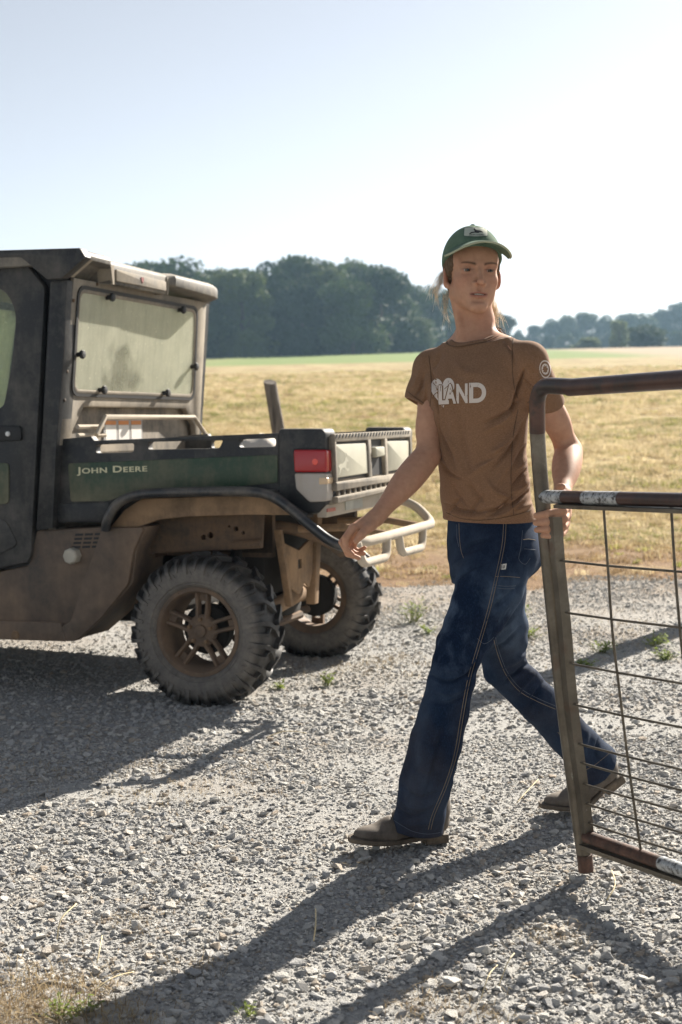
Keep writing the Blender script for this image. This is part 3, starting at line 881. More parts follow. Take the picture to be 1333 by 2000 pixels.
for r_ in range(4):
    for c_ in range(3):
        x = -0.590 - r_ * 0.005 + c_ * 0.047; z = 0.712 - r_ * 0.0178 + c_ * 0.002
        MB().prism([(x, z), (x + 0.038, z + 0.0015), (x + 0.035, z - 0.0085), (x - 0.003, z - 0.010)], 0.0262, 0.029).build('vent_slot', M_SEAL, g)
MB().lathe([(0, -0.035), (0.028, -0.034), (0.034, -0.028), (0.036, 0.03), (0.045, 0.032)], 8, 'Y', (-0.600, 0.02, 0.618)).build('fuel_cap', simple('chalky_plastic', (0.42, 0.39, 0.32), 0.6, var=0.15), UTV, smooth=30)
MB().lathe([(0, -0.006), (0.018, -0.005), (0.022, 0.002)], 12, 'Y', (-0.885, 0.004, 0.268)).build('skirt_bolt', M_MUD, UTV)
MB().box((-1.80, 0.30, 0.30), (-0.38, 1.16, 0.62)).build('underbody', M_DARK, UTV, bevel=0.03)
MB().prism([(-1.80, 0.52), (-0.8, 0.55), (-0.25, 0.748), (-0.33, 0.5), (-0.585, 0.262), (-1.80, 0.235)], 1.16, 1.43).build('side_skirt', M_ROCK, UTV, bevel=0.012)

# ---- cargo bed -------------------------------------------------------------
slots = [roundpoly(p, 0.012) for p in ([(-0.500, 1.089), (-0.318, 1.094), (-0.322, 1.056), (-0.500, 1.053)], [(-0.252, 1.099), (0.090, 1.104), (0.072, 1.070), (-0.254, 1.067)], [(0.160, 1.106), (0.322, 1.110), (0.322, 1.076), (0.162, 1.073)])]
for (y0, y1) in ((0.056, 0.098), (1.225, 1.265)):
    bs = MB().prism([(-0.682, 1.113), (-0.522, 1.125), (-0.508, 1.106), (0.335, 1.131), (0.335, 0.80), (0.25, 0.86), (-0.25, 0.86), (-0.40, 0.80), (-0.44, 0.757), (-0.69, 0.757)], y0, y1, holes=slots).build('bed_side', M_BLK, UTV, bevel=0.004)
GPANEL = MB().prism(roundpoly([(-0.634, 1.010), (0.332, 1.043), (0.330, 0.93), (-0.046, 0.895), (-0.33, 0.89), (-0.44, 0.851), (-0.625, 0.846)], 0.014), 0.050, 0.058).build('green_side_panel', M_GRN, UTV, bevel=0.003)
MB().prism(roundpoly([(-0.69, 0.838), (-0.44, 0.845), (-0.425, 0.80), (-0.45, 0.762), (-0.69, 0.757)], 0.01), 0.046, 0.058).build('side_lower_panel', M_BLK, UTV, bevel=0.006)
MB().box((-0.68, 0.098, 0.80), (0.52, 1.225, 0.83)).box((-0.68, 0.098, 0.83), (-0.645, 1.225, 1.10)).build('bed_floor', M_REAR, UTV)
for y0, y1 in ((0.0975, 0.125), (1.198, 1.2245)):
    MB().box((-0.64, y0, 0.83), (0.50, y1, 1.045)).build('bed_liner', M_REAR, UTV)
for y0, y1 in ((0.046, 0.17), (1.15, 1.262)):
    MB().prism(roundpoly([(0.337, 1.140), (0.350, 1.149), (0.528, 1.147), (0.541, 1.13), (0.541, 0.846), (0.500, 0.806), (0.415, 0.806), (0.337, 0.86)], 0.012), y0, y1).build('corner_post', M_BLK, UTV, bevel=0.010)
MB().tube([(-0.56, 0.17, 1.13), (-0.56, 0.255, 1.207), (-0.56, 1.160, 1.207), (-0.56, 1.295, 1.117)], 0.011, 8).build('grab_bar', M_BUMP, UTV)
MB().tube([(-0.60, 0.08, 1.165), (-0.60, 0.30, 1.165)], 0.010, 8).tube([(-0.60, 0.08, 1.128), (-0.59, 0.30, 1.128)], 0.010, 8).build('grab_bar', M_BUMP, UTV)
wl = MB().prism([(0.48, 1.20), (0.86, 1.20), (0.86, 1.09), (0.48, 1.09)], -0.698, -0.694, 'YZ').build('warning_label', simple('label_grey', (0.35, 0.34, 0.33), 0.5), UTV)
wlm = [simple('label_white', (0.72, 0.70, 0.66), 0.5, var=0.08), simple('label_orange', (0.65, 0.24, 0.05), 0.5, var=0.1)]
for i in range(3):
    y = 0.495 + i * 0.125
    mb = MB(); mb.box((-0.694, y, 1.10), (-0.6925, y + 0.10, 1.172)); mb.cur = 1; mb.box((-0.694, y, 1.174), (-0.6925, y + 0.10, 1.193))
    mb.build('label_strip', wlm, wl)

# tail light
M_RED = NT('red_lens'); M_RED.set(Base_Color=(0.42, 0.016, 0.018, 1), Roughness=0.15); M_RED.b.inputs['Transmission Weight'].default_value = 0.15; M_RED = M_RED.m
M_CLR = dusty('clear_lens', (0.42, 0.39, 0.36), (0.40, 0.34, 0.27), 0.36, 0.25, 9, spec=0.6)
M_AMB = simple('amber_reflector', (0.62, 0.45, 0.28), 0.3, var=0.1)
tl = MB().prism(roundpoly([(0.402, 1.068), (0.545, 1.067), (0.546, 0.852), (0.47, 0.848), (0.412, 0.90)], 0.008), 0.038, 0.085).build('tail_light', M_SEAL, UTV, bevel=0.004)
MB().prism(roundpoly([(0.407, 1.064), (0.549, 1.063), (0.549, 0.973), (0.409, 0.973)], 0.010), 0.031, 0.105).build('red_lens', M_RED, tl, bevel=0.008, seg=3)
MB().prism(roundpoly([(0.410, 0.969), (0.549, 0.969), (0.550, 0.857), (0.472, 0.853), (0.416, 0.905)], 0.010), 0.031, 0.105).build('clear_lens', M_CLR, tl, bevel=0.008, seg=3)
MB().prism(roundpoly([(0.515, 0.952), (0.552, 0.952), (0.552, 0.925), (0.515, 0.923)], 0.006), 0.0295, 0.108).build('amber_reflector', M_AMB, tl, bevel=0.004)
MB().lathe([(0, -0.003), (0.012, -0.002), (0.014, 0.002)], 14, 'Y', (0.50, 0.031, 1.015)).build('lens_lit_spot', simple('bright_red', (0.75, 0.09, 0.06), 0.2, var=0.05), tl)  # brighter red disc: lit spot of the lens put into the colour

# tailgate
tgm = M_REAR
XT = 0.545
tg = MB().prism(roundpoly([(0.085, 1.120), (1.150, 1.128), (1.150, 0.862), (0.085, 0.838)], 0.01), XT - 0.03, XT + 0.004, 'YZ').build('tailgate', tgm, UTV, bevel=0.006)
def yz(name, poly, d0, d1, mat, par, bv=0.004, rr=0.008):
    return MB().prism(roundpoly(poly, rr), XT + d0, XT + d1, 'YZ').build(name, mat, par, bevel=bv)
M_PAN = simple('sun_bleached_panel', (0.42, 0.405, 0.32), 0.5, var=0.14, scale=6)
yz('top_rail', [(0.080, 1.125), (1.155, 1.133), (1.155, 1.100), (0.080, 1.092)], 0.0, 0.022, tgm, tg)
mb = MB()
for i in range(26):
    y = 0.10 + i * 0.04
    mb.prism([(y, 1.123 + i * 0.0003), (y + 0.016, 1.1235 + i * 0.0003), (y + 0.004, 1.108 + i * 0.0003), (y - 0.010, 1.1075 + i * 0.0003)], XT + 0.02, XT + 0.0245, 'YZ')
mb.build('grip_notches', M_SEAL, tg)['kind'] = 'stuff'
for poly, mk in (([(0.105, 1.084), (0.492, 1.082), (0.540, 0.952), (0.118, 0.947)], 1), ([(0.785, 1.087), (1.130, 1.083), (1.125, 0.955), (0.803, 0.950)], 0)):
    dk = [(a + (0.008 if i in (1, 2) else -0.008), b + (0.008 if i < 2 else -0.010)) for i, (a, b) in enumerate(poly)]
    yz('panel_recess', dk, 0.003, 0.006, M_SEAL, tg, 0)
    pn = yz('tailgate_panel', poly, 0.004, 0.016, M_PAN, tg)
    if mk:   # faint embossed leaping deer
        D = [(0, .36), (.10, .42), (.22, .44), (.34, .42), (.46, .46), (.56, .52), (.62, .62), (.55, .80), (.60, .82), (.66, .66), (.70, .64), (.74, .80), (.79, .80), (.75, .62), (.84, .58), (.92, .52), (.90, .47), (.78, .50), (.72, .42), (.68, .30), (.80, .22), (.92, .26), (.94, .22), (.80, .15), (.62, .24), (.50, .30), (.34, .30), (.22, .22), (.12, .06), (.06, .04), (.08, .12), (.14, .26), (.08, .32)]
        MB().prism([(0.135 + 0.14 * a, 0.95 + 0.12 * b) for a, b in D], XT + 0.0155, XT + 0.0166, 'YZ').build('deer_emblem', M_PAN, pn)
for y0, y1 in ((0.080, 0.102), (0.503, 0.548), (0.738, 0.778), (1.133, 1.157)):
    yz('stile', [(y0, 1.115), (y1, 1.115), (y1 + 0.02, 0.90), (y0 + 0.02, 0.90)], 0.002, 0.021, tgm, tg)
yz('handle_recess', [(0.555, 1.095), (0.735, 1.097), (0.745, 0.940), (0.580, 0.938)], 0.003, 0.006, M_SEAL, tg, 0)
hd = MB().prism(roundpoly([(0.575, 1.062), (0.705, 1.064), (0.710, 1.022), (0.585, 1.018)], 0.01), XT + 0.004, XT + 0.034, 'YZ').build('handle', M_PAN, tg, bevel=0.006)
yz('lower_rail', [(0.088, 0.930), (1.150, 0.938), (1.150, 0.908), (0.090, 0.895)], 0.0, 0.026, tgm, tg)
yz('lower_rail', [(0.092, 0.872), (1.150, 0.892), (1.150, 0.872), (0.094, 0.845)], 0.0, 0.028, tgm, tg)
yz('rib_recess', [(0.10, 0.895), (1.14, 0.908), (1.14, 0.89), (0.10, 0.872)], 0.003, 0.006, M_SEAL, tg, 0)
for i in range(15):
    y = 0.13 + i * 0.069; dz = (y - 0.1) * 0.015
    yz('rib', [(y, 0.897 + dz), (y + 0.022, 0.897 + dz), (y + 0.022, 0.871 + dz * 1.2), (y, 0.871 + dz * 1.2)], 0.004, 0.018, tgm, tg, 0.002, 0.003)
MB().prism([(0.06, 0.842), (1.15, 0.864), (1.15, 0.800), (0.06, 0.790)], XT - 0.05, XT - 0.008, 'YZ').build('bed_cross_member', M_BUMP, UTV, bevel=0.004)
MB().box((XT - 0.009, 0.06, 0.812), (XT - 0.004, 0.155, 0.826)).build('red_reflector', simple('reflector_red', (0.32, 0.06, 0.035), 0.4), UTV)
MB().box((XT - 0.009, 0.28, 0.806), (XT - 0.004, 0.50, 0.848)).build('number_plate', simple('plate_grey', (0.32, 0.32, 0.28), 0.5), UTV)

# lettering
def text_mesh(body, font_size, small=0.8, extrude=0.0008, bold=0.0, space=1.0):
    cu = bpy.data.curves.new('lettering', 'FONT')
    cu.body = body; cu.size = font_size; cu.extrude = extrude; cu.offset = bold; cu.small_caps_scale = small; cu.space_character = space
    for f in cu.body_format: f.use_small_caps = True
    ob = bpy.data.objects.new('lettering', cu); COL.objects.link(ob)
    dg = bpy.context.evaluated_depsgraph_get()
    me = bpy.data.meshes.new_from_object(ob.evaluated_get(dg))
    bpy.data.objects.remove(ob); bpy.data.curves.remove(cu)
    return me
me = text_mesh('John Deere', 0.05, 0.80, 0.0008, 0.0009, 1.08)
co = np.empty(len(me.vertices) * 3, np.float32); me.vertices.foreach_get('co', co); co = co.reshape(-1, 3)
mn, mx = co.min(0), co.max(0)
q = np.empty_like(co); u = (co[:, 0] - mn[0]) / (mx[0] - mn[0])
q[:, 0] = -0.590 + u * 0.334; q[:, 2] = 0.957 + (co[:, 1] - mn[1]) / (mx[1] - mn[1]) * 0.037 + u * 0.010; q[:, 1] = 0.0492 - co[:, 2]
me.vertices.foreach_set('co', q.ravel()); me.update()
M_LET = simple('pale_yellow_decal', (0.66, 0.62, 0.40), 0.45, var=0.08)
def split_loose(me, name, mat, par):
    bm = bmesh.new(); bm.from_mesh(me); seen = set()
    bmesh.ops.remove_doubles(bm, verts=bm.verts, dist=1e-6)
    for v0 in list(bm.verts):
        if v0 in seen: continue
        st = [v0]; comp = []; seen.add(v0)
        while st:
            v = st.pop(); comp.append(v)
            for e in v.link_edges:
                w = e.other_vert(v)
                if w not in seen: seen.add(w); st.append(w)
        ix = {v: i for i, v in enumerate(comp)}
        m2 = bpy.data.meshes.new(name)
        m2.from_pydata([v.co[:] for v in comp], [], [[ix[v] for v in f.verts] for f in {f for v in comp for f in v.link_faces}])
        link(name, m2, None, par); m2.materials.append(mat)
    bm.free()
split_loose(me, 'letter', M_LET, GPANEL)

# ---- fender flare and tubes ------------------------------------------------
FP = [(-0.435, 0.742), (-0.405, 0.800), (-0.345, 0.856), (-0.25, 0.885), (0.27, 0.900), (0.335, 0.886), (0.41, 0.835), (0.47, 0.80)]
fpo = [(p.x, p.z) for p in catmull([(a, 0, b) for a, b in FP], 5)]
mb = MB()
vs = []
for (a, b) in fpo:
    vs += [(a, -0.030, b), (a, 0.085, b + 0.004), (a, 0.085, b - 0.010), (a, -0.030, b - 0.014)]
fs = []
for i in range(len(fpo) - 1):
    for k in range(4):
        fs.append((i * 4 + k, i * 4 + (k + 1) % 4, i * 4 + 4 + (k + 1) % 4, i * 4 + 4 + k))
fs += [(0, 1, 2, 3), tuple(4 * (len(fpo) - 1) + k for k in (3, 2, 1, 0))]
mb.add(vs, fs).build('fender_flare', M_BLK, UTV)
MB().prism([(-0.43, 0.74), (-0.36, 0.815), (-0.28, 0.862), (0.27, 0.882), (0.36, 0.846), (0.40, 0.80), (0.2, 0.80), (-0.06, 0.79), (-0.20, 0.775), (-0.30, 0.742)], 0.035, 0.06).build('fender_liner', M_MUD, UTV, bevel=0.006)
path = catmull([(-0.418, -0.02, 0.735), (-0.405, -0.032, 0.775), (-0.352, -0.035, 0.845), (-0.26, -0.035, 0.882), (-0.1, -0.035, 0.893), (0.12, -0.035, 0.898), (0.27, -0.035, 0.895), (0.345, -0.035, 0.876), (0.42, -0.035, 0.828), (0.50, -0.035, 0.765), (0.58, -0.033, 0.707), (0.645, -0.02, 0.680), (0.69, 0.03, 0.685)], 5)
MB().tube(path, 0.0205, 14).build('fender_bar', M_TUBE, UTV, smooth=60)
bp = MB().tube(bend([(0.655, -0.02, 0.678), (0.70, 0.03, 0.695), (0.72, 0.20, 0.700), (0.72, 0.98, 0.705), (0.60, 1.045, 0.80), (0.44, 1.04, 0.82)], 0.07), 0.021, 12).build('rear_bumper', M_BUMP, UTV, smooth=60)
MB().tube(bend([(0.70, -0.045, 0.70), (0.712, -0.025, 0.615), (0.725, 0.255, 0.617), (0.72, 0.275, 0.70)], 0.05), 0.018, 12).build('bumper_loop', M_BUMP, bp, smooth=60)
MB().tube(bend([(0.72, 0.435, 0.70), (0.725, 0.46, 0.615), (0.725, 0.775, 0.612), (0.72, 0.81, 0.70)], 0.05), 0.018, 12).build('bumper_loop', M_BUMP, bp, smooth=60)
for y in (0.36, 0.86):
    MB().tube(bend([(0.70, y, 0.70), (0.52, y, 0.73), (0.30, y, 0.72)], 0.04), 0.016, 10).build('bumper_bracket', M_MUD, bp)

# ---- chassis and running gear ------------------------------------------------
def circ(x, z, r, n=10): return [(x + r * math.cos(2 * math.pi * k / n), z + r * math.sin(2 * math.pi * k / n)) for k in range(n)]
MB().prism([(-0.33, 0.775), (0.225, 0.80), (0.215, 0.655), (-0.33, 0.62)], 0.150, 0.165, holes=[circ(-0.05, 0.694, 0.012), circ(-0.018, 0.704, 0.014), circ(0.100, 0.732, 0.012), (circ(0.132, 0.716, 0.009)), circ(0.07, 0.742, 0.006)]).build('chassis_rail', M_MUDD, UTV, bevel=0.002)
MB().box((-0.35, 0.30, 0.60), (0.20, 0.34, 0.78)).box((-0.35, 0.95, 0.60), (0.35, 0.99, 0.78)).box((-0.35, 0.19, 0.60), (-0.30, 1.0, 0.78)).build('chassis_frame', M_MUDD, UTV)
MB().tube([(0.10, 0.12, 0.665), (0.225, 0.12, 0.675)], 0.018, 10).build('shock_mount', M_MUDD, UTV)
hp = MB().prism([(0.30, 0.665), (0.345, 0.655), (0.50, 0.615), (0.66, 0.66), (0.715, 0.672), (0.66, 0.50), (0.62, 0.44), (0.56, 0.47), (0.50, 0.42), (0.40, 0.46)], 0.235, 0.247, 'YZ', holes=[[(0.485, 0.535), (0.53, 0.535), (0.53, 0.575), (0.485, 0.575)]]).build('hitch_plate', M_MUD, UTV, bevel=0.002)
MB().prism([(0.70, 0.78), (0.76, 0.78), (0.69, 0.36), (0.64, 0.36)], 0.22, 0.262, 'YZ').build('hitch_strut', M_MUD, UTV, bevel=0.003)
MB().prism([(0.27, 0.72), (0.30, 0.72), (0.42, 0.38), (0.39, 0.38)], 0.22, 0.25, 'YZ').build('hitch_strut', M_MUD, UTV, bevel=0.003)
MB().tube([(0.14, 0.20, 0.345), (0.16, 0.78, 0.405)], 0.036, 14).tube([(0.155, 0.74, 0.40), (0.16, 0.80, 0.407)], 0.044, 14).build('axle_tube', M_MUD, UTV, smooth=50)
MB().tube([(0.06, 0.22, 0.26), (0.13, 0.80, 0.29)], 0.02, 8).tube([(0.02, 0.80, 0.27), (-0.02, 1.28, 0.25)], 0.02, 8).tube([(0.05, 0.80, 0.40), (-0.02, 1.28, 0.40)], 0.018, 8).build('suspension_arm', M_MUDD, UTV)
MB().tube(catmull([(0.05, 0.35, 0.70), (0.18, 0.45, 0.72), (0.30, 0.62, 0.66), (0.34, 0.80, 0.58)], 5), 0.026, 10).build('exhaust_pipe', M_MUDD, UTV, smooth=60)
MB().lathe([(0, 0), (0.10, 0.01), (0.12, 0.06), (0.12, 0.18), (0.09, 0.23), (0, 0.24)], 16, 'Y', (0.02, 0.62, 0.36)).build('gearbox', M_DARK, UTV, smooth=40)
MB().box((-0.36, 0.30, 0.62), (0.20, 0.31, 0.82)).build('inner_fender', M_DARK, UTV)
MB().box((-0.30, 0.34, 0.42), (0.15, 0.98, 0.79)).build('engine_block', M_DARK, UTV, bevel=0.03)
MB().tube([(0.00, 0.24, 0.36), (0.05, 0.36, 0.74)], 0.035, 10).build('shock_absorber', M_DARK, UTV)

# ---- wheels --------------------------------------------------------------------
CW = 0.115
TP = [(-1.55, 0.232, 0.0015), (-1.30, 0.262, 0.004), (-1.12, 0.283, 0.016), (-0.95, 0.296, 0.036), (-0.5, 0.304, 0.072), (0, 0.306, 0.115), (0.5, 0.304, 0.158), (0.95, 0.296, 0.194), (1.12, 0.283, 0.214), (1.30, 0.262, 0.226), (1.55, 0.232, 0.2285)]
def tprof(t):
    ts = [p[0] for p in TP]
    return float(np.interp(t, ts, [p[1] for p in TP])), float(np.interp(t, ts, [p[2] for p in TP]))
def tpt(th, t, h):
    r, y = tprof(t); r2, y2 = tprof(t + 0.04); r1, y1 = tprof(t - 0.04)
    dr, dy = r2 - r1, y2 - y1; l = math.hypot(dr, dy); nr, ny = dy / l, -dr / l
    r += nr * h; y += ny * h
    return (r * math.cos(th), y, r * math.sin(th))
mb = MB()
prof = [(0.182, 0.034), (0.188, 0.018), (0.200, 0.008), (0.206, 0.0095), (0.210, 0.004)] + [(r, y) for _, r, y in TP] + [(0.200, 0.224), (0.188, 0.214), (0.182, 0.2)]
mb.lathe(prof, 96, 'Y')
def lug(path, w0, w1, h0=0.018):
    vs = []; m = len(path)
    for i, (th, t, hh) in enumerate(path):
        dth = 0.5 * (w0 + (w1 - w0) * i / (m - 1)) / 0.30
        for (d, hgt) in ((-1, -0.006), (-0.80, hh), (0.80, hh), (1, -0.006)):
            vs.append(tpt(th + d * dth, t, hgt))
    fs = [(i * 4 + k, i * 4 + k + 1, i * 4 + 5 + k, i * 4 + 4 + k) for i in range(m - 1) for k in range(3)]
    fs += [(3, 2, 1, 0), tuple(4 * (m - 1) + k for k in range(4))]
    mb.add(vs, fs)
NL = 20
for i in range(NL):
    a = 2 * math.pi * i / NL
    for sgn, off in ((-1, 0.0), (1, math.pi / NL)):
        b = a + off
        lug([(b, sgn * 0.02, 0.022), (b + 0.10, sgn * 0.45, 0.023), (b + 0.17, sgn * 0.85, 0.024), (b + 0.19, sgn * 1.05, 0.022), (b + 0.195, sgn * 1.25, 0.015), (b + 0.20, sgn * 1.46, 0.005)], 0.027, 0.019)
        lug([(b + 0.135, sgn * 0.62, 0.018), (b + 0.02 + 0.0, sgn * 0.92, 0.018), (b + 0.03, sgn * 1.10, 0.015), (b + 0.05, sgn * 1.34, 0.006)], 0.020, 0.014)
        lug([(b + 0.17, sgn * 1.22, 0.006), (b + 0.12, sgn * 1.38, 0.005), (b + 0.10, sgn * 1.5, 0.002)], 0.008, 0.006)
tyre_me = mb.mesh('tyre')
mb = MB()
mb.lathe([(0.186, 0.030), (0.189, 0.021), (0.186, 0.016), (0.171, 0.016), (0.167, 0.022), (0.163, 0.034), (0.156, 0.075), (0.150, 0.11), (0.150, 0.19), (0.165, 0.205), (0.186, 0.212), (0.186, 0.20), (0.160, 0.186), (0.156, 0.15), (0.156, 0.12), (0.170, 0.05)], 64, 'Y', closed=True)
mb.lathe([(0.0, 0.052), (0.042, 0.050), (0.062, 0.054), (0.068, 0.064), (0.066, 0.085), (0.0, 0.09)], 30, 'Y')
for k in range(5):
    a = math.pi / 2 + k * 2 * math.pi / 5
    ca, sa = math.cos(a), math.sin(a)
    for s in (-1, 1):
        q = []
        for (r, w, y) in ((0.050, 0.0095, 0.054), (0.10, 0.0085, 0.060), (0.158, 0.0095, 0.052)):
            o = s * (0.020 + (r - 0.05) * 0.03)
            for (dw, dy) in ((-w, 0.004), (-w * 0.5, -0.003), (w * 0.5, -0.003), (w, 0.004), (w, 0.026), (-w, 0.026)):
                e = o + dw
                q.append((ca * r - sa * e, y + dy, sa * r + ca * e))
        fs = [(i * 6 + j, i * 6 + (j + 1) % 6, i * 6 + 6 + (j + 1) % 6, i * 6 + 6 + j) for i in range(2) for j in range(6)] + [(5, 4, 3, 2, 1, 0), tuple(range(12, 18))]
        mb.add(q, fs)
    # short web joining the pair near the rim
    q = []
    for (r) in (0.125, 0.158):
        for (e, y) in ((-0.016, 0.066), (0.016, 0.066), (0.016, 0.078), (-0.016, 0.078)):
            q.append((ca * r - sa * e, y, sa * r + ca * e))
    mb.add(q, [(0, 1, 2, 3), (4, 7, 6, 5), (0, 4, 5, 1), (1, 5, 6, 2), (2, 6, 7, 3), (3, 7, 4, 0)])
for k in range(24):
    a = 2 * math.pi * k / 24
    mb.lathe([(0, -0.004), (0.0042, -0.003), (0.005, 0.002)], 6, 'Y', (0.178 * math.cos(a), 0.017, 0.178 * math.sin(a)))
rim_me = mb.mesh('wheel')
hub_me = MB().lathe([(0, 0.034), (0.020, 0.035), (0.026, 0.039), (0.028, 0.053)], 24, 'Y').prism([(-0.009, 0.010), (0.009, 0.010), (0.011, 0.0), (0.0, -0.012), (-0.011, 0.0)], 0.0325, 0.036).mesh('hub_cap')
nut_me = MB().lathe([(0, 0.030), (0.006, 0.030), (0.0085, 0.033), (0.0085, 0.056), (0.0125, 0.057)], 6, 'Y').mesh('lug_nut')
drum_me = MB().lathe([(0, 0.10), (0.095, 0.10), (0.105, 0.11), (0.105, 0.16), (0, 0.165)], 24, 'Y').mesh('brake_drum')
def part_me(nm, me, mat, par, ang):
    return link(nm, me, mat, par, ang)
wheel = part_me('wheel', rim_me, M_RIM, UTV, 35)
part_me('tyre', tyre_me, M_TYRE, wheel, 40)
part_me('hub_cap', hub_me, M_RIM, wheel, 40)
part_me('brake_drum', drum_me, M_DARK, wheel, 40)
for k in range(5):
    a = math.pi / 2 + k * 2 * math.pi / 5 - math.pi / 5 * 0
    if k == 0:
        nut = part_me('lug_nut', nut_me, M_MUD, wheel, 30)
    else:
        nut = nut.copy(); COL.objects.link(nut)
    nut.location = (0.050 * math.cos(a), 0.0, 0.050 * math.sin(a))
wheel.location = (-0.024, 0.0, 0.312)
for (x, y, rz, ry) in ((-0.024, 1.565, math.pi, 0.5), (-2.10, 0.0, 0, 0.9), (-2.10, 1.565, math.pi, 0.2)):
    w = copy_tree(wheel, UTV); w.location = (x, y, 0.312 - (0.010 if y > 1 else 0)); w.rotation_euler = (0, ry, rz)
wheel.rotation_euler = (0, R(2), 0)

# ---- front end, mostly outside the picture -------------------------------------
MB().prism(roundpoly([(-1.78, 1.12), (-1.80, 0.62), (-1.86, 0.66), (-2.0, 0.74), (-2.2, 0.74), (-2.36, 0.64), (-2.42, 0.52), (-2.60, 0.50), (-2.62, 0.84), (-2.45, 1.0)], 0.03), 0.06, 1.39).build('hood', M_GRN, UTV, bevel=0.03)
MB().box((-2.62, 0.45, 0.30), (-1.70, 1.0, 0.55)).build('front_frame', M_DARK, UTV, bevel=0.03)
MB().tube(bend([(-2.55, 0.12, 0.5), (-2.70, 0.14, 0.52), (-2.70, 0.14, 0.85), (-2.70, 1.30, 0.85), (-2.70, 1.30, 0.52), (-2.55, 1.32, 0.5)], 0.06), 0.02, 10).build('front_guard', M_TUBE, UTV, smooth=60)
for y in (0.28, 1.17):
    MB().lathe([(0, -2.625), (0.06, -2.622), (0.075, -2.60), (0.075, -2.58)], 20, 'X', (0, y, 0.74)).build('headlight', M_CLR, UTV)

# ---- load in the bed ------------------------------------------------------------
bm = bmesh.new()
bmesh.ops.create_grid(bm, x_segments=26, y_segments=20, size=1.0)
for v in bm.verts:
    a, b = v.co.x, v.co.y
    hgt = 0.30 * (1 - abs(a) ** 3) * (1 - abs(b) ** 3)
    hgt *= 0.70 + 0.30 * (1 - abs(a * 0.9 - 0.1 + b * 0.2))
    hgt += 0.030 * mnoise.noise(Vector((a * 2.3, b * 2.1, 0.7))) + 0.018 * abs(mnoise.noise(Vector((a * 5, b * 5, 2.2))))
    v.co = Vector((a * 0.22, b * 0.20, hgt))
me = bpy.data.meshes.new('feed_sack'); bm.to_mesh(me); bm.free()
sack = link('feed_sack', me, simple('woven_sack', (0.58, 0.53, 0.46), 0.85, var=0.12, bump=0.3, bscale=200), None, 60)
sack.matrix_world = UTV.matrix_world @ Matrix.Translation((0.10, 0.42, 0.83)) @ Matrix.Rotation(0.3, 4, 'Z')
tag(sack, 'crumpled pale feed sack heaped in the cargo bed behind the side rail', 'sack')
bx = MB().box((-0.16, -0.12, 0), (0.16, 0.12, 0.20)).box((-0.165, -0.125, 0.185), (0.165, 0.125, 0.215)).build('supply_box', simple('brown_box', (0.10, 0.055, 0.04), 0.7), None, bevel=0.004)
bx.matrix_world = UTV.matrix_world @ Matrix.Translation((-0.12, 0.30, 0.83)) @ Matrix.Rotation(0.15, 4, 'Z')
tag(bx, 'small dark red-brown box seen through the bed side slots', 'box')
# ------------------------------------------------------------------ fence posts
def wood_post(name, base, top, r0, r1, label, seed, cat='post'):
    rnd = random.Random(seed)
    b, tp = Vector(base), Vector(top)
    mb = MB(); n = 16; rows = 14; vs = []
    ax = (tp - b).normalized(); s1 = ax.cross(Vector((0, 1, 0))).normalized(); s2 = ax.cross(s1)
    for i in range(rows + 1):
        t = i / rows; c = b + (tp - b) * t; r = r0 + (r1 - r0) * t
        for k in range(n):
            a = 2 * math.pi * k / n
            rr = r * (1 + 0.10 * mnoise.noise(Vector((math.cos(a) * 1.6, math.sin(a) * 1.6, t * 2 + seed))) + 0.05 * mnoise.noise(Vector((k * 1.7, t * 0.8, seed))))
            off = ax * (0.02 * math.cos(a + 1) if i == rows else 0)
            vs.append(c + s1 * rr * math.cos(a) + s2 * rr * math.sin(a) + off - b)
    fs = [(i * n + k, i * n + (k + 1) % n, i * n + n + (k + 1) % n, i * n + n + k) for i in range(rows) for k in range(n)]
    fs += [tuple(range(rows * n, rows * n + n)), tuple(reversed(range(n)))]
    mb.add(vs, fs)
    t = NT('weathered_wood_%d' % seed)
    f = t.noise(7, 6, 0.65, stretch=(6, 6, 0.5))
    col = t.ramp(f, [(0.3, (0.055, 0.045, 0.036, 1)), (0.5, (0.15, 0.125, 0.10, 1)), (0.72, (0.25, 0.22, 0.185, 1))])
    t.set(Base_Color=col, Roughness=0.95); t.bump(f, 0.6, 0.02)
    o = mb.build(name, t.m, None, smooth=50); o.location = base
    return tag(o, label, cat)
def yplane(u, v, Y):
    d = _f + CR * ((u - 666.5) / 2777.8) - CU * ((v - 1000) / 2777.8)
    return Vector((0, 0, CAM_H)) + d * (Y / d.y)
tp = yplane(528, 746, 9.7); bs = yplane(548, 860, 9.7)
dirv = (bs - tp); k = (tp.z - float(gz(bs.x, 9.7)) + 0.15) / (tp.z - bs.z)
wood_post('fence_post', tp + dirv * k, tp, 0.052, 0.043, 'leaning grey weathered wooden post standing behind the cargo bed at the field edge', 3)
wood_post('gate_post', (2.28, 8.2, -0.1), (2.28, 8.2, 1.8), 0.09, 0.085, 'thick wooden gate post beside the lane right of the gate', 8)

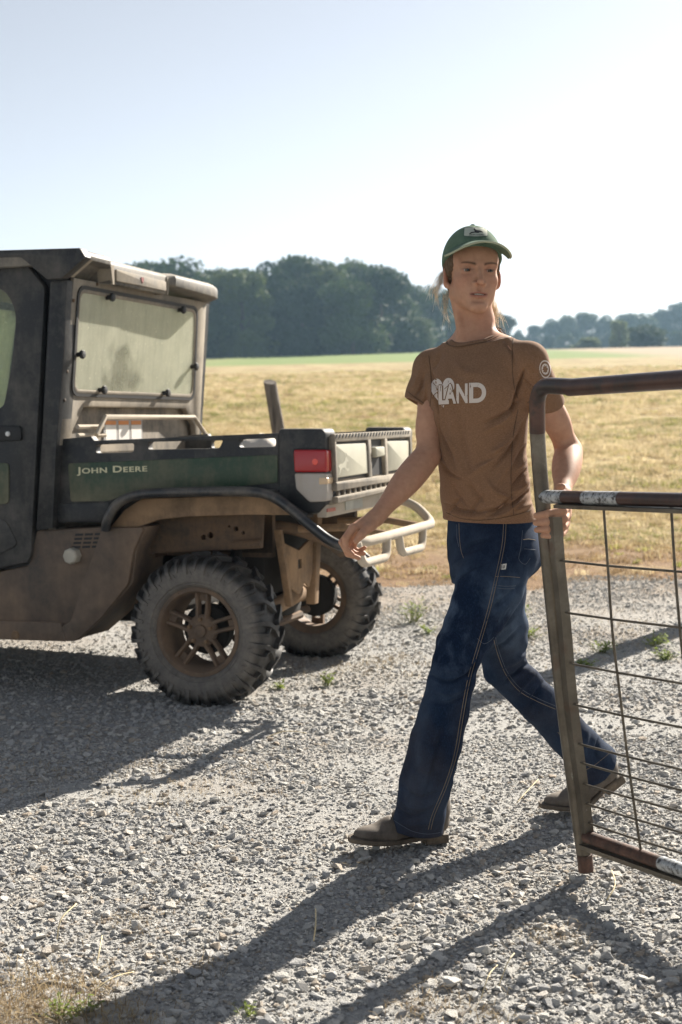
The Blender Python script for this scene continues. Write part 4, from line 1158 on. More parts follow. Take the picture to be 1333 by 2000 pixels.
# ------------------------------------------------------------------ gate
t = NT('worn_gate_steel')
n1 = t.noise(7, 6, 0.7); n2 = t.noise(38, 5, 0.7, stretch=(1, 1, 0.35)); n3 = t.noise(14, 3, 0.6)
base = t.ramp(n1, [(0.3, (0.060, 0.050, 0.038, 1)), (0.55, (0.13, 0.112, 0.086, 1)), (0.75, (0.24, 0.215, 0.175, 1))])
rust = t.ramp(n2, [(0.3, (0.05, 0.026, 0.017, 1)), (0.7, (0.10, 0.05, 0.03, 1))])
col = t.mix(t.ramp(n3, [(0.58, 0.0), (0.70, 0.55)]), base, rust)
col = t.mix(t.ramp(n2, [(0.66, 0.0), (0.72, 0.7)]), col, (0.34, 0.33, 0.29, 1))
t.set(Base_Color=col, Roughness=t.math('MULTIPLY_ADD', n1, 0.3, 0.25), Metallic=0.55)
t.bump(n2, 0.12, 0.003)
M_GPOST = t.m
t = NT('rusted_gate_pipe')
n1 = t.noise(5, 6, 0.7, stretch=(1, 1, 1)); n2 = t.noise(45, 5, 0.7); n3 = t.noise(11, 5, 0.75)
rust = t.ramp(n1, [(0.3, (0.035, 0.020, 0.017, 1)), (0.6, (0.085, 0.045, 0.035, 1)), (0.8, (0.13, 0.075, 0.055, 1))])
col = t.mix(t.ramp(n3, [(0.52, 0.0), (0.62, 0.8)]), rust, (0.035, 0.032, 0.03, 1))
t.set(Base_Color=col, Roughness=t.math('MULTIPLY_ADD', n2, 0.3, 0.22), Metallic=0.45)
t.bump(n2, 0.15, 0.003)
M_GPIPE = t.m
t = NT('galvanised_patch')
n2 = t.noise(60, 5, 0.75)
col = t.ramp(n2, [(0.40, (0.05, 0.045, 0.042, 1)), (0.5, (0.36, 0.37, 0.37, 1)), (0.7, (0.56, 0.57, 0.56, 1))])
t.set(Base_Color=col, Roughness=0.45, Metallic=0.35)
M_GALV = t.m
M_WIRE = simple('gate_wire_steel', (0.095, 0.078, 0.055), 0.5, metal=0.4, var=0.45, scale=25)
M_RUST = simple('bare_rust', (0.075, 0.036, 0.023), 0.7, var=0.7, scale=30, bump=0.3, bscale=200)

# the gate's own plane: g runs along the rails towards the hinge, w up the latch post
g_ = Vector((0.42, -0.905, 0.055)).normalized(); w_ = Vector((-0.112, -0.03, 1)).normalized()
GN = g_.cross(w_).normalized(); GO = Vector((0.622, 3.62, 0.04))
def gp(u, v, off=0.0):
    """point of the gate plane, off metres towards the viewer's side"""
    d = _f + CR * ((u - 666.5) / 2777.8) - CU * ((v - 1000) / 2777.8)
    c = Vector((0, 0, CAM_H))
    s = (GO - c).dot(GN) / d.dot(GN)
    return c + d * s - GN * off
if GN.y > 0: pass
NS = -1 if (GN.y < 0) else 1     # make +off point to the camera
GATE = empty('farm_gate', GO)
tag(GATE, 'worn steel farm gate with wire mesh panel held by the walking woman', 'gate')
GATE.rotation_euler = (0, 0, 0)
def gpart(mb, name, mat, smooth=60, par=None, bevel=0):
    mb.v = [tuple(Vector(v) - GO) for v in mb.v]
    return mb.build(name, mat, par or GATE, smooth=smooth, bevel=bevel)
def run(a, b, ext=0.0):
    d = (b - a).normalized(); return [a, b + d * ext]
# latch post: one pipe from foot to the bend, then over into the top rail
pl = [(1145, 1702), (1137, 1640), (1104, 1400), (1082, 1200), (1072, 1100), (1062, 1000), (1055, 920), (1050, 845)]
post = [gp(*p) for p in pl]
gpart(MB().tube(catmull(post, 4), 0.0195, 16), 'latch_post', M_GPOST)
gpart(MB().tube(run(gp(1145, 1700), gp(1142, 1668)), 0.0203, 16), 'rusty_foot', M_RUST)
b1, b2, b3 = gp(1050, 845), gp(1050, 757), gp(1118, 757)
rail_end = gp(1333, 741)
elbow = [b1 + (b2 - b1) * (i / 6) for i in range(3)]
elbow = bend([b1, gp(1049, 752), gp(1130, 756)], 0.11, 9)
gpart(MB().tube(elbow, 0.0202, 16), 'gate_elbow', M_GPIPE)
a, b = gp(1112, 756.8), rail_end
gpart(MB().tube(run(a, b, 1.9), 0.0212, 16), 'top_rail', M_GPIPE)
# channel on the hinge side of the post
cl = [(1093, 1010), (1099, 1100), (1109, 1200), (1124, 1370), (1148, 1560), (1157, 1640)]
cp = catmull([gp(u - 8, v, 0) for u, v in cl], 3)
mb = MB(); vs = []
for p in cp:
    for (dn, dg) in ((-0.0125, -0.012), (0.0105, -0.012), (0.0105, 0.012), (-0.0125, 0.012)):
        vs.append(p + Vector((dn, 0, 0)) + g_ * dg)
m = len(cp)
mb.add(vs, [(i * 4 + k, i * 4 + (k + 1) % 4, i * 4 + 4 + (k + 1) % 4, i * 4 + 4 + k) for i in range(m - 1) for k in range(4)] + [(0, 1, 2, 3), tuple(4 * m - 1 - k for k in range(4))])
gpart(mb, 'post_channel', M_GPOST, 30)
# middle rail
a, b = gp(1060, 970), gp(1333, 977)
gpart(MB().tube(run(a + (b - a) * 0.60, b, 1.9), 0.0165, 14), 'middle_rail', M_GPIPE)
gpart(MB().tube([a + (b - a) * 0.0, a + (b - a) * 0.18], 0.0172, 14), 'bare_rail_sleeve', M_GALV)
gpart(MB().tube([a + (b - a) * 0.18, a + (b - a) * 0.34], 0.0166, 14), 'middle_rail', M_GPIPE)
gpart(MB().tube([a + (b - a) * 0.34, a + (b - a) * 0.60], 0.0170, 14), 'bare_rail_sleeve', M_GALV)
def channel(a, b, ext, hw, t0, dz):
    d = (b - a).normalized(); e = b + d * ext; mb = MB(); vs = []
    for p in (a, e):
        for (dn, dw) in ((-hw, dz), (hw, dz), (hw, dz - t0), (-hw, dz - t0)):
            vs.append(p + GN * dn + w_ * dw)
    return mb.add(vs, [(0, 1, 5, 4), (1, 2, 6, 5), (2, 3, 7, 6), (3, 0, 4, 7), (0, 3, 2, 1), (4, 5, 6, 7)])
gpart(channel(gp(1092, 970), b, 1.9, 0.019, 0.009, -0.0175), 'rail_channel', M_GPOST, 30)
# bottom rail
a, b = gp(1146, 1634), gp(1333, 1700)
gpart(MB().tube(run(a, b, 1.9), 0.0165, 14), 'bottom_rail', M_RUST)
gpart(MB().tube([a + (b - a) * 0.80, b + (b - a).normalized() * 0.25], 0.0171, 14), 'bare_rail_sleeve', M_GALV)
gpart(channel(gp(1140, 1634), b, 1.9, 0.019, 0.012, -0.016), 'rail_channel', M_GPOST, 30)
# mesh of wires
for (l, r_) in (((1074, 1093), (1333, 1117)), ((1081, 1193), (1333, 1226)), ((1091, 1291.5), (1333, 1335)), ((1099, 1371), (1333, 1421)), ((1112, 1448), (1333, 1503.5)), ((1117.6, 1485), (1333, 1544)), ((1122, 1526), (1333, 1586)), ((1127, 1564), (1333, 1626.6)), ((1133, 1602), (1333, 1667))):
    p, q = gp(*l), gp(*r_)
    mid = (p + q) * 0.5 - w_ * 0.002
    gpart(MB().tube([p, mid] + run(q, q + (q - p).normalized() * 0.01, 1.9), 0.0031, 8), 'wire', M_WIRE)
gpart(MB().tube(catmull([gp(1179, 985), gp(1188, 1110), gp(1197, 1237), gp(1213, 1370), gp(1229, 1500), gp(1246, 1620), gp(1258, 1700)], 4), 0.0033, 8), 'wire', M_WIRE)
gpart(MB().tube(catmull([gp(1311.5, 990), gp(1318, 1100), gp(1327, 1212), gp(1335, 1290), gp(1350, 1400), gp(1372, 1550), gp(1400, 1725)], 4), 0.0033, 8), 'wire', M_WIRE)
# ------------------------------------------------------------------ implicit modelling for the figure
F32 = np.float32
class SDF:
    """ordered list of shapes; meshed with sparse surface nets into one continuous skin"""
    def __init__(s): s.ops = []
    def _add(s, kind, fn, lo, hi, k):
        s.ops.append((kind, fn, np.asarray(lo, float) - k - 0.035, np.asarray(hi, float) + k + 0.035, k)); return s
    def rcone(s, a, b, ra, rb, k=0.01, kind='u'):
        a = np.array(a, float); b = np.array(b, float); ab = b - a; L2 = max(ab @ ab, 1e-12); m = max(ra, rb)
        a3 = a.astype(F32); ab3 = ab.astype(F32)
        def fn(P):
            t = np.clip(((P - a3) @ ab3) / F32(L2), 0, 1)
            q = P - a3 - t[..., None] * ab3
            return np.sqrt((q * q).sum(-1)) - (ra + (rb - ra) * t)
        return s._add(kind, fn, np.minimum(a, b) - m, np.maximum(a, b) + m, k)
    def chain(s, pts, rs, k=0.01, kind='u'):
        for i in range(len(pts) - 1):
            s.rcone(pts[i], pts[i + 1], rs[i], rs[i + 1], k, kind)
        return s
    def ell(s, c, r, k=0.01, kind='u', M=None):
        """ellipsoid; M: 3x3 whose rows are the local axes"""
        c = np.array(c, float); r = np.array(r, float); M = np.eye(3) if M is None else np.asarray(M, float)
        c3, r3, M3 = c.astype(F32), r.astype(F32), M.astype(F32)
        def fn(P):
            q = (P - c3) @ M3.T
            k0 = np.sqrt(((q / r3) ** 2).sum(-1)); k1 = np.sqrt(((q / (r3 * r3)) ** 2).sum(-1))
            return k0 * (k0 - 1) / np.maximum(k1, 1e-6)
        e = np.sqrt(((M.T * r) ** 2).sum(1))
        return s._add(kind, fn, c - e, c + e, k)
    def loft(s, st, k=0.01, kind='u', n=2.0):
        """stack of ellipses: (z, cx, cy, yaw, half width, half depth)"""
        st = sorted(st); A = np.array(st, float)
        zz = np.linspace(A[0, 0], A[-1, 0], 80)
        from_ = [np.interp(zz, A[:, 0], A[:, i]) for i in range(1, 6)]
        ker = np.ones(9) / 9
        tab = [np.convolve(np.pad(f, 4, 'edge'), ker, 'valid') for f in from_]
        z0, z1 = A[0, 0], A[-1, 0]
        def fn(P):
            z = P[..., 2]
            cx, cy_, yw, a, b = [np.interp(z, zz, f).astype(F32) for f in tab]
            x, y = P[..., 0] - cx, P[..., 1] - cy_
            c, sn = np.cos(yw), np.sin(yw)
            u, v = x * c - y * sn, x * sn + y * c     # u along the person's left, v backwards
            k0 = np.sqrt((u / a) ** 2 + (v / b) ** 2); k1 = np.sqrt((u / (a * a)) ** 2 + (v / (b * b)) ** 2)
            d = k0 * (k0 - 1) / np.maximum(k1, 1e-6)
            return np.maximum(d, np.maximum(z0 - z, z - z1))
        m = max(A[:, 4].max(), A[:, 5].max())
        return s._add(kind, fn, (A[:, 1].min() - m, A[:, 2].min() - m, z0), (A[:, 1].max() + m, A[:, 2].max() + m, z1), k)
    def func(s, fn, lo, hi, k=0.005, kind='u'):
        return s._add(kind, fn, lo, hi, k)
    def eval(s, P, lo, hi):
        d = np.full(P.shape[:-1], 0.5, F32)
        for kind, fn, l, h, k in s.ops:
            if kind in 'us' and (np.any(l > hi) or np.any(h < lo)):
                continue
            e = fn(P).astype(F32)
            if kind == 'u':
                q = np.maximum(k - np.abs(d - e), 0)
                d = np.minimum(d, e) - q * q / (4 * k)
            elif kind == 's':
                e = -e; q = np.maximum(k - np.abs(d - e), 0)
                d = np.maximum(d, e) + q * q / (4 * k)
            elif kind == 'i':
                q = np.maximum(k - np.abs(d - e), 0)
                d = np.maximum(d, e) + q * q / (4 * k)
            elif kind == 'd':
                d = d + e
        return d
    def mesh(s, vox, T=28):
        us = [(l, h) for kd, f, l, h, k in s.ops if kd == 'u']
        lo = np.min([l for l, h in us], 0) - 3 * vox; hi = np.max([h for l, h in us], 0) + 3 * vox
        nt = np.ceil((hi - lo) / (vox * T)).astype(int)
        ids = []; pos = []; quads = []
        B = (nt * T + 4).astype(np.int64)
        key = lambda i, j, k: (i * B[1] + j) * B[2] + k
        ar = np.arange(-1, T + 2)
        for ti in range(nt[0]):
            for tj in range(nt[1]):
                for tk in range(nt[2]):
                    b = np.array([ti, tj, tk]) * T
                    l = lo + (b - 1) * vox; h = lo + (b + T + 1) * vox
                    if not any(np.all(ul <= h) and np.all(uh >= l) for ul, uh in us):
                        continue
                    g = np.linspace(0, 1, 5)
                    C = np.stack(np.meshgrid(*[l[a] + (h[a] - l[a]) * g for a in range(3)], indexing='ij'), -1).astype(F32)
                    dc = s.eval(C, l, h); rad = vox * T * 0.25 * 1.3 + 0.004
                    if dc.min() > rad or dc.max() < -rad:
                        continue
                    P = np.stack(np.meshgrid(*[(lo[a] + (b[a] + ar) * vox) for a in range(3)], indexing='ij'), -1).astype(F32)
                    D = s.eval(P, l, h)
                    S = D < 0
                    n = T + 2                                   # cells -1..T
                    cnt = np.zeros((n, n, n), np.uint8)
                    for dx in (0, 1):
                        for dy in (0, 1):
                            for dz in (0, 1):
                                cnt += S[dx:dx + n, dy:dy + n, dz:dz + n]
                    act = (cnt > 0) & (cnt < 8)
                    if not act.any():
                        continue
                    acc = np.zeros((n, n, n, 3), F32); num = np.zeros((n, n, n), F32)
                    cor = [(dx, dy, dz) for dx in (0, 1) for dy in (0, 1) for dz in (0, 1)]
                    sl = lambda A, c: A[c[0]:c[0] + n, c[1]:c[1] + n, c[2]:c[2] + n]
                    for c0 in cor:
                        for ax in range(3):
                            if c0[ax] == 0:
                                c1 = list(c0); c1[ax] = 1
                                d0, d1 = sl(D, c0), sl(D, c1)
                                cr = (d0 < 0) != (d1 < 0)
                                t = np.where(cr, d0 / np.where(cr, d0 - d1, 1), 0)
                                for a2 in range(3):
                                    acc[..., a2] += np.where(cr, c0[a2] + (t if a2 == ax else 0), 0)
                                num += cr
                    I = np.argwhere(act)
                    p = acc[act] / num[act][:, None]
                    gi = I + b - 1
                    ids.append(key(gi[:, 0] + 1, gi[:, 1] + 1, gi[:, 2] + 1)); pos.append(lo + (gi + p) * vox)
                    for ax in range(3):
                        a1, a2 = (ax + 1) % 3, (ax + 2) % 3
                        o = [slice(1, T + 1)] * 3; o1 = list(o); o1[ax] = slice(2, T + 2)
                        s0, s1 = S[tuple(o)], S[tuple(o1)]
                        E = np.argwhere(s0 != s1)
                        if not len(E): continue
                        fl = s0[tuple(E.T)]
                        g0 = E + b
                        def cell(q1, q2):
                            c = g0.copy(); c[:, a1] += q1; c[:, a2] += q2
                            return key(c[:, 0] + 1, c[:, 1] + 1, c[:, 2] + 1)
                        q = np.stack([cell(-1, -1), cell(0, -1), cell(0, 0), cell(-1, 0)], 1)
                        q[~fl] = q[~fl][:, ::-1]
                        quads.append(q)
        ids = np.concatenate(ids); pos = np.concatenate(pos); quads = np.concatenate(quads)
        u, fi = np.unique(ids, return_index=True)
        V = pos[fi]; Q = np.searchsorted(u, quads)
        return V, Q

def nets(name, sdf, vox, mat, parent=None, smooth_it=1, disp=None):
    V, Q = sdf.mesh(vox)
    for _ in range(smooth_it):       # light relaxation that keeps the volume
        for lam in (0.5, -0.45):
            acc = np.zeros_like(V); n = np.zeros(len(V))
            for a, b in ((0, 1), (1, 2), (2, 3), (3, 0)):
                for i, j in ((a, b), (b, a)):
                    for c in range(3):
                        acc[:, c] += np.bincount(Q[:, i], V[Q[:, j], c], len(V))
                    n += np.bincount(Q[:, i], minlength=len(V))
            V = V + lam * (acc / np.maximum(n, 1)[:, None] - V)
    lab = np.arange(len(V)); E_ = np.concatenate([Q[:, [0, 1]], Q[:, [1, 2]], Q[:, [2, 3]], Q[:, [3, 0]]])
    for _ in range(200):
        m_ = np.minimum(lab[E_[:, 0]], lab[E_[:, 1]]); nl = lab.copy()
        np.minimum.at(nl, E_[:, 0], m_); np.minimum.at(nl, E_[:, 1], m_); nl = nl[nl]; nl = nl[nl]
        if (nl == lab).all(): break
        lab = nl
    big = np.bincount(lab, minlength=len(V))[lab] > 300
    if not big.all():
        ix = np.cumsum(big) - 1; Q = ix[Q[big[Q].all(1)]]; V = V[big]
    if disp is not None:
        V = disp(V)
    me = bpy.data.meshes.new(name)
    me.vertices.add(len(V)); me.vertices.foreach_set('co', V.astype(F32).ravel())
    me.loops.add(Q.size); me.loops.foreach_set('vertex_index', Q.astype(np.int32).ravel())
    me.polygons.add(len(Q)); me.polygons.foreach_set('loop_start', np.arange(0, Q.size, 4, dtype=np.int32))
    me.update(calc_edges=True); me.validate()
    return link(name, me, mat, parent, 180), V

def project(V):
    D = V - np.array([0, 0, CAM_H]); f = V3(_f); r = V3(CR); u = V3(CU)
    z = D @ f
    return np.stack([666.5 + 2777.8 * (D @ r) / z, 1000 - 2777.8 * (D @ u) / z], 1)
def crease(o, lines, gain=1.0):
    """press folds into cloth: each line is (picture polyline, depth in mm (+ raised, - pressed in), half width in pixels)"""
    me = o.data
    V = np.empty(len(me.vertices) * 3, F32); me.vertices.foreach_get('co', V); V = V.reshape(-1, 3).astype(float)
    N = vnormals(me).astype(float); P = project(V)
    view = V - np.array([0, 0, CAM_H]); view /= np.linalg.norm(view, axis=1)[:, None]
    face = np.clip(-(N * view).sum(1) * 2.0 + 0.3, 0, 1)
    tot = np.zeros(len(V))
    for pix, mm, w in lines:
        pl_ = np.array([(p.x, p.y) for p in catmull([(a, b, 0) for a, b in pix], 6)])
        seg = pl_[1:] - pl_[:-1]; L = np.linalg.norm(seg, axis=1); cum = np.concatenate([[0], np.cumsum(L)])
        best = np.full(len(V), 1e9); tt = np.zeros(len(V))
        lo, hi = pl_.min(0) - 3 * w, pl_.max(0) + 3 * w
        k = np.where((P > lo).all(1) & (P < hi).all(1))[0]
        for i in range(len(seg)):
            d = P[k] - pl_[i]; t = np.clip((d @ seg[i]) / max(L[i] ** 2, 1e-9), 0, 1)
            q = np.linalg.norm(d - t[:, None] * seg[i], axis=1)
            m = q < best[k]; best[k[m]] = q[m]; tt[k[m]] = (cum[i] + t[m] * L[i]) / cum[-1]
        taper = np.sqrt(np.clip(np.sin(np.clip(tt, 0.02, 0.98) * math.pi), 0, 1))
        tot += gain * mm * 0.001 * np.exp(-(best / w) ** 2) * taper
    V = V + N * (tot * face)[:, None]
    me.vertices.foreach_set('co', V.astype(F32).ravel()); me.update()

def vnormals(me):
    n = np.empty(len(me.vertices) * 3, F32); me.vertices.foreach_get('normal', n)
    return n.reshape(-1, 3)

def V3(p): return np.array([p[0], p[1], p[2]], float)
def W(u, v, Y): return V3(yplane(u, v, Y))

# ------------------------------------------------------------------ person
PERSON = None
# joints in metres
L_SH, R_SH = W(1032, 706, 3.82), W(846, 722, 4.02)
L_EL, L_WR = W(1112, 880, 3.92), W(1098, 965, 3.715)
R_EL, R_WR = W(836, 890, 3.92), W(736, 1010, 3.78)
L_HIP, R_HIP = W(986, 1062, 3.90), W(950, 1062, 4.00)
L_KN, L_AN = W(886, 1310, 3.80), W(826, 1600, 3.90)
R_KN, R_AN = W(985, 1302, 4.06), W(1172, 1500, 4.22)
CH = (L_SH - R_SH); CH /= np.linalg.norm(CH)                       # chest: towards her left
CF = np.cross(CH, (0, 0, 1)); CF = -CF / np.linalg.norm(CF)
if CF[1] > 0: CF = -CF                                              # chest: forwards
YAWC = math.atan2(-CH[1], CH[0])

# head frame: x her left, y forwards, z up
HO = W(923, 530.5, 3.945)
psi = R(7.5); tiltr = R(2.0)
HY = np.array([math.sin(psi), -math.cos(psi), 0.0]); HZ = np.array([math.sin(tiltr), 0.02, 1.0]); HZ -= HY * (HZ @ HY); HZ /= np.linalg.norm(HZ)
HX = np.cross(HZ, HY)
HM = np.stack([HX, HY, HZ])                                         # rows: local axes
def H(x, y, z): return HO + x * HX + y * HY + z * HZ

def torso_st(grow=0.0):
    S = [(1030, 957, 3.955, 50, 0.142, 0.108), (980, 950, 3.95, 49, 0.136, 0.104), (913, 943, 3.94, 46, 0.130, 0.100), (866, 939, 3.94, 43, 0.134, 0.100), (802, 933, 3.935, 41, 0.150, 0.108), (750, 932, 3.93, 40, 0.160, 0.108), (715, 934, 3.935, 40, 0.152, 0.092), (690, 935, 3.94, 40, 0.125, 0.075), (672, 934, 3.945, 40, 0.085, 0.062)]
    out = []
    for v, u, Y, yw, a, b in S:
        p = W(u, v, Y); out.append((p[2], p[0], p[1], R(yw), a + grow, b + grow))
    return out

body = SDF()
# hidden trunk and legs keep the body in one piece
body.loft(torso_st(-0.016), 0.02)
body.rcone(W(957, 1000, 3.955), W(966, 1062, 3.955), 0.09, 0.085, 0.03)
body.chain([L_HIP, L_KN, L_AN], [0.058, 0.030, 0.026], 0.02).chain([R_HIP, R_KN, R_AN], [0.056, 0.030, 0.026], 0.02)
# shoulders and arms
body.rcone(W(925, 690, 3.95), L_SH, 0.05, 0.042, 0.03).rcone(W(918, 695, 3.96), R_SH, 0.05, 0.042, 0.03)
def arm(S, E, Wr, sgn, outd):
    m = S + (E - S) * 0.45; e = E - S; e /= np.linalg.norm(e)
    body.chain([S, m, E], [0.040, 0.0360, 0.0310], 0.005)
    body.ell(S + (E - S) * 0.62 + outd * 0.004, (0.032, 0.032, 0.06), 0.02, M=np.stack([np.cross(e, outd), outd, e]))
    f = Wr - E
    fl = np.linalg.norm(f); fd = f / fl; sd_ = np.cross(fd, outd); sd_ /= np.linalg.norm(sd_)
    body.rcone(E, Wr, 0.0325, 0.0228, 0.005)
    body.ell(E + f * 0.30, (0.0355, 0.0355, fl * 0.42), 0.03, M=np.stack([sd_, np.cross(fd, sd_), fd]))
arm(L_SH, L_EL, L_WR, 1, np.array([0.3, -0.95, 0])); arm(R_SH, R_EL, R_WR, -1, np.array([0.2, -0.98, 0]))
body.ell(L_EL + np.array([0.012, 0.016, -0.006]), (0.016, 0.016, 0.018), 0.02)
# neck
body.chain([H(0, -0.012, -0.055), W(934, 625, 3.965), W(925, 675, 3.965)], [0.0440, 0.0425, 0.053], 0.016)
body.rcone(W(930, 655, 3.965), W(1000, 685, 3.89), 0.036, 0.026, 0.035).rcone(W(922, 660, 3.975), W(872, 702, 4.01), 0.036, 0.026, 0.035)   # trapezius
body.rcone(H(0.047, -0.012, -0.070), W(914, 682, 3.912), 0.011, 0.008, 0.022)      # neck tendons
body.rcone(H(-0.047, -0.012, -0.070), W(906, 680, 3.922), 0.011, 0.008, 0.022)
body.rcone(W(916, 686, 3.905), W(980, 680, 3.895), 0.007, 0.006, 0.016).rcone(W(903, 686, 3.915), W(872, 695, 3.97), 0.007, 0.006, 0.016)  # collar bones
# head
def hell(c, r, k, kind='u', M=None): body.ell(H(*c), r, k, kind, HM if M is None else M @ HM)
def hrc(a, b, ra, rb, k, kind='u'): body.rcone(H(*a), H(*b), ra, rb, k, kind)
hell((0, -0.014, 0.032), (0.0690, 0.092, 0.076), 0.02)
hell((0, 0.030, -0.030), (0.0515, 0.057, 0.073), 0.035)
hell((0, 0.046, 0.030), (0.052, 0.038, 0.040), 0.03)                 # forehead
for s in (-1, 1):
    hrc((s * 0.0445, 0.004, -0.052), (s * 0.012, 0.069, -0.099), 0.0140, 0.0120, 0.026)    # jaw
    hell((s * 0.0395, 0.055, -0.028), (0.016, 0.017, 0.013), 0.026); hell((s * 0.030, 0.046, -0.058), (0.015, 0.020, 0.022), 0.03)    # cheekbone
    hrc((s * 0.012, 0.0830, 0.0115), (s * 0.044, 0.069, 0.0120), 0.0085, 0.0075, 0.014)   # brow
hell((0, 0.074, -0.101), (0.019, 0.015, 0.013), 0.02)                # chin
hell((0, 0.070, -0.066), (0.026, 0.018, 0.022), 0.022)               # muzzle
for s in (-1, 1):
    hell((s * 0.031, 0.090, -0.0025), (0.018, 0.0185, 0.0105), 0.013, 's')   # socket
    hell((s * 0.0315, 0.0655, -0.002), (0.0150, 0.0148, 0.0135), 0.004)   # lids over the ball
    hrc((s * 0.0185, 0.0765, -0.0045), (s * 0.0455, 0.069, -0.006), 0.0028, 0.0020, 0.006)  # lower lid
for s in (-1, 1):
    hell((s * 0.0315, 0.084, -0.0042), (0.0142, 0.0120, 0.0034), 0.0020, 's')       # eye opening
hrc((0, 0.0835, 0.010), (0, 0.1060, -0.033), 0.0058, 0.0080, 0.009)    # nose bridge
hell((0, 0.1065, -0.0365), (0.0085, 0.0085, 0.0076), 0.006)            # tip
for s in (-1, 1):
    hell((s * 0.0122, 0.0915, -0.0395), (0.0068, 0.0085, 0.0062), 0.006)   # wings
    hell((s * 0.0062, 0.0975, -0.0458), (0.0036, 0.0046, 0.0030), 0.003, 's')  # nostrils
    hrc((0, 0.0885, -0.0625), (s * 0.0262, 0.0750, -0.0672), 0.0046, 0.0022, 0.006)  # upper lip
    hrc((0, 0.0870, -0.0745), (s * 0.0240, 0.0755, -0.0695), 0.0056, 0.0024, 0.006)  # lower lip
hell((0, 0.0905, -0.0685), (0.0200, 0.013, 0.0021), 0.0028, 's')       # parted mouth
hell((0, 0.0905, -0.0525), (0.0028, 0.0035, 0.0085), 0.006, 's')      # philtrum
hell((0, 0.087, -0.0845), (0.015, 0.0045, 0.0045), 0.010, 's')        # under the lip
for s in (-1, 1):
    Ra = np.array(Matrix.Rotation(s * R(28), 3, 'Z') @ Matrix.Rotation(R(-12), 3, 'X'))
    hell((s * 0.0725, -0.010, -0.018), (0.0075, 0.0170, 0.0285), 0.006, M=Ra)
    hell((s * 0.0800, -0.005, -0.016), (0.0040, 0.0085, 0.0150), 0.005, 's', M=Ra)
    hell((s * 0.0680, 0.001, -0.040), (0.0050, 0.0080, 0.0085), 0.005)
# hands
def finger(pts, rs, k=0.004): body.chain(pts, rs, k)
# right hand, relaxed, fingers hanging and curled
mc = [W(693, 1030, 3.742), W(689, 1032, 3.762), W(692, 1038, 3.782), W(699, 1046, 3.800)]
for i, m in enumerate(mc):
    body.rcone(R_WR + (m - R_WR) * 0.08, m, 0.0165, (0.0115, 0.0115, 0.0108, 0.0098)[i], 0.012)
finger([mc[0], W(675, 1051, 3.732), W(676, 1071, 3.737), W(689, 1083, 3.748)], [0.0110, 0.0092, 0.0080, 0.0064])
finger([mc[1], W(669, 1059, 3.760), W(680, 1082, 3.768), W(701, 1090, 3.776)], [0.0110, 0.0094, 0.0082, 0.0064])
finger([mc[2], W(677, 1067, 3.788), W(694, 1082, 3.796), W(711, 1081, 3.800)], [0.0104, 0.0088, 0.0078, 0.0062])
finger([mc[3], W(689, 1070, 3.808), W(701, 1077, 3.812), W(713, 1070, 3.812)], [0.0095, 0.0080, 0.0070, 0.0056])
body.chain([W(731, 1018, 3.765), W(718, 1032, 3.738), W(707, 1044, 3.724), W(696, 1057, 3.722)], [0.0150, 0.0122, 0.0100, 0.0078], 0.008)
body.ell(W(716, 1028, 3.765), (0.026, 0.022, 0.018), 0.012)
# left hand, closed round the latch post
PH = gp(1064, 1018); py0 = PH.y
ml = [W(1104, 992, py0 + 0.028), W(1106, 1006, py0 + 0.030), W(1105, 1021, py0 + 0.031), W(1102, 1035, py0 + 0.033)]
for i, m in enumerate(ml):
    body.rcone(L_WR, m, 0.0170, (0.0110, 0.0112, 0.0105, 0.0106)[i], 0.012)
fr_ = 0.0196 + 0.0095
for i, (vp, vd, vt, up_, ud, ut, rr) in enumerate(((998, 1003, 1007, 1100, 1072, 1048, 0.0105), (1013, 1018, 1021, 1102, 1072, 1047, 0.0106), (1029, 1033, 1035, 1100, 1072, 1049, 0.0100), (1044, 1047, 1046, 1096, 1080, 1061, 0.0090))):
    finger([ml[i], W(up_, vp, py0 - 0.020), W(ud, vd, py0 - fr_ - 0.003), W(ut, vt, py0 - 0.020)], [rr * 1.12, rr, rr * 0.93, rr * 0.76], 0.0035)
body.ell(W(1100, 1000, py0 + 0.050), (0.020, 0.030, 0.030), 0.012)
body.chain([W(1096, 968, py0 + 0.085), W(1090, 962, py0 + 0.055), W(1094, 953, py0 + 0.034), W(1099, 950, py0 + 0.020)], [0.0140, 0.0115, 0.0095, 0.0080], 0.008)

# skin
t = NT('skin')
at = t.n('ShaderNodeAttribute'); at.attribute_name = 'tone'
n1 = t.noise(70, 4, 0.6); n2 = t.noise(420, 3, 0.6)
n0 = t.noise(22, 4, 0.6)
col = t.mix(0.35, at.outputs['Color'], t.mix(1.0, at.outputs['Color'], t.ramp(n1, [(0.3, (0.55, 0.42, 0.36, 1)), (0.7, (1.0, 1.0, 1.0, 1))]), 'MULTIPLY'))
col = t.mix(t.ramp(n0, [(0.5, 0.0), (0.72, 0.22)]), col, (0.44, 0.17, 0.11, 1))
col = t.mix(t.ramp(n2, [(0.62, 0.0), (0.72, 0.3)]), col, (0.26, 0.13, 0.075, 1))
t.set(Base_Color=col, Roughness=0.62)
t.b.inputs['Specular IOR Level'].default_value = 0.28
t.b.inputs['Subsurface Weight'].default_value = 0.12
t.b.inputs['Subsurface Radius'].default_value = (0.012, 0.005, 0.003)
t.b.inputs['Subsurface Scale'].default_value = 0.7
t.bump(t.math('ADD', n2, t.math('MULTIPLY', n1, 0.6)), 0.10, 0.002)
M_SKIN = t.m
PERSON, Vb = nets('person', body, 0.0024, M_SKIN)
tag(PERSON, 'woman walking in brown t-shirt, dark jeans and green cap, one hand on the gate', 'person')
L = (Vb - HO) @ HM.T
tone = np.tile(np.array([0.49, 0.275, 0.175]), (len(Vb), 1))
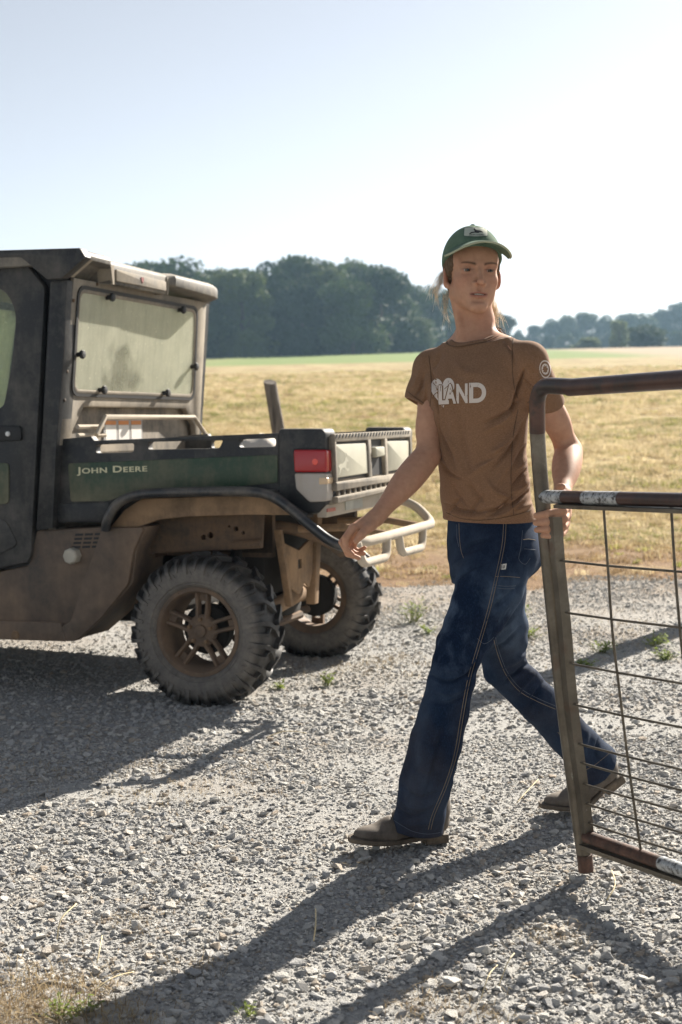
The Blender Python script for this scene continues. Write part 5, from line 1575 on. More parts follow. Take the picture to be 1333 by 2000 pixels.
def blend(m, c):
    global tone
    tone = tone * (1 - m[:, None]) + np.array(c) * m[:, None]
g3 = lambda c, r: np.exp(-(((L - np.array(c)) / np.array(r)) ** 2).sum(1))
inh = (np.abs(L) < 0.14).all(1)
for s in (-1, 1):
    blend(0.40 * g3((s * 0.040, 0.06, -0.034), (0.022, 0.03, 0.020)), (0.46, 0.19, 0.13))
    blend(0.45 * g3((s * 0.077, -0.004, -0.014), (0.012, 0.02, 0.03)), (0.50, 0.17, 0.115))
    # eyebrows
    bx_ = s * L[:, 0]; arch = 0.0112 + 0.0048 * np.sin(np.clip((bx_ - 0.012) / 0.040, 0, 1) * 2.4)
    w = (0.0038 - 0.0019 * np.clip((bx_ - 0.014) / 0.036, 0, 1))
    m = np.exp(-((L[:, 2] - arch) / w) ** 2) * np.clip((bx_ - 0.008) / 0.006, 0, 1) * np.clip((0.052 - bx_) / 0.006, 0, 1) * (L[:, 1] > 0.04) * inh
    blend(0.97 * m, (0.030, 0.017, 0.009))
    blend(0.38 * g3((s * 0.0315, 0.075, 0.001), (0.021, 0.03, 0.0115)), (0.20, 0.095, 0.058))  # darker skin round the eyes, deepened to paint in the shade of the sockets
    blend(0.75 * 0.95 / 0.75 * g3((s * 0.0315, 0.078, -0.0014), (0.0150, 0.010, 0.0020)) * (L[:, 1] > 0.05), (0.05, 0.028, 0.02))   # lash line
blend(0.30 * g3((0, 0.10, -0.036), (0.012, 0.015, 0.012)), (0.50, 0.22, 0.15))
lw = 0.0272 - np.abs(L[:, 0])
lip = np.clip(lw / 0.006, 0, 1) * (L[:, 1] > 0.070) * inh
up_m = np.exp(-((L[:, 2] + 0.0642 + 0.10 * np.abs(L[:, 0])) / 0.0032) ** 2); lo_m = np.exp(-((L[:, 2] + 0.0750 - 0.12 * np.abs(L[:, 0])) / 0.0042) ** 2)
blend(np.clip(0.62 * lip * np.maximum(up_m, lo_m), 0, 1), (0.31, 0.10, 0.08))
blend(0.9 * lip * np.exp(-((L[:, 2] + 0.0685) / 0.0019) ** 2), (0.10, 0.03, 0.025))
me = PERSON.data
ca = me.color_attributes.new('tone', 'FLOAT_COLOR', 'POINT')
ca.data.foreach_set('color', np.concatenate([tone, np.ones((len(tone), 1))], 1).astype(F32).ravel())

# eyes, teeth
def eye_mat():
    t = NT('eye')
    gz_ = t.n('ShaderNodeVectorMath', operation='DOT_PRODUCT')
    nv = t.n('ShaderNodeVectorMath', operation='NORMALIZE'); t.l(t.oc(), nv.inputs[0])
    t.l(nv.outputs[0], gz_.inputs[0]); gz_.inputs[1].default_value = (0.22, -0.97, -0.10)
    col = t.ramp(gz_.outputs['Value'], [(0.0, (0.34, 0.29, 0.26, 1)), (0.80, (0.34, 0.29, 0.26, 1)), (0.82, (0.05, 0.03, 0.018, 1)), (0.955, (0.12, 0.065, 0.03, 1)), (0.965, (0.004, 0.004, 0.004, 1))])
    t.set(Base_Color=col, Roughness=0.08)
    return t.m
M_EYE = eye_mat()
for s in (-1, 1):
    bm = bmesh.new(); bmesh.ops.create_uvsphere(bm, u_segments=24, v_segments=16, radius=0.0128)
    me = bpy.data.meshes.new('eye'); bm.to_mesh(me); bm.free()
    e = link('eye', me, M_EYE, PERSON, 180); e.location = H(s * 0.0315, 0.0665, -0.002)
th = []
for i in range(-3, 3):
    a = (i + 0.5) * 0.0050
    th.append(H(a, 0.0825 - 12 * a * a, -0.0668))
mb = MB()
for p in th:
    mb.lathe([(0, -0.003), (0.0026, -0.0027), (0.0029, 0.0), (0.0028, 0.004), (0, 0.0045)], 8, 'Z', p)
tt = mb.build('teeth', simple('tooth', (0.68, 0.62, 0.54), 0.3, var=0.05), PERSON, smooth=60); tt['kind'] = 'stuff'
# ------------------------------------------------------------------ clothes
def ray_hit(bvh, u, v):
    d = (_f + CR * ((u - 666.5) / 2777.8) - CU * ((v - 1000) / 2777.8)).normalized()
    return bvh.ray_cast(Vector((0, 0, CAM_H)), d)
def bvh_of(o): return BVHTree.FromPolygons([v.co for v in o.data.vertices], [p.vertices for p in o.data.polygons])
def surf_pts(bvh, pix, n=8, lift=0.0010):
    out = []
    for p in catmull([(a, b, 0) for a, b in pix], n):
        h = ray_hit(bvh, p.x, p.y)
        if h[0] is not None: out.append(h[0] + h[1] * lift)
    return out

# t-shirt
tee = SDF()
tee.loft(torso_st(0.004), 0.02)
tee.rcone(W(930, 706, 3.95), L_SH, 0.044, 0.049, 0.03).rcone(W(918, 706, 3.96), R_SH, 0.044, 0.050, 0.03)
tee.rcone(W(948, 672, 3.945), L_SH + np.array([0, 0, 0.004]), 0.033, 0.038, 0.03).rcone(W(915, 680, 3.965), R_SH + np.array([0, 0, 0.008]), 0.036, 0.036, 0.03)
for s_, q in ((1, (962, 770, 3.86)), (-1, (905, 780, 3.90))):
    tee.ell(W(*q), (0.062, 0.040, 0.058), 0.05)                        # bust
LS_E = W(1064, 786, 3.875); RS_E = W(816, 792, 3.985)
tee.chain([L_SH, LS_E], [0.0505, 0.0535], 0.014)
tee.chain([R_SH, W(828, 765, 4.0), RS_E], [0.054, 0.046, 0.0435], 0.014)
tee.rcone(R_SH, W(833, 800, 3.985), 0.052, 0.0415, 0.012)
def plane_cut(c, n):
    c = np.array(c, F32); n = np.array(n, F32) / np.linalg.norm(n)
    return lambda P: (P - c) @ n
def local_plane(c, n, R0):
    """half space that acts only within R0 of c"""
    pc = plane_cut(c, n); c3 = np.array(c, F32)
    def fn(P):
        r = np.sqrt(((P - c3) ** 2).sum(-1))
        return np.maximum(-pc(P), r - R0)
    return fn
# folds: ridges and creases laid over the cloth
def ridge(sd, pts, r, k, kind='u'):
    sd.chain([W(*p) for p in pts], [r] * len(pts), k, kind)
def tee_wave(P):
    x, y, z = P[..., 0], P[..., 1], P[..., 2]
    a = np.sin(38 * (x + 0.55 * z) + 9 * np.sin(7 * z)) * 0.0016 + np.sin(61 * (x - 0.8 * z + 0.4 * y) + 4 * np.sin(11 * z + 8 * x)) * 0.0008
    low = np.clip((1.26 - z) / 0.2, 0.2, 1)
    return a * low
tee.func(tee_wave, (-9, -9, -9), (9, 9, 9), 0.005, 'd')
# hem, sleeve ends and neck opening
hem_c = W(957, 1012, 3.95)
tee.func(lambda P: (hem_c[2] - 0.006 + 0.05 * (P[..., 0] - hem_c[0]) * -0.25) - P[..., 2], (-9, -9, -9), (9, 9, 9), 0.008, 'i')
ld = LS_E - L_SH; ld /= np.linalg.norm(ld); rd = RS_E - R_SH; rd /= np.linalg.norm(rd)
lcut = LS_E - ld * 0.004; rcut = RS_E + np.array([0.0, 0, 0.004])
ldn = ld + np.array([-0.25, 0, 0.0]); rdn = np.array([-0.50, -0.05, -0.86])
tee.func(local_plane(lcut + np.array([0.03, 0.0, -0.01]), ldn, 0.078), lcut - 0.12, lcut + 0.12, 0.004, 's')
tee.func(local_plane(rcut, rdn, 0.085), rcut - 0.09, rcut + 0.09, 0.004, 's')
tee.rcone(LS_E - ld * 0.035, LS_E + ld * 0.06, 0.046, 0.050, 0.003, 's')      # hollow sleeve ends
tee.rcone(RS_E - rd * 0.012, RS_E + rd * 0.06, 0.035, 0.042, 0.003, 's')
NC = W(934, 664, 3.952)
na = CH; nf = CF + np.array([0, 0, -0.52]); nf = nf - na * (nf @ na); nf /= np.linalg.norm(nf); nn = np.cross(nf, na); nn = nn if nn[2] > 0 else -nn
NM = np.stack([na, nf, nn]).astype(F32)
def neck_hole(P):
    q = (P - NC.astype(F32)) @ NM.T
    k0 = np.sqrt((q[..., 0] / 0.076) ** 2 + ((q[..., 1] - 0.006) / 0.072) ** 2)
    return np.maximum((k0 - 1) * 0.066, -0.13 - q[..., 2])
tee.func(neck_hole, NC - 0.14, NC + 0.14, 0.004, 's')

t = NT('brown_jersey')
n1 = t.noise(900, 2, 0.5); n2 = t.noise(240, 3, 0.7, stretch=(1, 1, 2.2)); n3 = t.noise(9, 4, 0.6)
col = t.ramp(n2, [(0.25, (0.122, 0.063, 0.034, 1)), (0.5, (0.195, 0.108, 0.061, 1)), (0.75, (0.30, 0.18, 0.112, 1))])
col = t.mix(t.math('MULTIPLY', n3, 0.3), col, (0.28, 0.15, 0.075, 1))
t.set(Base_Color=col, Roughness=0.9)
t.b.inputs['Specular IOR Level'].default_value = 0.15
t.b.inputs['Sheen Weight'].default_value = 0.06; t.b.inputs['Sheen Roughness'].default_value = 0.5
t.bump(t.math('ADD', t.math('MULTIPLY', n1, 0.5), n2), 0.25, 0.002)
M_TEE = t.m
TEE, Vt = nets('t_shirt', tee, 0.0030, M_TEE, PERSON, 2)
crease(TEE, [([(1024, 722), (1010, 765), (1000, 812)], -13, 3.2), ([(1016, 730), (1000, 770), (990, 808)], 6, 6), ([(1020, 775), (990, 806), (950, 826)], -9, 3.5), ([(1016, 790), (985, 822), (942, 845)], 6, 5), ([(1026, 806), (1000, 850), (958, 898), (915, 930)], 6, 6),
    ([(1024, 818), (1002, 868), (962, 918)], -8, 3.5), ([(1012, 850), (995, 905), (965, 950)], 5, 6), ([(843, 728), (849, 775), (859, 815)], -13, 3.2), ([(858, 790), (868, 838), (893, 880)], 6, 5), ([(856, 815), (866, 858), (888, 900)], -8, 3.5), ([(860, 850), (872, 895), (900, 935)], 5, 6),
    ([(868, 983), (900, 996), (945, 1000)], -9, 3.2), ([(868, 996), (905, 1008), (945, 1010)], 5, 4), ([(940, 997), (972, 994), (1002, 980)], -8, 3.2), ([(998, 988), (1036, 958)], -10, 3.2), ([(1003, 1000), (1040, 982)], 6, 4), ([(1000, 968), (1036, 935)], 7, 5),
    ([(1002, 950), (1032, 915)], -9, 3.2), ([(1003, 925), (1030, 892)], 6, 5), ([(1006, 905), (1028, 870)], -7, 3.2), ([(900, 805), (905, 860), (925, 925)], -5, 6), ([(882, 810), (886, 870), (907, 940)], 5, 7), ([(948, 935), (968, 960), (1000, 975)], 5, 5), ([(890, 705), (905, 725), (940, 732)], 3, 8), ([(985, 662), (1000, 688), (1006, 720)], -5, 4),
    ([(1040, 700), (1052, 735), (1060, 765)], 5, 6), ([(1022, 740), (1040, 757), (1068, 760)], -7, 3.5), ([(1034, 715), (1048, 728), (1070, 728)], -4, 4), ([(828, 735), (822, 758), (812, 775)], -6, 3), ([(836, 730), (832, 765), (826, 785)], 4, 4), ([(826, 712), (815, 740), (803, 762)], 3, 4), ([(860, 690), (855, 705), (846, 720)], -4, 4), ([(915, 940), (930, 962), (950, 985)], -5, 4), ([(885, 940), (895, 965), (915, 990)], -5, 4), ([(955, 1008), (980, 992), (1008, 960)], -8, 3.5), ([(965, 1012), (992, 1000), (1018, 975)], 6, 4), ([(876, 1008), (884, 990), (900, 970)], -6, 3.2), ([(920, 1012), (926, 990), (945, 965)], -5, 3.5), ([(862, 905), (880, 925), (905, 935)], -6, 3.5), ([(990, 870), (960, 895), (930, 905)], -5, 4), ([(1010, 830), (985, 868), (955, 885)], 6, 5)], 1.45)
TB = bvh_of(TEE)
# collar band
pre = SDF(); pre.ops = tee.ops[:-1]
ring = []; ts_ = np.linspace(0.10, -0.08, 181)
for i in range(48):
    a = 2 * math.pi * i / 48
    d = NC + na * 0.0765 * math.cos(a) + nf * (0.0725 * math.sin(a) + 0.006)
    L_ = (d[None] + nn[None] * ts_[:, None]).astype(F32)
    D_ = pre.eval(L_, L_.min(0), L_.max(0)); ii = np.where(D_ < 0)[0]
    ring.append(Vector(L_[ii[0]] if len(ii) else L_[100]))
rr = [sum((ring[(i + k) % 48] for k in (-2, -1, 0, 1, 2)), Vector()) / 5 for i in range(48)]
mb = MB(); vs = []
for i, p in enumerate(rr):
    out = (p - Vector(NC)); out = (out - Vector(nn) * out.dot(Vector(nn))).normalized(); u_ = Vector(nn)
    for k in range(8):
        a = 2 * math.pi * k / 8
        vs.append(p + out * (0.0085 * math.cos(a)) + u_ * (0.0042 * math.sin(a) + 0.0012) - out * 0.004 - u_ * 0.0030 * math.cos(a))
mb.add(vs, [(i * 8 + k, i * 8 + (k + 1) % 8, ((i + 1) % 48) * 8 + (k + 1) % 8, ((i + 1) % 48) * 8 + k) for i in range(48) for k in range(8)])
mb.build('collar', M_TEE, TEE, smooth=70)
MB().tube([p + (p - Vector(NC)).normalized() * 0.0075 + Vector(nn) * 0.001 for p in rr], 0.0012, 6, closed=True).build('collar_seam', simple('collar_thread', (0.085, 0.045, 0.022), 0.9), TEE, smooth=70)
M_THREAD_B = simple('brown_thread', (0.085, 0.045, 0.022), 0.9)
def seam(bvh, pix, name, mat, par, r=0.0011, lift=0.0004, n=10):
    p = surf_pts(bvh, pix, n, lift)
    if len(p) > 2:
        MB().tube(p, r, 6).build(name, mat, par, smooth=70)
seam(TB, [(1005, 640), (1002, 672), (1001, 715), (1004, 750), (1012, 778)], 'sleeve_seam', M_THREAD_B, TEE)
seam(TB, [(1012, 800), (1003, 850), (999, 905), (999, 960), (1004, 1006)], 'side_seam', M_THREAD_B, TEE)
seam(TB, [(838, 695), (842, 730), (843, 770), (840, 795)], 'sleeve_seam', M_THREAD_B, TEE)
seam(TB, [(797, 765), (815, 779), (838, 794)], 'sleeve_hem', M_THREAD_B, TEE)
seam(TB, [(1030, 786), (1050, 779), (1070, 768), (1086, 752)], 'sleeve_hem', M_THREAD_B, TEE)
seam(TB, [(872, 1001), (900, 1012), (933, 1016), (970, 1013), (1010, 1005), (1038, 996)], 'bottom_hem', M_THREAD_B, TEE)

# print on the chest: a distressed heart with the letters LAND, laid on the cloth
def print_mat(name, c, thr):
    t = NT(name)
    n = t.noise(60, 5, 0.75, stretch=(1.6, 1.6, 0.5))
    m = t.ramp(n, [(thr, 0.0), (thr + 0.05, 1.0)])
    t.set(Base_Color=t.mix(m, c, (0.17, 0.095, 0.048, 1)), Roughness=0.9)
    t.b.inputs['Specular IOR Level'].default_value = 0.15
    return t.m
M_PRINT = print_mat('cream_print', (0.60, 0.53, 0.47, 1), 0.60)
M_PRINT2 = print_mat('brown_letter', (0.18, 0.10, 0.05, 1), 0.70)
def drape(name, me, mat, par, bvh, quad, lift, cut=9):
    """lay a flat mesh (unit square coordinates) on the cloth; quad: its four picture corners bl, br, tr, tl"""
    bm = bmesh.new(); bm.from_mesh(me)
    bmesh.ops.triangulate(bm, faces=bm.faces)
    for _ in range(3):
        es = [e for e in bm.edges if e.calc_length() > 1.0 / cut]
        if es: bmesh.ops.subdivide_edges(bm, edges=es, cuts=1)
        bmesh.ops.triangulate(bm, faces=bm.faces)
    q = [Vector((*p, 0)) for p in quad]
    bad = []
    for v in bm.verts:
        a, b = v.co.x, v.co.y
        p = (q[0] * (1 - a) + q[1] * a) * (1 - b) + (q[3] * (1 - a) + q[2] * a) * b
        h = ray_hit(bvh, p.x, p.y)
        if h[0] is None: bad.append(v)
        else: v.co = h[0] + h[1] * lift
    bmesh.ops.delete(bm, geom=bad, context='VERTS')
    m2 = bpy.data.meshes.new(name); bm.to_mesh(m2); bm.free()
    return link(name, m2, mat, par, 180)
def poly_mesh(loops):
    bm = bmesh.new()
    es = []
    for lp in loops:
        vv = [bm.verts.new((a, b, 0)) for a, b in lp]
        es += [bm.edges.new((vv[i], vv[(i + 1) % len(vv)])) for i in range(len(vv))]
    bmesh.ops.triangle_fill(bm, use_beauty=True, edges=es)
    me = bpy.data.meshes.new('flat'); bm.to_mesh(me); bm.free()
    return me
hp_ = []
for i in range(60):
    a = 2 * math.pi * i / 60
    hp_.append((0.5 + 16 * math.sin(a) ** 3 / 33.0, 0.56 + (13 * math.cos(a) - 5 * math.cos(2 * a) - 2 * math.cos(3 * a) - math.cos(4 * a)) / 31.0))
HEARTQ = [(843, 802), (889, 798), (889, 734), (841, 737)]
drape('heart_print', poly_mesh([hp_]), M_PRINT, TEE, TB, HEARTQ, 0.0010)
def letter_mesh(ch):
    cu = bpy.data.curves.new('letter', 'FONT'); cu.body = ch; cu.size = 1.0; cu.offset = 0.035
    ob = bpy.data.objects.new('letter', cu); COL.objects.link(ob)
    me = bpy.data.meshes.new_from_object(ob.evaluated_get(bpy.context.evaluated_depsgraph_get()))
    bpy.data.objects.remove(ob); bpy.data.curves.remove(cu)
    co = np.empty(len(me.vertices) * 3, F32); me.vertices.foreach_get('co', co); co = co.reshape(-1, 3)
    mn, mx = co.min(0), co.max(0); co[:, :2] = (co[:, :2] - mn[:2]) / (mx[:2] - mn[:2]); co[:, 2] = 0
    me.vertices.foreach_set('co', co.ravel())
    return me
def outline(m, k):
    m2 = m.copy(); co = np.empty(len(m2.vertices) * 3, F32); m2.vertices.foreach_get('co', co); co = co.reshape(-1, 3)
    co[:, :2] = (co[:, :2] - 0.5) * k + 0.5; m2.vertices.foreach_set('co', co.ravel()); return m2
LQ = [(858, 790), (878, 789), (877, 753), (858, 753)]; AQ = [(869, 789), (892, 788), (891, 750), (870, 751)]
for dx, dy in ((-2.2, 0), (2.2, 0), (0, -2), (0, 2)):
    drape('letter_outline', letter_mesh('L'), M_PRINT2, TEE, TB, [(a + dx, b + dy) for a, b in LQ], 0.0015)  # brown outline printed behind the cream letters
    drape('letter_outline', letter_mesh('A'), M_PRINT2, TEE, TB, [(a + dx, b + dy) for a, b in AQ], 0.0015)
drape('letter_print', letter_mesh('L'), M_PRINT, TEE, TB, LQ, 0.0021)
drape('letter_print', letter_mesh('A'), M_PRINT, TEE, TB, AQ, 0.0021)
drape('letter_print', letter_mesh('N'), M_PRINT, TEE, TB, [(892, 788), (914, 787), (914, 749), (892, 750)], 0.0010)
drape('letter_print', letter_mesh('D'), M_PRINT, TEE, TB, [(917, 787), (950, 786), (950, 747), (917, 748)], 0.0010)
# branches that streak the heart
for pix in ([(866, 800), (862, 775), (852, 755), (846, 748)], [(857, 765), (850, 770), (845, 778)], [(869, 760), (882, 748)]):
    seam(TB, pix, 'branch_print', M_PRINT2, TEE, 0.0011, 0.0009, 6)
# round badge on the sleeve
for r_, r2 in ((1.0, 0.86), (0.62, 0.40)):
    lp1 = [(0.5 + 0.5 * r_ * math.cos(2 * math.pi * i / 28), 0.5 + 0.5 * r_ * math.sin(2 * math.pi * i / 28)) for i in range(28)]
    lp2 = [(0.5 + 0.5 * r2 * (1 + (0.25 * math.sin(i * 1.9) if r_ < 1 else 0)) * math.cos(2 * math.pi * i / 28), 0.5 + 0.5 * r2 * (1 + (0.25 * math.sin(i * 1.9) if r_ < 1 else 0)) * math.sin(2 * math.pi * i / 28)) for i in range(28)]
    drape('sleeve_badge', poly_mesh([lp1, lp2]), M_PRINT, TEE, TB, [(1055, 739), (1077, 738), (1075, 703), (1052, 704)], 0.0010)

# jeans
jn = SDF()
PS = []
for v, u, Y, yw, a, b in ((985, 957, 3.955, 52, 0.125, 0.095), (1012, 957, 3.955, 52, 0.132, 0.101), (1045, 961, 3.955, 53, 0.140, 0.112), (1080, 963, 3.955, 54, 0.146, 0.114), (1110, 960, 3.955, 54, 0.138, 0.104), (1140, 952, 3.955, 54, 0.115, 0.085)):
    p = W(u, v, Y); PS.append((p[2], p[0], p[1], R(yw), a, b))
jn.loft(PS, 0.02)
jn.chain([W(985, 1075, 3.895), W(956, 1146, 3.87), W(922, 1222, 3.84), W(900, 1262, 3.82), L_KN], [0.092, 0.0925, 0.0740, 0.0665, 0.0615], 0.010)
jn.chain([L_KN, W(868, 1390, 3.815), W(852, 1450, 3.83), W(832, 1530, 3.855), W(815, 1625, 3.885), W(808, 1670, 3.90)], [0.0615, 0.0655, 0.0705, 0.0720, 0.0690, 0.068], 0.010)
jn.chain([W(955, 1080, 4.0), W(968, 1150, 4.01), W(980, 1230, 4.035), R_KN], [0.090, 0.080, 0.070, 0.0625], 0.03)
shn = R_AN - R_KN
jn.chain([R_KN, R_KN + shn * 0.35, R_KN + shn * 0.62, R_KN + shn * 0.97, R_KN + shn * 1.03], [0.0625, 0.0585, 0.0595, 0.0690, 0.071], 0.010)
jn.ell(W(1018, 1072, 3.975), (0.070, 0.060, 0.075), 0.04)             # seat
def den_wave(P):
    x, y, z = P[..., 0], P[..., 1], P[..., 2]
    a = np.sin(55 * (x + 0.9 * z + 0.5 * y) + 6 * np.sin(9 * z + 3 * x)) * 0.0016 + np.sin(90 * (z - 0.5 * x) + 5 * np.sin(14 * x + 11 * z)) * 0.0011
    kn = np.exp(-((z - 0.50) / 0.10) ** 2) + 0.9 * np.exp(-((z - 0.14) / 0.09) ** 2) + 0.6 * np.exp(-((z - 0.78) / 0.06) ** 2) + 0.25
    return a * kn
jn.func(den_wave, (-9, -9, -9), (9, 9, 9), 0.005, 'd')
wz = W(957, 1000, 3.95)[2]
jn.func(lambda P: P[..., 2] - wz, (-9, -9, -9), (9, 9, 9), 0.004, 'i')
lh = W(813, 1624, 3.885); lhn = np.array([-0.12, -0.05, -1.0]); 
jn.func(local_plane(lh, lhn, 0.16), lh - 0.17, lh + 0.17, 0.003, 's')
rhn = shn / np.linalg.norm(shn); rh = R_KN + shn * 0.985
jn.func(local_plane(rh, rhn + np.array([0.12, 0, 0]), 0.17), rh - 0.18, rh + 0.18, 0.003, 's')
jn.rcone(lh + np.array([0.005, 0, 0.04]), lh + np.array([-0.004, 0, -0.05]), 0.0625, 0.0645, 0.003, 's')
jn.rcone(rh - rhn * 0.04, rh + rhn * 0.05, 0.0615, 0.0645, 0.003, 's')

t = NT('dark_denim')
P = t.oc()
tw = t.n('ShaderNodeTexWave'); tw.bands_direction = 'DIAGONAL'; tw.inputs['Scale'].default_value = 420; tw.inputs['Distortion'].default_value = 1.5
t.l(P, tw.inputs['Vector'])
n1 = t.noise(380, 3, 0.7, stretch=(1, 1, 0.4)); n2 = t.noise(6.5, 5, 0.62); n3 = t.noise(2.2, 4, 0.6)
col = t.ramp(n1, [(0.25, (0.0030, 0.0065, 0.018, 1)), (0.55, (0.0070, 0.0160, 0.040, 1)), (0.8, (0.022, 0.042, 0.085, 1))])
n6 = t.noise(17, 4, 0.65, stretch=(1.6, 1.6, 0.7))
fade_hilite = t.math('ADD', t.ramp(n2, [(0.40, 0.0), (0.66, 0.8)]), t.ramp(n6, [(0.5, 0.0), (0.72, 0.4)]), clamp=True)
pz = t.sep(P)[2]
wear_hilite = t.math('MAXIMUM', t.math('MULTIPLY', t.maprange(pz, 0.44, 0.62), t.maprange(pz, 0.88, 0.70)), 0.30)
fade_hilite = t.math('MULTIPLY', fade_hilite, wear_hilite)
col = t.mix(fade_hilite, col, (0.085, 0.125, 0.190, 1))  # faded thighs, strengthened so the highlights sit in the denim colour
dust = t.math('MULTIPLY', t.ramp(n3, [(0.48, 0.0), (0.68, 0.5)]), t.maprange(t.sep(P)[2], 0.75, 0.35, 0.1, 0.75))
col = t.mix(dust, col, (0.085, 0.070, 0.060, 1))
t.set(Base_Color=col, Roughness=0.88)
t.b.inputs['Specular IOR Level'].default_value = 0.06
t.b.inputs['Sheen Weight'].default_value = 0.0; t.b.inputs['Sheen Roughness'].default_value = 0.6
t.bump(t.math('ADD', t.math('MULTIPLY', tw.outputs['Fac'], 0.4), n1), 0.22, 0.0015)
M_DENIM = t.m
JEANS, Vj = nets('jeans', jn, 0.0032, M_DENIM, PERSON, 2)
crease(JEANS, [([(838, 1316), (868, 1332), (905, 1328)], -7.5, 3.3), ([(932, 1294), (915, 1318), (888, 1332)], -9, 3.3), ([(845, 1345), (880, 1353), (918, 1338)], 5.625, 6), ([(848, 1298), (880, 1308), (915, 1298)], 5, 6.75), ([(843, 1368), (875, 1375), (905, 1362)], -5.25, 4.4),
    ([(905, 1078), (925, 1062), (958, 1052)], -6, 3.3), ([(888, 1132), (915, 1112), (950, 1098)], -6, 3.85), ([(884, 1105), (915, 1088), (950, 1076)], 4.375, 5.25), ([(1016, 1140), (985, 1170), (955, 1192)], -6, 4.4), ([(1005, 1165), (975, 1198), (945, 1215)], 3.75, 6), ([(905, 1160), (930, 1150), (960, 1150)], 3.75, 6.75),
    ([(872, 1395), (852, 1480), (832, 1560)], -6, 4.95), ([(890, 1415), (870, 1520), (852, 1590)], 5, 6), ([(835, 1420), (815, 1500), (795, 1570)], 4.375, 6.75), ([(772, 1575), (800, 1594), (835, 1586)], -7.5, 3.3), ([(792, 1540), (820, 1560), (855, 1548)], -6, 3.85), ([(780, 1560), (810, 1578), (845, 1570)], 5, 4.5), ([(768, 1595), (800, 1610), (850, 1606)], 5, 3.75), ([(820, 1440), (850, 1455), (885, 1440)], -4.5, 4.4), ([(805, 1500), (835, 1515), (870, 1500)], -3.75, 4.95),
    ([(1044, 1288), (1015, 1310), (983, 1336)], -10.5, 3.3), ([(1050, 1308), (1025, 1335), (1002, 1362)], 6.25, 5.25), ([(1034, 1268), (1008, 1290), (975, 1308)], 6.25, 5.25), ([(1016, 1226), (990, 1253), (962, 1270)], -7.5, 3.85), ([(1012, 1200), (988, 1222), (962, 1235)], 5, 6), ([(1068, 1325), (1045, 1360), (1030, 1390)], -6.75, 4.4), ([(1100, 1375), (1085, 1420), (1082, 1450)], 5, 6.75),
    ([(1128, 1392), (1118, 1450), (1132, 1502)], -7.5, 4.4), ([(1150, 1420), (1142, 1465), (1155, 1495)], 6.25, 5.25), ([(1172, 1440), (1165, 1470), (1178, 1485)], -6.75, 3.3), ([(960, 1300), (985, 1330), (1020, 1352)], 3.75, 6.75), ([(1036, 1060), (1015, 1085), (990, 1098)], -4.5, 4.95)], 1.5)
JB = bvh_of(JEANS)
M_STITCH = simple('tan_stitching', (0.21, 0.165, 0.115), 0.9)
M_STITCHD = simple('blue_stitching', (0.085, 0.10, 0.13), 0.9)
def jseam(pix, mat=M_STITCHD, r=0.0008, name='seam'): seam(JB, pix, name, mat, JEANS, r, 0.0003, 8)
s1 = [(989, 1020), (987, 1055), (982, 1085), (972, 1130), (958, 1190), (938, 1260), (918, 1330), (905, 1400), (893, 1470), (875, 1530), (850, 1590), (842, 1620)]
jseam(s1, M_STITCH); jseam([(a - 5, b) for a, b in s1], M_STITCH)
jseam([(a + 3, b) for a, b in s1], M_DENIM, 0.0020, 'seam_ridge')
s2 = [(965, 1250), (975, 1285), (990, 1320), (1015, 1350), (1050, 1370), (1085, 1385)]
jseam(s2, M_STITCH); jseam([(a + 3, b - 5) for a, b in s2])
jseam([(1090, 1430), (1120, 1465), (1140, 1505)], M_STITCH)
jseam([(1021, 1036), (1018, 1068), (1014, 1092), (1026, 1102), (1036, 1090)]); jseam([(1022, 1054), (1034, 1053), (1046, 1055)], M_STITCH); jseam([(1024, 1072), (1046, 1074)])
jseam([(968, 1126), (990, 1126), (1016, 1128)], M_STITCH); jseam([(962, 1147), (985, 1150), (1006, 1149)]); jseam([(964, 1142), (986, 1145), (1008, 1144)])
jseam([(933, 1247), (945, 1257), (957, 1252), (965, 1244)])
jseam([(897, 1022), (898, 1050), (901, 1075), (906, 1090)], M_STITCH); jseam([(892, 1024), (893, 1050), (897, 1068)])
jseam([(763, 1597), (785, 1612), (808, 1624), (835, 1629), (860, 1626)]); jseam([(1139, 1506), (1165, 1492), (1203, 1460)], M_STITCH)
drape('jeans_tag', poly_mesh([[(0, 0), (1, 0), (1, 1), (0, 1)]]), simple('white_tag', (0.62, 0.60, 0.55), 0.7, var=0.08), JEANS, JB, [(978, 1113), (988, 1112), (990, 1101), (980, 1102)], 0.0018)
drape('tag_mark', poly_mesh([[(0, 0), (1, 0), (1, 1), (0, 1)], [(0.3, 0.3), (0.7, 0.3), (0.7, 0.7), (0.3, 0.7)]]), M_SEAL, JEANS, JB, [(981.5, 1110.5), (985.5, 1110), (986.5, 1104.5), (982.5, 1105)], 0.0024)

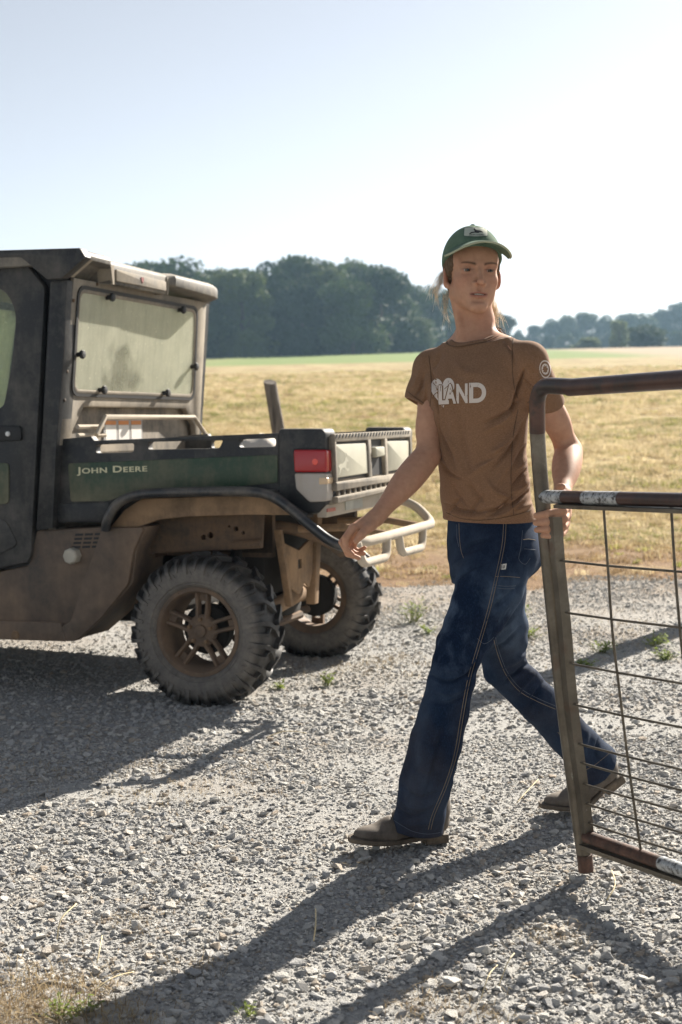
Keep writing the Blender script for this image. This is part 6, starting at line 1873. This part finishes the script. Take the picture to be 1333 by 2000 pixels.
# boots
def boot(O, fwd, pitch, bend_, label=None):
    """heel back at O on the ground plane, toes along fwd"""
    up_l = SDF(); so = SDF()
    up_l.chain([(0.040, 0, 0.135), (0.046, 0, 0.11), (0.056, 0, 0.085)], [0.040, 0.041, 0.043], 0.02)
    up_l.chain([(0.034, 0, 0.055), (0.036, 0, 0.085)], [0.033, 0.037], 0.02)
    up_l.chain([(0.055, 0, 0.080), (0.120, 0.002, 0.062), (0.175, 0.004, 0.046)], [0.042, 0.040, 0.034], 0.03)
    up_l.ell((0.205, 0.004, 0.033), (0.062, 0.044, 0.026), 0.03)
    up_l.ell((0.255, 0.004, 0.028), (0.032, 0.030, 0.017), 0.02)
    up_l.ell((0.060, 0, 0.045), (0.055, 0.036, 0.03), 0.02)
    for x in (0.105, 0.122, 0.140, 0.165):
        up_l.rcone((x, -0.04, 0.075 - (x - 0.1) * 0.1), (x + 0.012, 0.04, 0.115 - (x - 0.1) * 0.5), 0.0035, 0.0035, 0.012, 's')
    up_l.func(lambda P: F32(0.017) - P[..., 2], (-9, -9, -9), (9, 9, 9), 0.002, 'i')
    so.ell((0.200, 0.004, 0.012), (0.095, 0.048, 0.30), 0.02)
    so.ell((0.245, 0.004, 0.012), (0.052, 0.036, 0.30), 0.03)
    so.rcone((0.045, 0, 0.012), (0.15, 0.002, 0.012), 0.034, 0.034, 0.03)
    so.func(lambda P: np.abs(P[..., 2] - (0.0165 + 0.10 * np.clip(0.12 - P[..., 0], 0, 0.06) * 0)) - F32(0.0070), (-9, -9, -9), (9, 9, 9), 0.003, 'i')
    so.func(lambda P: np.maximum(np.maximum(np.abs(P[..., 0] - 0.043) - 0.035, np.abs(P[..., 1]) - 0.031), np.abs(P[..., 2] - 0.006) - 0.0125), (0, -0.04, -0.02), (0.09, 0.04, 0.03), 0.004)
    f = np.array([fwd[0], fwd[1], 0.0]); f /= np.linalg.norm(f); lat = np.cross((0, 0, 1), f)
    def place(V):
        X, Yv, Z = V[:, 0].copy(), V[:, 1].copy(), V[:, 2].copy()
        b0 = 0.165
        if bend_:
            w = np.clip((b0 + 0.02 - X) / 0.04, 0, 1); a = bend_ * w
            dx, dz = X - b0, Z - 0.010
            X = b0 + dx * np.cos(a) + dz * np.sin(a); Z = 0.010 - dx * np.sin(a) + dz * np.cos(a)
        tw = np.clip((X - 0.16) / 0.12, 0, 1); Z = Z + 0.010 * tw * tw              # toe spring
        c, s_ = math.cos(pitch), math.sin(pitch)
        X, Z = X * c - Z * s_, X * s_ + Z * c
        return O + X[:, None] * f + Yv[:, None] * lat + Z[:, None] * np.array([0, 0, 1.0])
    b, _ = nets('boot', up_l, 0.0028, M_BOOT, PERSON, 2, place)
    s2, _ = nets('sole', so, 0.0028, M_SOLE, b, 1, place)
    return b
M_BOOT = dusty('worn_brown_leather', (0.050, 0.038, 0.029), (0.19, 0.16, 0.13), 0.24, 0.6, 16, bump=0.25, up=0.25)
M_SOLE = dusty('boot_sole', (0.035, 0.027, 0.02), (0.18, 0.14, 0.10), 0.30, 0.7, 20, up=0.0)
boot(np.array([0.285, 3.955, 0.012]), (-0.93, -0.37), R(1.5), 0)
rt = W(1066, 1588, 4.20)
fw_ = np.array([-0.94, -0.33, 0]); fw_ /= np.linalg.norm(fw_)
boot(np.array([rt[0], rt[1], 0.004]) - fw_ * 0.283, fw_, 0.0, R(31))

# ------------------------------------------------------------------ cap
cap = SDF()
def cap_shell(P):
    q = (P - HO.astype(F32)) @ HM.T.astype(F32)
    x, y, z = q[..., 0], q[..., 1] + 0.010, q[..., 2] - 0.030
    r = np.array([0.0815, 0.103, 0.096], F32)
    k0 = np.sqrt((x / r[0]) ** 2 + (y / r[1]) ** 2 + (np.abs(z) / r[2]) ** 2.0); k1 = np.sqrt((x / r[0] ** 2) ** 2 + (y / r[1] ** 2) ** 2 + (z / r[2] ** 2) ** 2)
    d = k0 * (k0 - 1) / np.maximum(k1, 1e-6)
    # panel seams: shallow grooves running up to the button
    az = np.arctan2(x, y); s_ = np.abs(((az / (math.pi / 3)) + 0.5) % 1 - 0.5) * (math.pi / 3) * np.sqrt(x * x + y * y)
    d = d + 0.0012 * np.exp(-(s_ / 0.003) ** 2)
    edge = 0.020 + 0.040 * np.clip((q[..., 1] + 0.02) / 0.10, 0, 1) - 0.012 * np.clip((-q[..., 1]) / 0.09, 0, 1)
    return np.maximum(d, edge - q[..., 2])
cap.func(cap_shell, HO - 0.16, HO + 0.16, 0.004)
def brim(P):
    q = (P - HO.astype(F32)) @ HM.T.astype(F32)
    x, y, z = q[..., 0], q[..., 1], q[..., 2]
    zb = 0.0715 - 5.0 * x * x - 0.10 * (y - 0.09) - 0.5 * np.clip(y - 0.13, 0, 1) ** 2
    pl_ = ((np.abs(x) / 0.0915) ** 2.6 + (np.clip(y - 0.03, 0, 1) / 0.135) ** 2.2 - 1) * 0.035
    return np.maximum(np.abs(z - zb) * 0.78 - 0.0021, np.maximum(pl_, 0.035 - y))
cap.func(brim, HO - 0.2, HO + 0.2, 0.003)
cap.ell(H(0, -0.010, 0.1265), (0.007, 0.007, 0.004), 0.003)
t = NT('faded_green_cotton')
n1 = t.noise(600, 3, 0.7); n2 = t.noise(22, 5, 0.6)
g = t.n('ShaderNodeVectorMath', operation='DOT_PRODUCT'); 
col = t.ramp(n2, [(0.3, (0.058, 0.105, 0.070, 1)), (0.7, (0.165, 0.225, 0.160, 1))])
col = t.mix(0.3, col, t.ramp(n1, [(0.3, (0.03, 0.08, 0.045, 1)), (0.7, (0.22, 0.30, 0.21, 1))]))
t.set(Base_Color=col, Roughness=0.92); t.b.inputs['Specular IOR Level'].default_value = 0.12
t.bump(n1, 0.3, 0.001)
M_CAP = t.m
CAP, Vc = nets('cap', cap, 0.0019, M_CAP, PERSON, 1)
M_CAPEDGE = simple('sun_bleached_edge', (0.34, 0.36, 0.25), 0.9)
ed = []
for i in range(41):
    x = 0.0905 * math.sin((i / 40 - 0.5) * 2.9)
    y = 0.03 + 0.135 * max(0.0, 1 - (abs(x) / 0.0915) ** 2.6) ** (1 / 2.2)
    z = 0.0715 - 5.0 * x * x - 0.10 * (y - 0.09) - 0.5 * max(0, y - 0.13) ** 2
    ed.append(H(x, y - 0.0006, z))
MB().tube(ed, 0.0030, 8).build('brim_edge', M_CAPEDGE, CAP, smooth=70)
CB = bvh_of(CAP)
PQ = [(905, 465), (954, 465), (952.5, 444.5), (906.5, 444.5)]
rq = roundpoly([(0, 0.08), (0.5, 0), (1, 0.08), (1, 1), (0, 1)], 0.08, 3)
pe = drape('badge', poly_mesh([rq]), simple('badge_border', (0.075, 0.12, 0.085), 0.9), CAP, CB, PQ, 0.0018)
drape('badge_field', poly_mesh([[(0.045 + 0.91 * a, 0.10 + 0.82 * b) for a, b in rq]]), simple('badge_cream', (0.42, 0.44, 0.36), 0.9), pe, CB, PQ, 0.0026)
deer = [(0.24, 0.36), (0.34, 0.50), (0.46, 0.53), (0.44, 0.66), (0.40, 0.80), (0.46, 0.84), (0.50, 0.72), (0.58, 0.66), (0.68, 0.62), (0.80, 0.50), (0.78, 0.44), (0.66, 0.50), (0.60, 0.46), (0.70, 0.40), (0.56, 0.40), (0.46, 0.44), (0.36, 0.40), (0.28, 0.30)]
drape('badge_deer', poly_mesh([deer]), M_SEAL, pe, CB, PQ, 0.0032)
tm_ = text_mesh('JOHN DEERE', 1.0, 0.8, 0.0, 0.02, 1.05)
co = np.empty(len(tm_.vertices) * 3, F32); tm_.vertices.foreach_get('co', co); co = co.reshape(-1, 3); mn, mx = co.min(0), co.max(0)
co[:, 0] = 0.24 + 0.56 * (co[:, 0] - mn[0]) / (mx[0] - mn[0]); co[:, 1] = 0.15 + 0.13 * (co[:, 1] - mn[1]) / (mx[1] - mn[1]); co[:, 2] = 0
tm_.vertices.foreach_set('co', co.ravel())
drape('badge_lettering', tm_, M_SEAL, pe, CB, PQ, 0.0032)['kind'] = 'stuff'

# ------------------------------------------------------------------ hair
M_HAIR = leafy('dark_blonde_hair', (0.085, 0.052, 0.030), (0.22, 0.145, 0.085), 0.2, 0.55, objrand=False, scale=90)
M_HAIRB = leafy('sunlit_loose_hair', (0.60, 0.48, 0.33), (0.85, 0.74, 0.56), 0.55, 0.45, objrand=False, scale=60)  # paler than the other hair: sunlight on loose strands put into the colour
hr = SDF()
def hh(c, r, k=0.012, kind='u'): hr.ell(H(*c), r, k, kind, HM)
hh((0, -0.016, 0.016), (0.0765, 0.1000, 0.082))
hh((0, -0.055, -0.045), (0.050, 0.050, 0.048), 0.03)
def face_cut(P):
    q = (P - HO.astype(F32)) @ HM.T.astype(F32)
    x, y, z = np.abs(q[..., 0]), q[..., 1], q[..., 2]
    lim = np.interp(z, [-0.06, -0.035, -0.015, 0.0, 0.02, 0.04, 0.055, 0.09], [-0.035, -0.020, 0.008, 0.030, 0.043, 0.052, 0.062, 0.080]).astype(F32)
    lim = lim + 0.004 * np.sin(z * 420 + 60 * y) + 0.003 * np.sin(z * 150)
    return (lim - y) * 0.7
hr.func(face_cut, HO - 0.3, HO + 0.3, 0.006, 's')
hr.ell(H(0.0, 0.09, -0.07), (0.2, 0.085, 0.075), 0.01, 's', HM)
def hair_wave(P):
    q = (P - HO.astype(F32)) @ HM.T.astype(F32)
    a = np.arctan2(q[..., 0], -q[..., 1])
    return np.sin(90 * a + 25 * q[..., 2]) * 0.0011 + np.sin(37 * a - 40 * q[..., 2] + 20 * q[..., 1]) * 0.0012
hr.func(hair_wave, (-9, -9, -9), (9, 9, 9), 0.003, 'd')
HAIR, _ = nets('hair', hr, 0.0023, M_HAIR, PERSON, 1)
def strands(n, root, spread, path, jit, r, seed, mat, name):
    rnd = random.Random(seed); mb = MB()
    for _ in range(n):
        s0 = [rnd.uniform(-1, 1) * a for a in spread]; e = [rnd.gauss(0, 1) for _ in range(3)]; ln = rnd.uniform(0.55, 1.1)
        ph = rnd.random() * 6; pts = []
        for i, p in enumerate(path):
            t_ = i / (len(path) - 1)
            q = [path[0][k] + (p[k] - path[0][k]) * ln + s0[k] * (1 - 0.4 * t_) + jit[k] * e[k] * t_ ** 1.5 + 0.006 * math.sin(ph * (1 + k) + 7 * t_ + k) * t_ for k in range(3)]
            pts.append(H(*q))
        pts = catmull(pts, 3)
        mb.tube(pts, [r * (1 - 0.7 * i / (len(pts) - 1)) for i in range(len(pts))], 4)
    o = mb.build(name, mat, HAIR, smooth=180); o['kind'] = 'stuff'
# loose hair behind the right ear (picture left), ponytail behind the neck on the other side
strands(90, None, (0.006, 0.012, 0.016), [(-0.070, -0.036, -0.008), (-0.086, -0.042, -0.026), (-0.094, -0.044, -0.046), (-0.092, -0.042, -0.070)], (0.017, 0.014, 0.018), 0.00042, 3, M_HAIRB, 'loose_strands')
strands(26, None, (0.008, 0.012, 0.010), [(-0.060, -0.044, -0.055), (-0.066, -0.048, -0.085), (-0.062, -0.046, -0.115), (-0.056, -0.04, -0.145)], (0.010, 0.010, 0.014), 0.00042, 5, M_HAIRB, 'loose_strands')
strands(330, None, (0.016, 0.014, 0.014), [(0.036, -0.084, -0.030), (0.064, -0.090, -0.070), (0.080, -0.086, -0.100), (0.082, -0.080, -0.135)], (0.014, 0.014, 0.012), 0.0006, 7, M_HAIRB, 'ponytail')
# ------------------------------------------------------------------ weeds, straw and dry tufts
rnd = random.Random(21)
M_WEED = leafy('weed_leaves', (0.13, 0.20, 0.035), (0.36, 0.42, 0.10), 0.45, objrand=False, scale=40)
M_WEEDS = simple('weed_stems', (0.20, 0.22, 0.08), 0.8)
M_STALK = simple('dry_stalk', (0.58, 0.48, 0.29), 0.8, var=0.25)
M_STALKB = simple('brown_stalk', (0.24, 0.15, 0.07), 0.85, var=0.35)
def weed(u, v, h, n, label, name='weed', seed=0, spread=0.5, mat=None, leaf=0.03):
    rr = random.Random(seed)
    d = yplane(u, v, 1.0) - Vector((0, 0, CAM_H)); p = Vector((0, 0, CAM_H)) + d * (CAM_H / -d.z)
    for _ in range(3):
        z = float(gz(p.x, p.y)); p = Vector((0, 0, CAM_H)) + d * ((CAM_H - z) / -d.z)
    root = empty(name, p)
    sm = MB(); lm = MB()
    for i in range(n):
        a = rr.random() * 6.283; l = h * rr.uniform(0.5, 1.0); o = spread * h * rr.uniform(0.2, 1.1)
        b0 = Vector((rr.gauss(0, h * 0.12), rr.gauss(0, h * 0.12), -0.01))
        tip = b0 + Vector((math.cos(a) * o, math.sin(a) * o, l)); mid = (b0 + tip) * 0.5 + Vector((0, 0, l * 0.12))
        sm.tube([b0, mid, tip], [0.0016, 0.0012, 0.0006], 4)
        for k in range(rr.randint(3, 6)):
            t_ = rr.uniform(0.25, 1.0); c = b0.lerp(tip, t_) + Vector((0, 0, l * 0.1 * (1 - abs(2 * t_ - 1))))
            b = rr.random() * 6.283; lf = leaf * rr.uniform(0.5, 1.1); dx = Vector((math.cos(b), math.sin(b), rr.uniform(-0.2, 0.7))) * lf; w = Vector((-math.sin(b), math.cos(b), rr.uniform(-0.3, 0.3))) * lf * 0.26
            lm.add([c, c + dx * 0.45 + w, c + dx, c + dx * 0.45 - w], [(0, 1, 2, 3)])
    s_ = sm.build('stems', M_WEEDS, root, smooth=180); l_ = lm.build('leaves', mat or M_WEED, root, smooth=None)
    s_['kind'] = 'stuff'; l_['kind'] = 'stuff'
    return tag(root, label, 'weed')
weed(640, 1340, 0.075, 14, 'small bright green weed on the gravel right of the near rear tyre', seed=1)
weed(806, 1215, 0.14, 26, 'taller green weed clump between the far rear tyre and the front leg', seed=2, spread=0.8)
weed(838, 1238, 0.06, 12, 'low green weed beside the taller clump left of the jeans', seed=12, spread=1.0)
weed(545, 1345, 0.05, 8, 'tiny green weed at the edge of the vehicle shadow', seed=3)
weed(1030, 1245, 0.08, 22, 'low green weed patch just behind the rear knee', seed=4, spread=1.2)
weed(1020, 1212, 0.11, 14, 'thin green weed behind the back thigh at the field edge', seed=5)
weed(1175, 1275, 0.07, 18, 'pale green weed patch right of the gate latch post', seed=6, spread=1.2)
weed(1280, 1262, 0.08, 24, 'bright green weed patch seen through the second column of wires', seed=7, spread=1.3)
weed(1300, 1288, 0.06, 22, 'flat dark green weed patch in the post shadow at the right edge', seed=8, spread=1.4)
weed(1140, 1300, 0.05, 10, 'tiny weed sprigs close to the latch post', seed=9, spread=1.2)
weed(120, 1985, 0.050, 16, 'yellow-green weed in the bottom left corner of the gravel', seed=10, spread=0.9, leaf=0.014)
weed(170, 1978, 0.045, 12, 'small yellow-green weed right of the corner weed', seed=13, spread=0.8, leaf=0.013)
weed(480, 1985, 0.045, 7, 'single thin weed in the shadow of the woman at the bottom', seed=11, leaf=0.014)

def stalk(pts, r, label, mat=None):
    q = []
    for (u, v, h) in pts:
        d = yplane(u, v, 1.0) - Vector((0, 0, CAM_H)); p = Vector((0, 0, CAM_H)) + d * ((CAM_H - h) / -d.z); q.append(p)
    c = q[0].copy()
    o = MB().tube(catmull([p - c for p in q], 5), r, 5).build('straw', mat or M_STALK, None, smooth=180); o.location = c
    return tag(o, label, 'straw')
stalk([(1195, 1700, .015), (1202, 1728, .03), (1186, 1758, .012)], 0.0019, 'bent pale straw lying right of the latch post foot')
stalk([(613, 1838, .012), (617, 1805, .045), (617, 1775, .05)], 0.0017, 'upright pale straw standing in the shadow of the legs')
stalk([(1010, 1568, .012), (1030, 1545, .025), (1052, 1522, .015)], 0.0016, 'long pale straw left of the rear boot')
stalk([(112, 1835, .012), (120, 1795, .05), (150, 1765, .06)], 0.0017, 'curved pale straw at the far left of the foreground')
stalk([(190, 1880, .012), (196, 1850, .03), (200, 1828, .02)], 0.0017, 'short pale straw upright at the left foreground')
stalk([(170, 1945, .015), (220, 1910, .03), (262, 1898, .015)], 0.0014, 'thin pale straw lying over stones at the lower left')
stalk([(975, 1925, .012), (992, 1880, .05), (1005, 1862, .05)], 0.0013, 'thin straw tip in the lower right gravel')
stalk([(520, 1440, .01), (560, 1428, .02), (600, 1432, .01)], 0.0016, 'pale straw lying on bare soil near the vehicle shadow')
stalk([(940, 1950, .01), (955, 1905, .04), (972, 1885, .03)], 0.0013, 'thin straw beside the gate shadow at the bottom')

# dead grass and root litter on the bare soil patches (uncountable)
DRY = [blade_clump(50 + i, 9, 0.05, 0.09, 0.0011, 1.7) for i in range(4)]
for m in DRY: m.materials.append(leafy('dead_grass', (0.20, 0.14, 0.08), (0.48, 0.38, 0.23), 0.3))
pts = []; rots = []; scs = []
r2 = np.random.default_rng(3)
for (u, v, ru, rv, n, s) in ((60, 1975, 110, 45, 420, 0.9), (235, 1990, 60, 25, 60, 0.7), (330, 1535, 120, 30, 170, 0.55), (100, 1510, 60, 14, 70, 0.5), (700, 1690, 35, 14, 34, 0.55), (860, 1975, 60, 30, 80, 0.6), (1090, 1838, 40, 14, 40, 0.5), (770, 1285, 90, 12, 110, 0.8),
                            (270, 1800, 60, 20, 50, 0.5), (380, 1885, 40, 16, 40, 0.5), (1180, 1240, 170, 26, 200, 0.9), (860, 1190, 130, 24, 170, 0.9), (660, 1310, 90, 14, 90, 0.7)):
    for _ in range(int(n * 0.45)):
        a, b = r2.normal(0, 0.9), r2.normal(0, 0.9)
        d = yplane(u + a * ru, v + b * rv, 1.0) - Vector((0, 0, CAM_H)); p = Vector((0, 0, CAM_H)) + d * (CAM_H / -d.z)
        pts.append((p.x, p.y, float(gz(p.x, p.y)) + 0.004)); rots.append((0, 0, r2.random() * 6.28)); k = s * r2.uniform(0.5, 1.2); scs.append((k, k, k * r2.uniform(0.4, 1.0)))
scatter('dead_grass_litter', np.array(pts), np.array(rots), np.array(scs), r2.integers(0, 4, len(pts)), DRY, road)
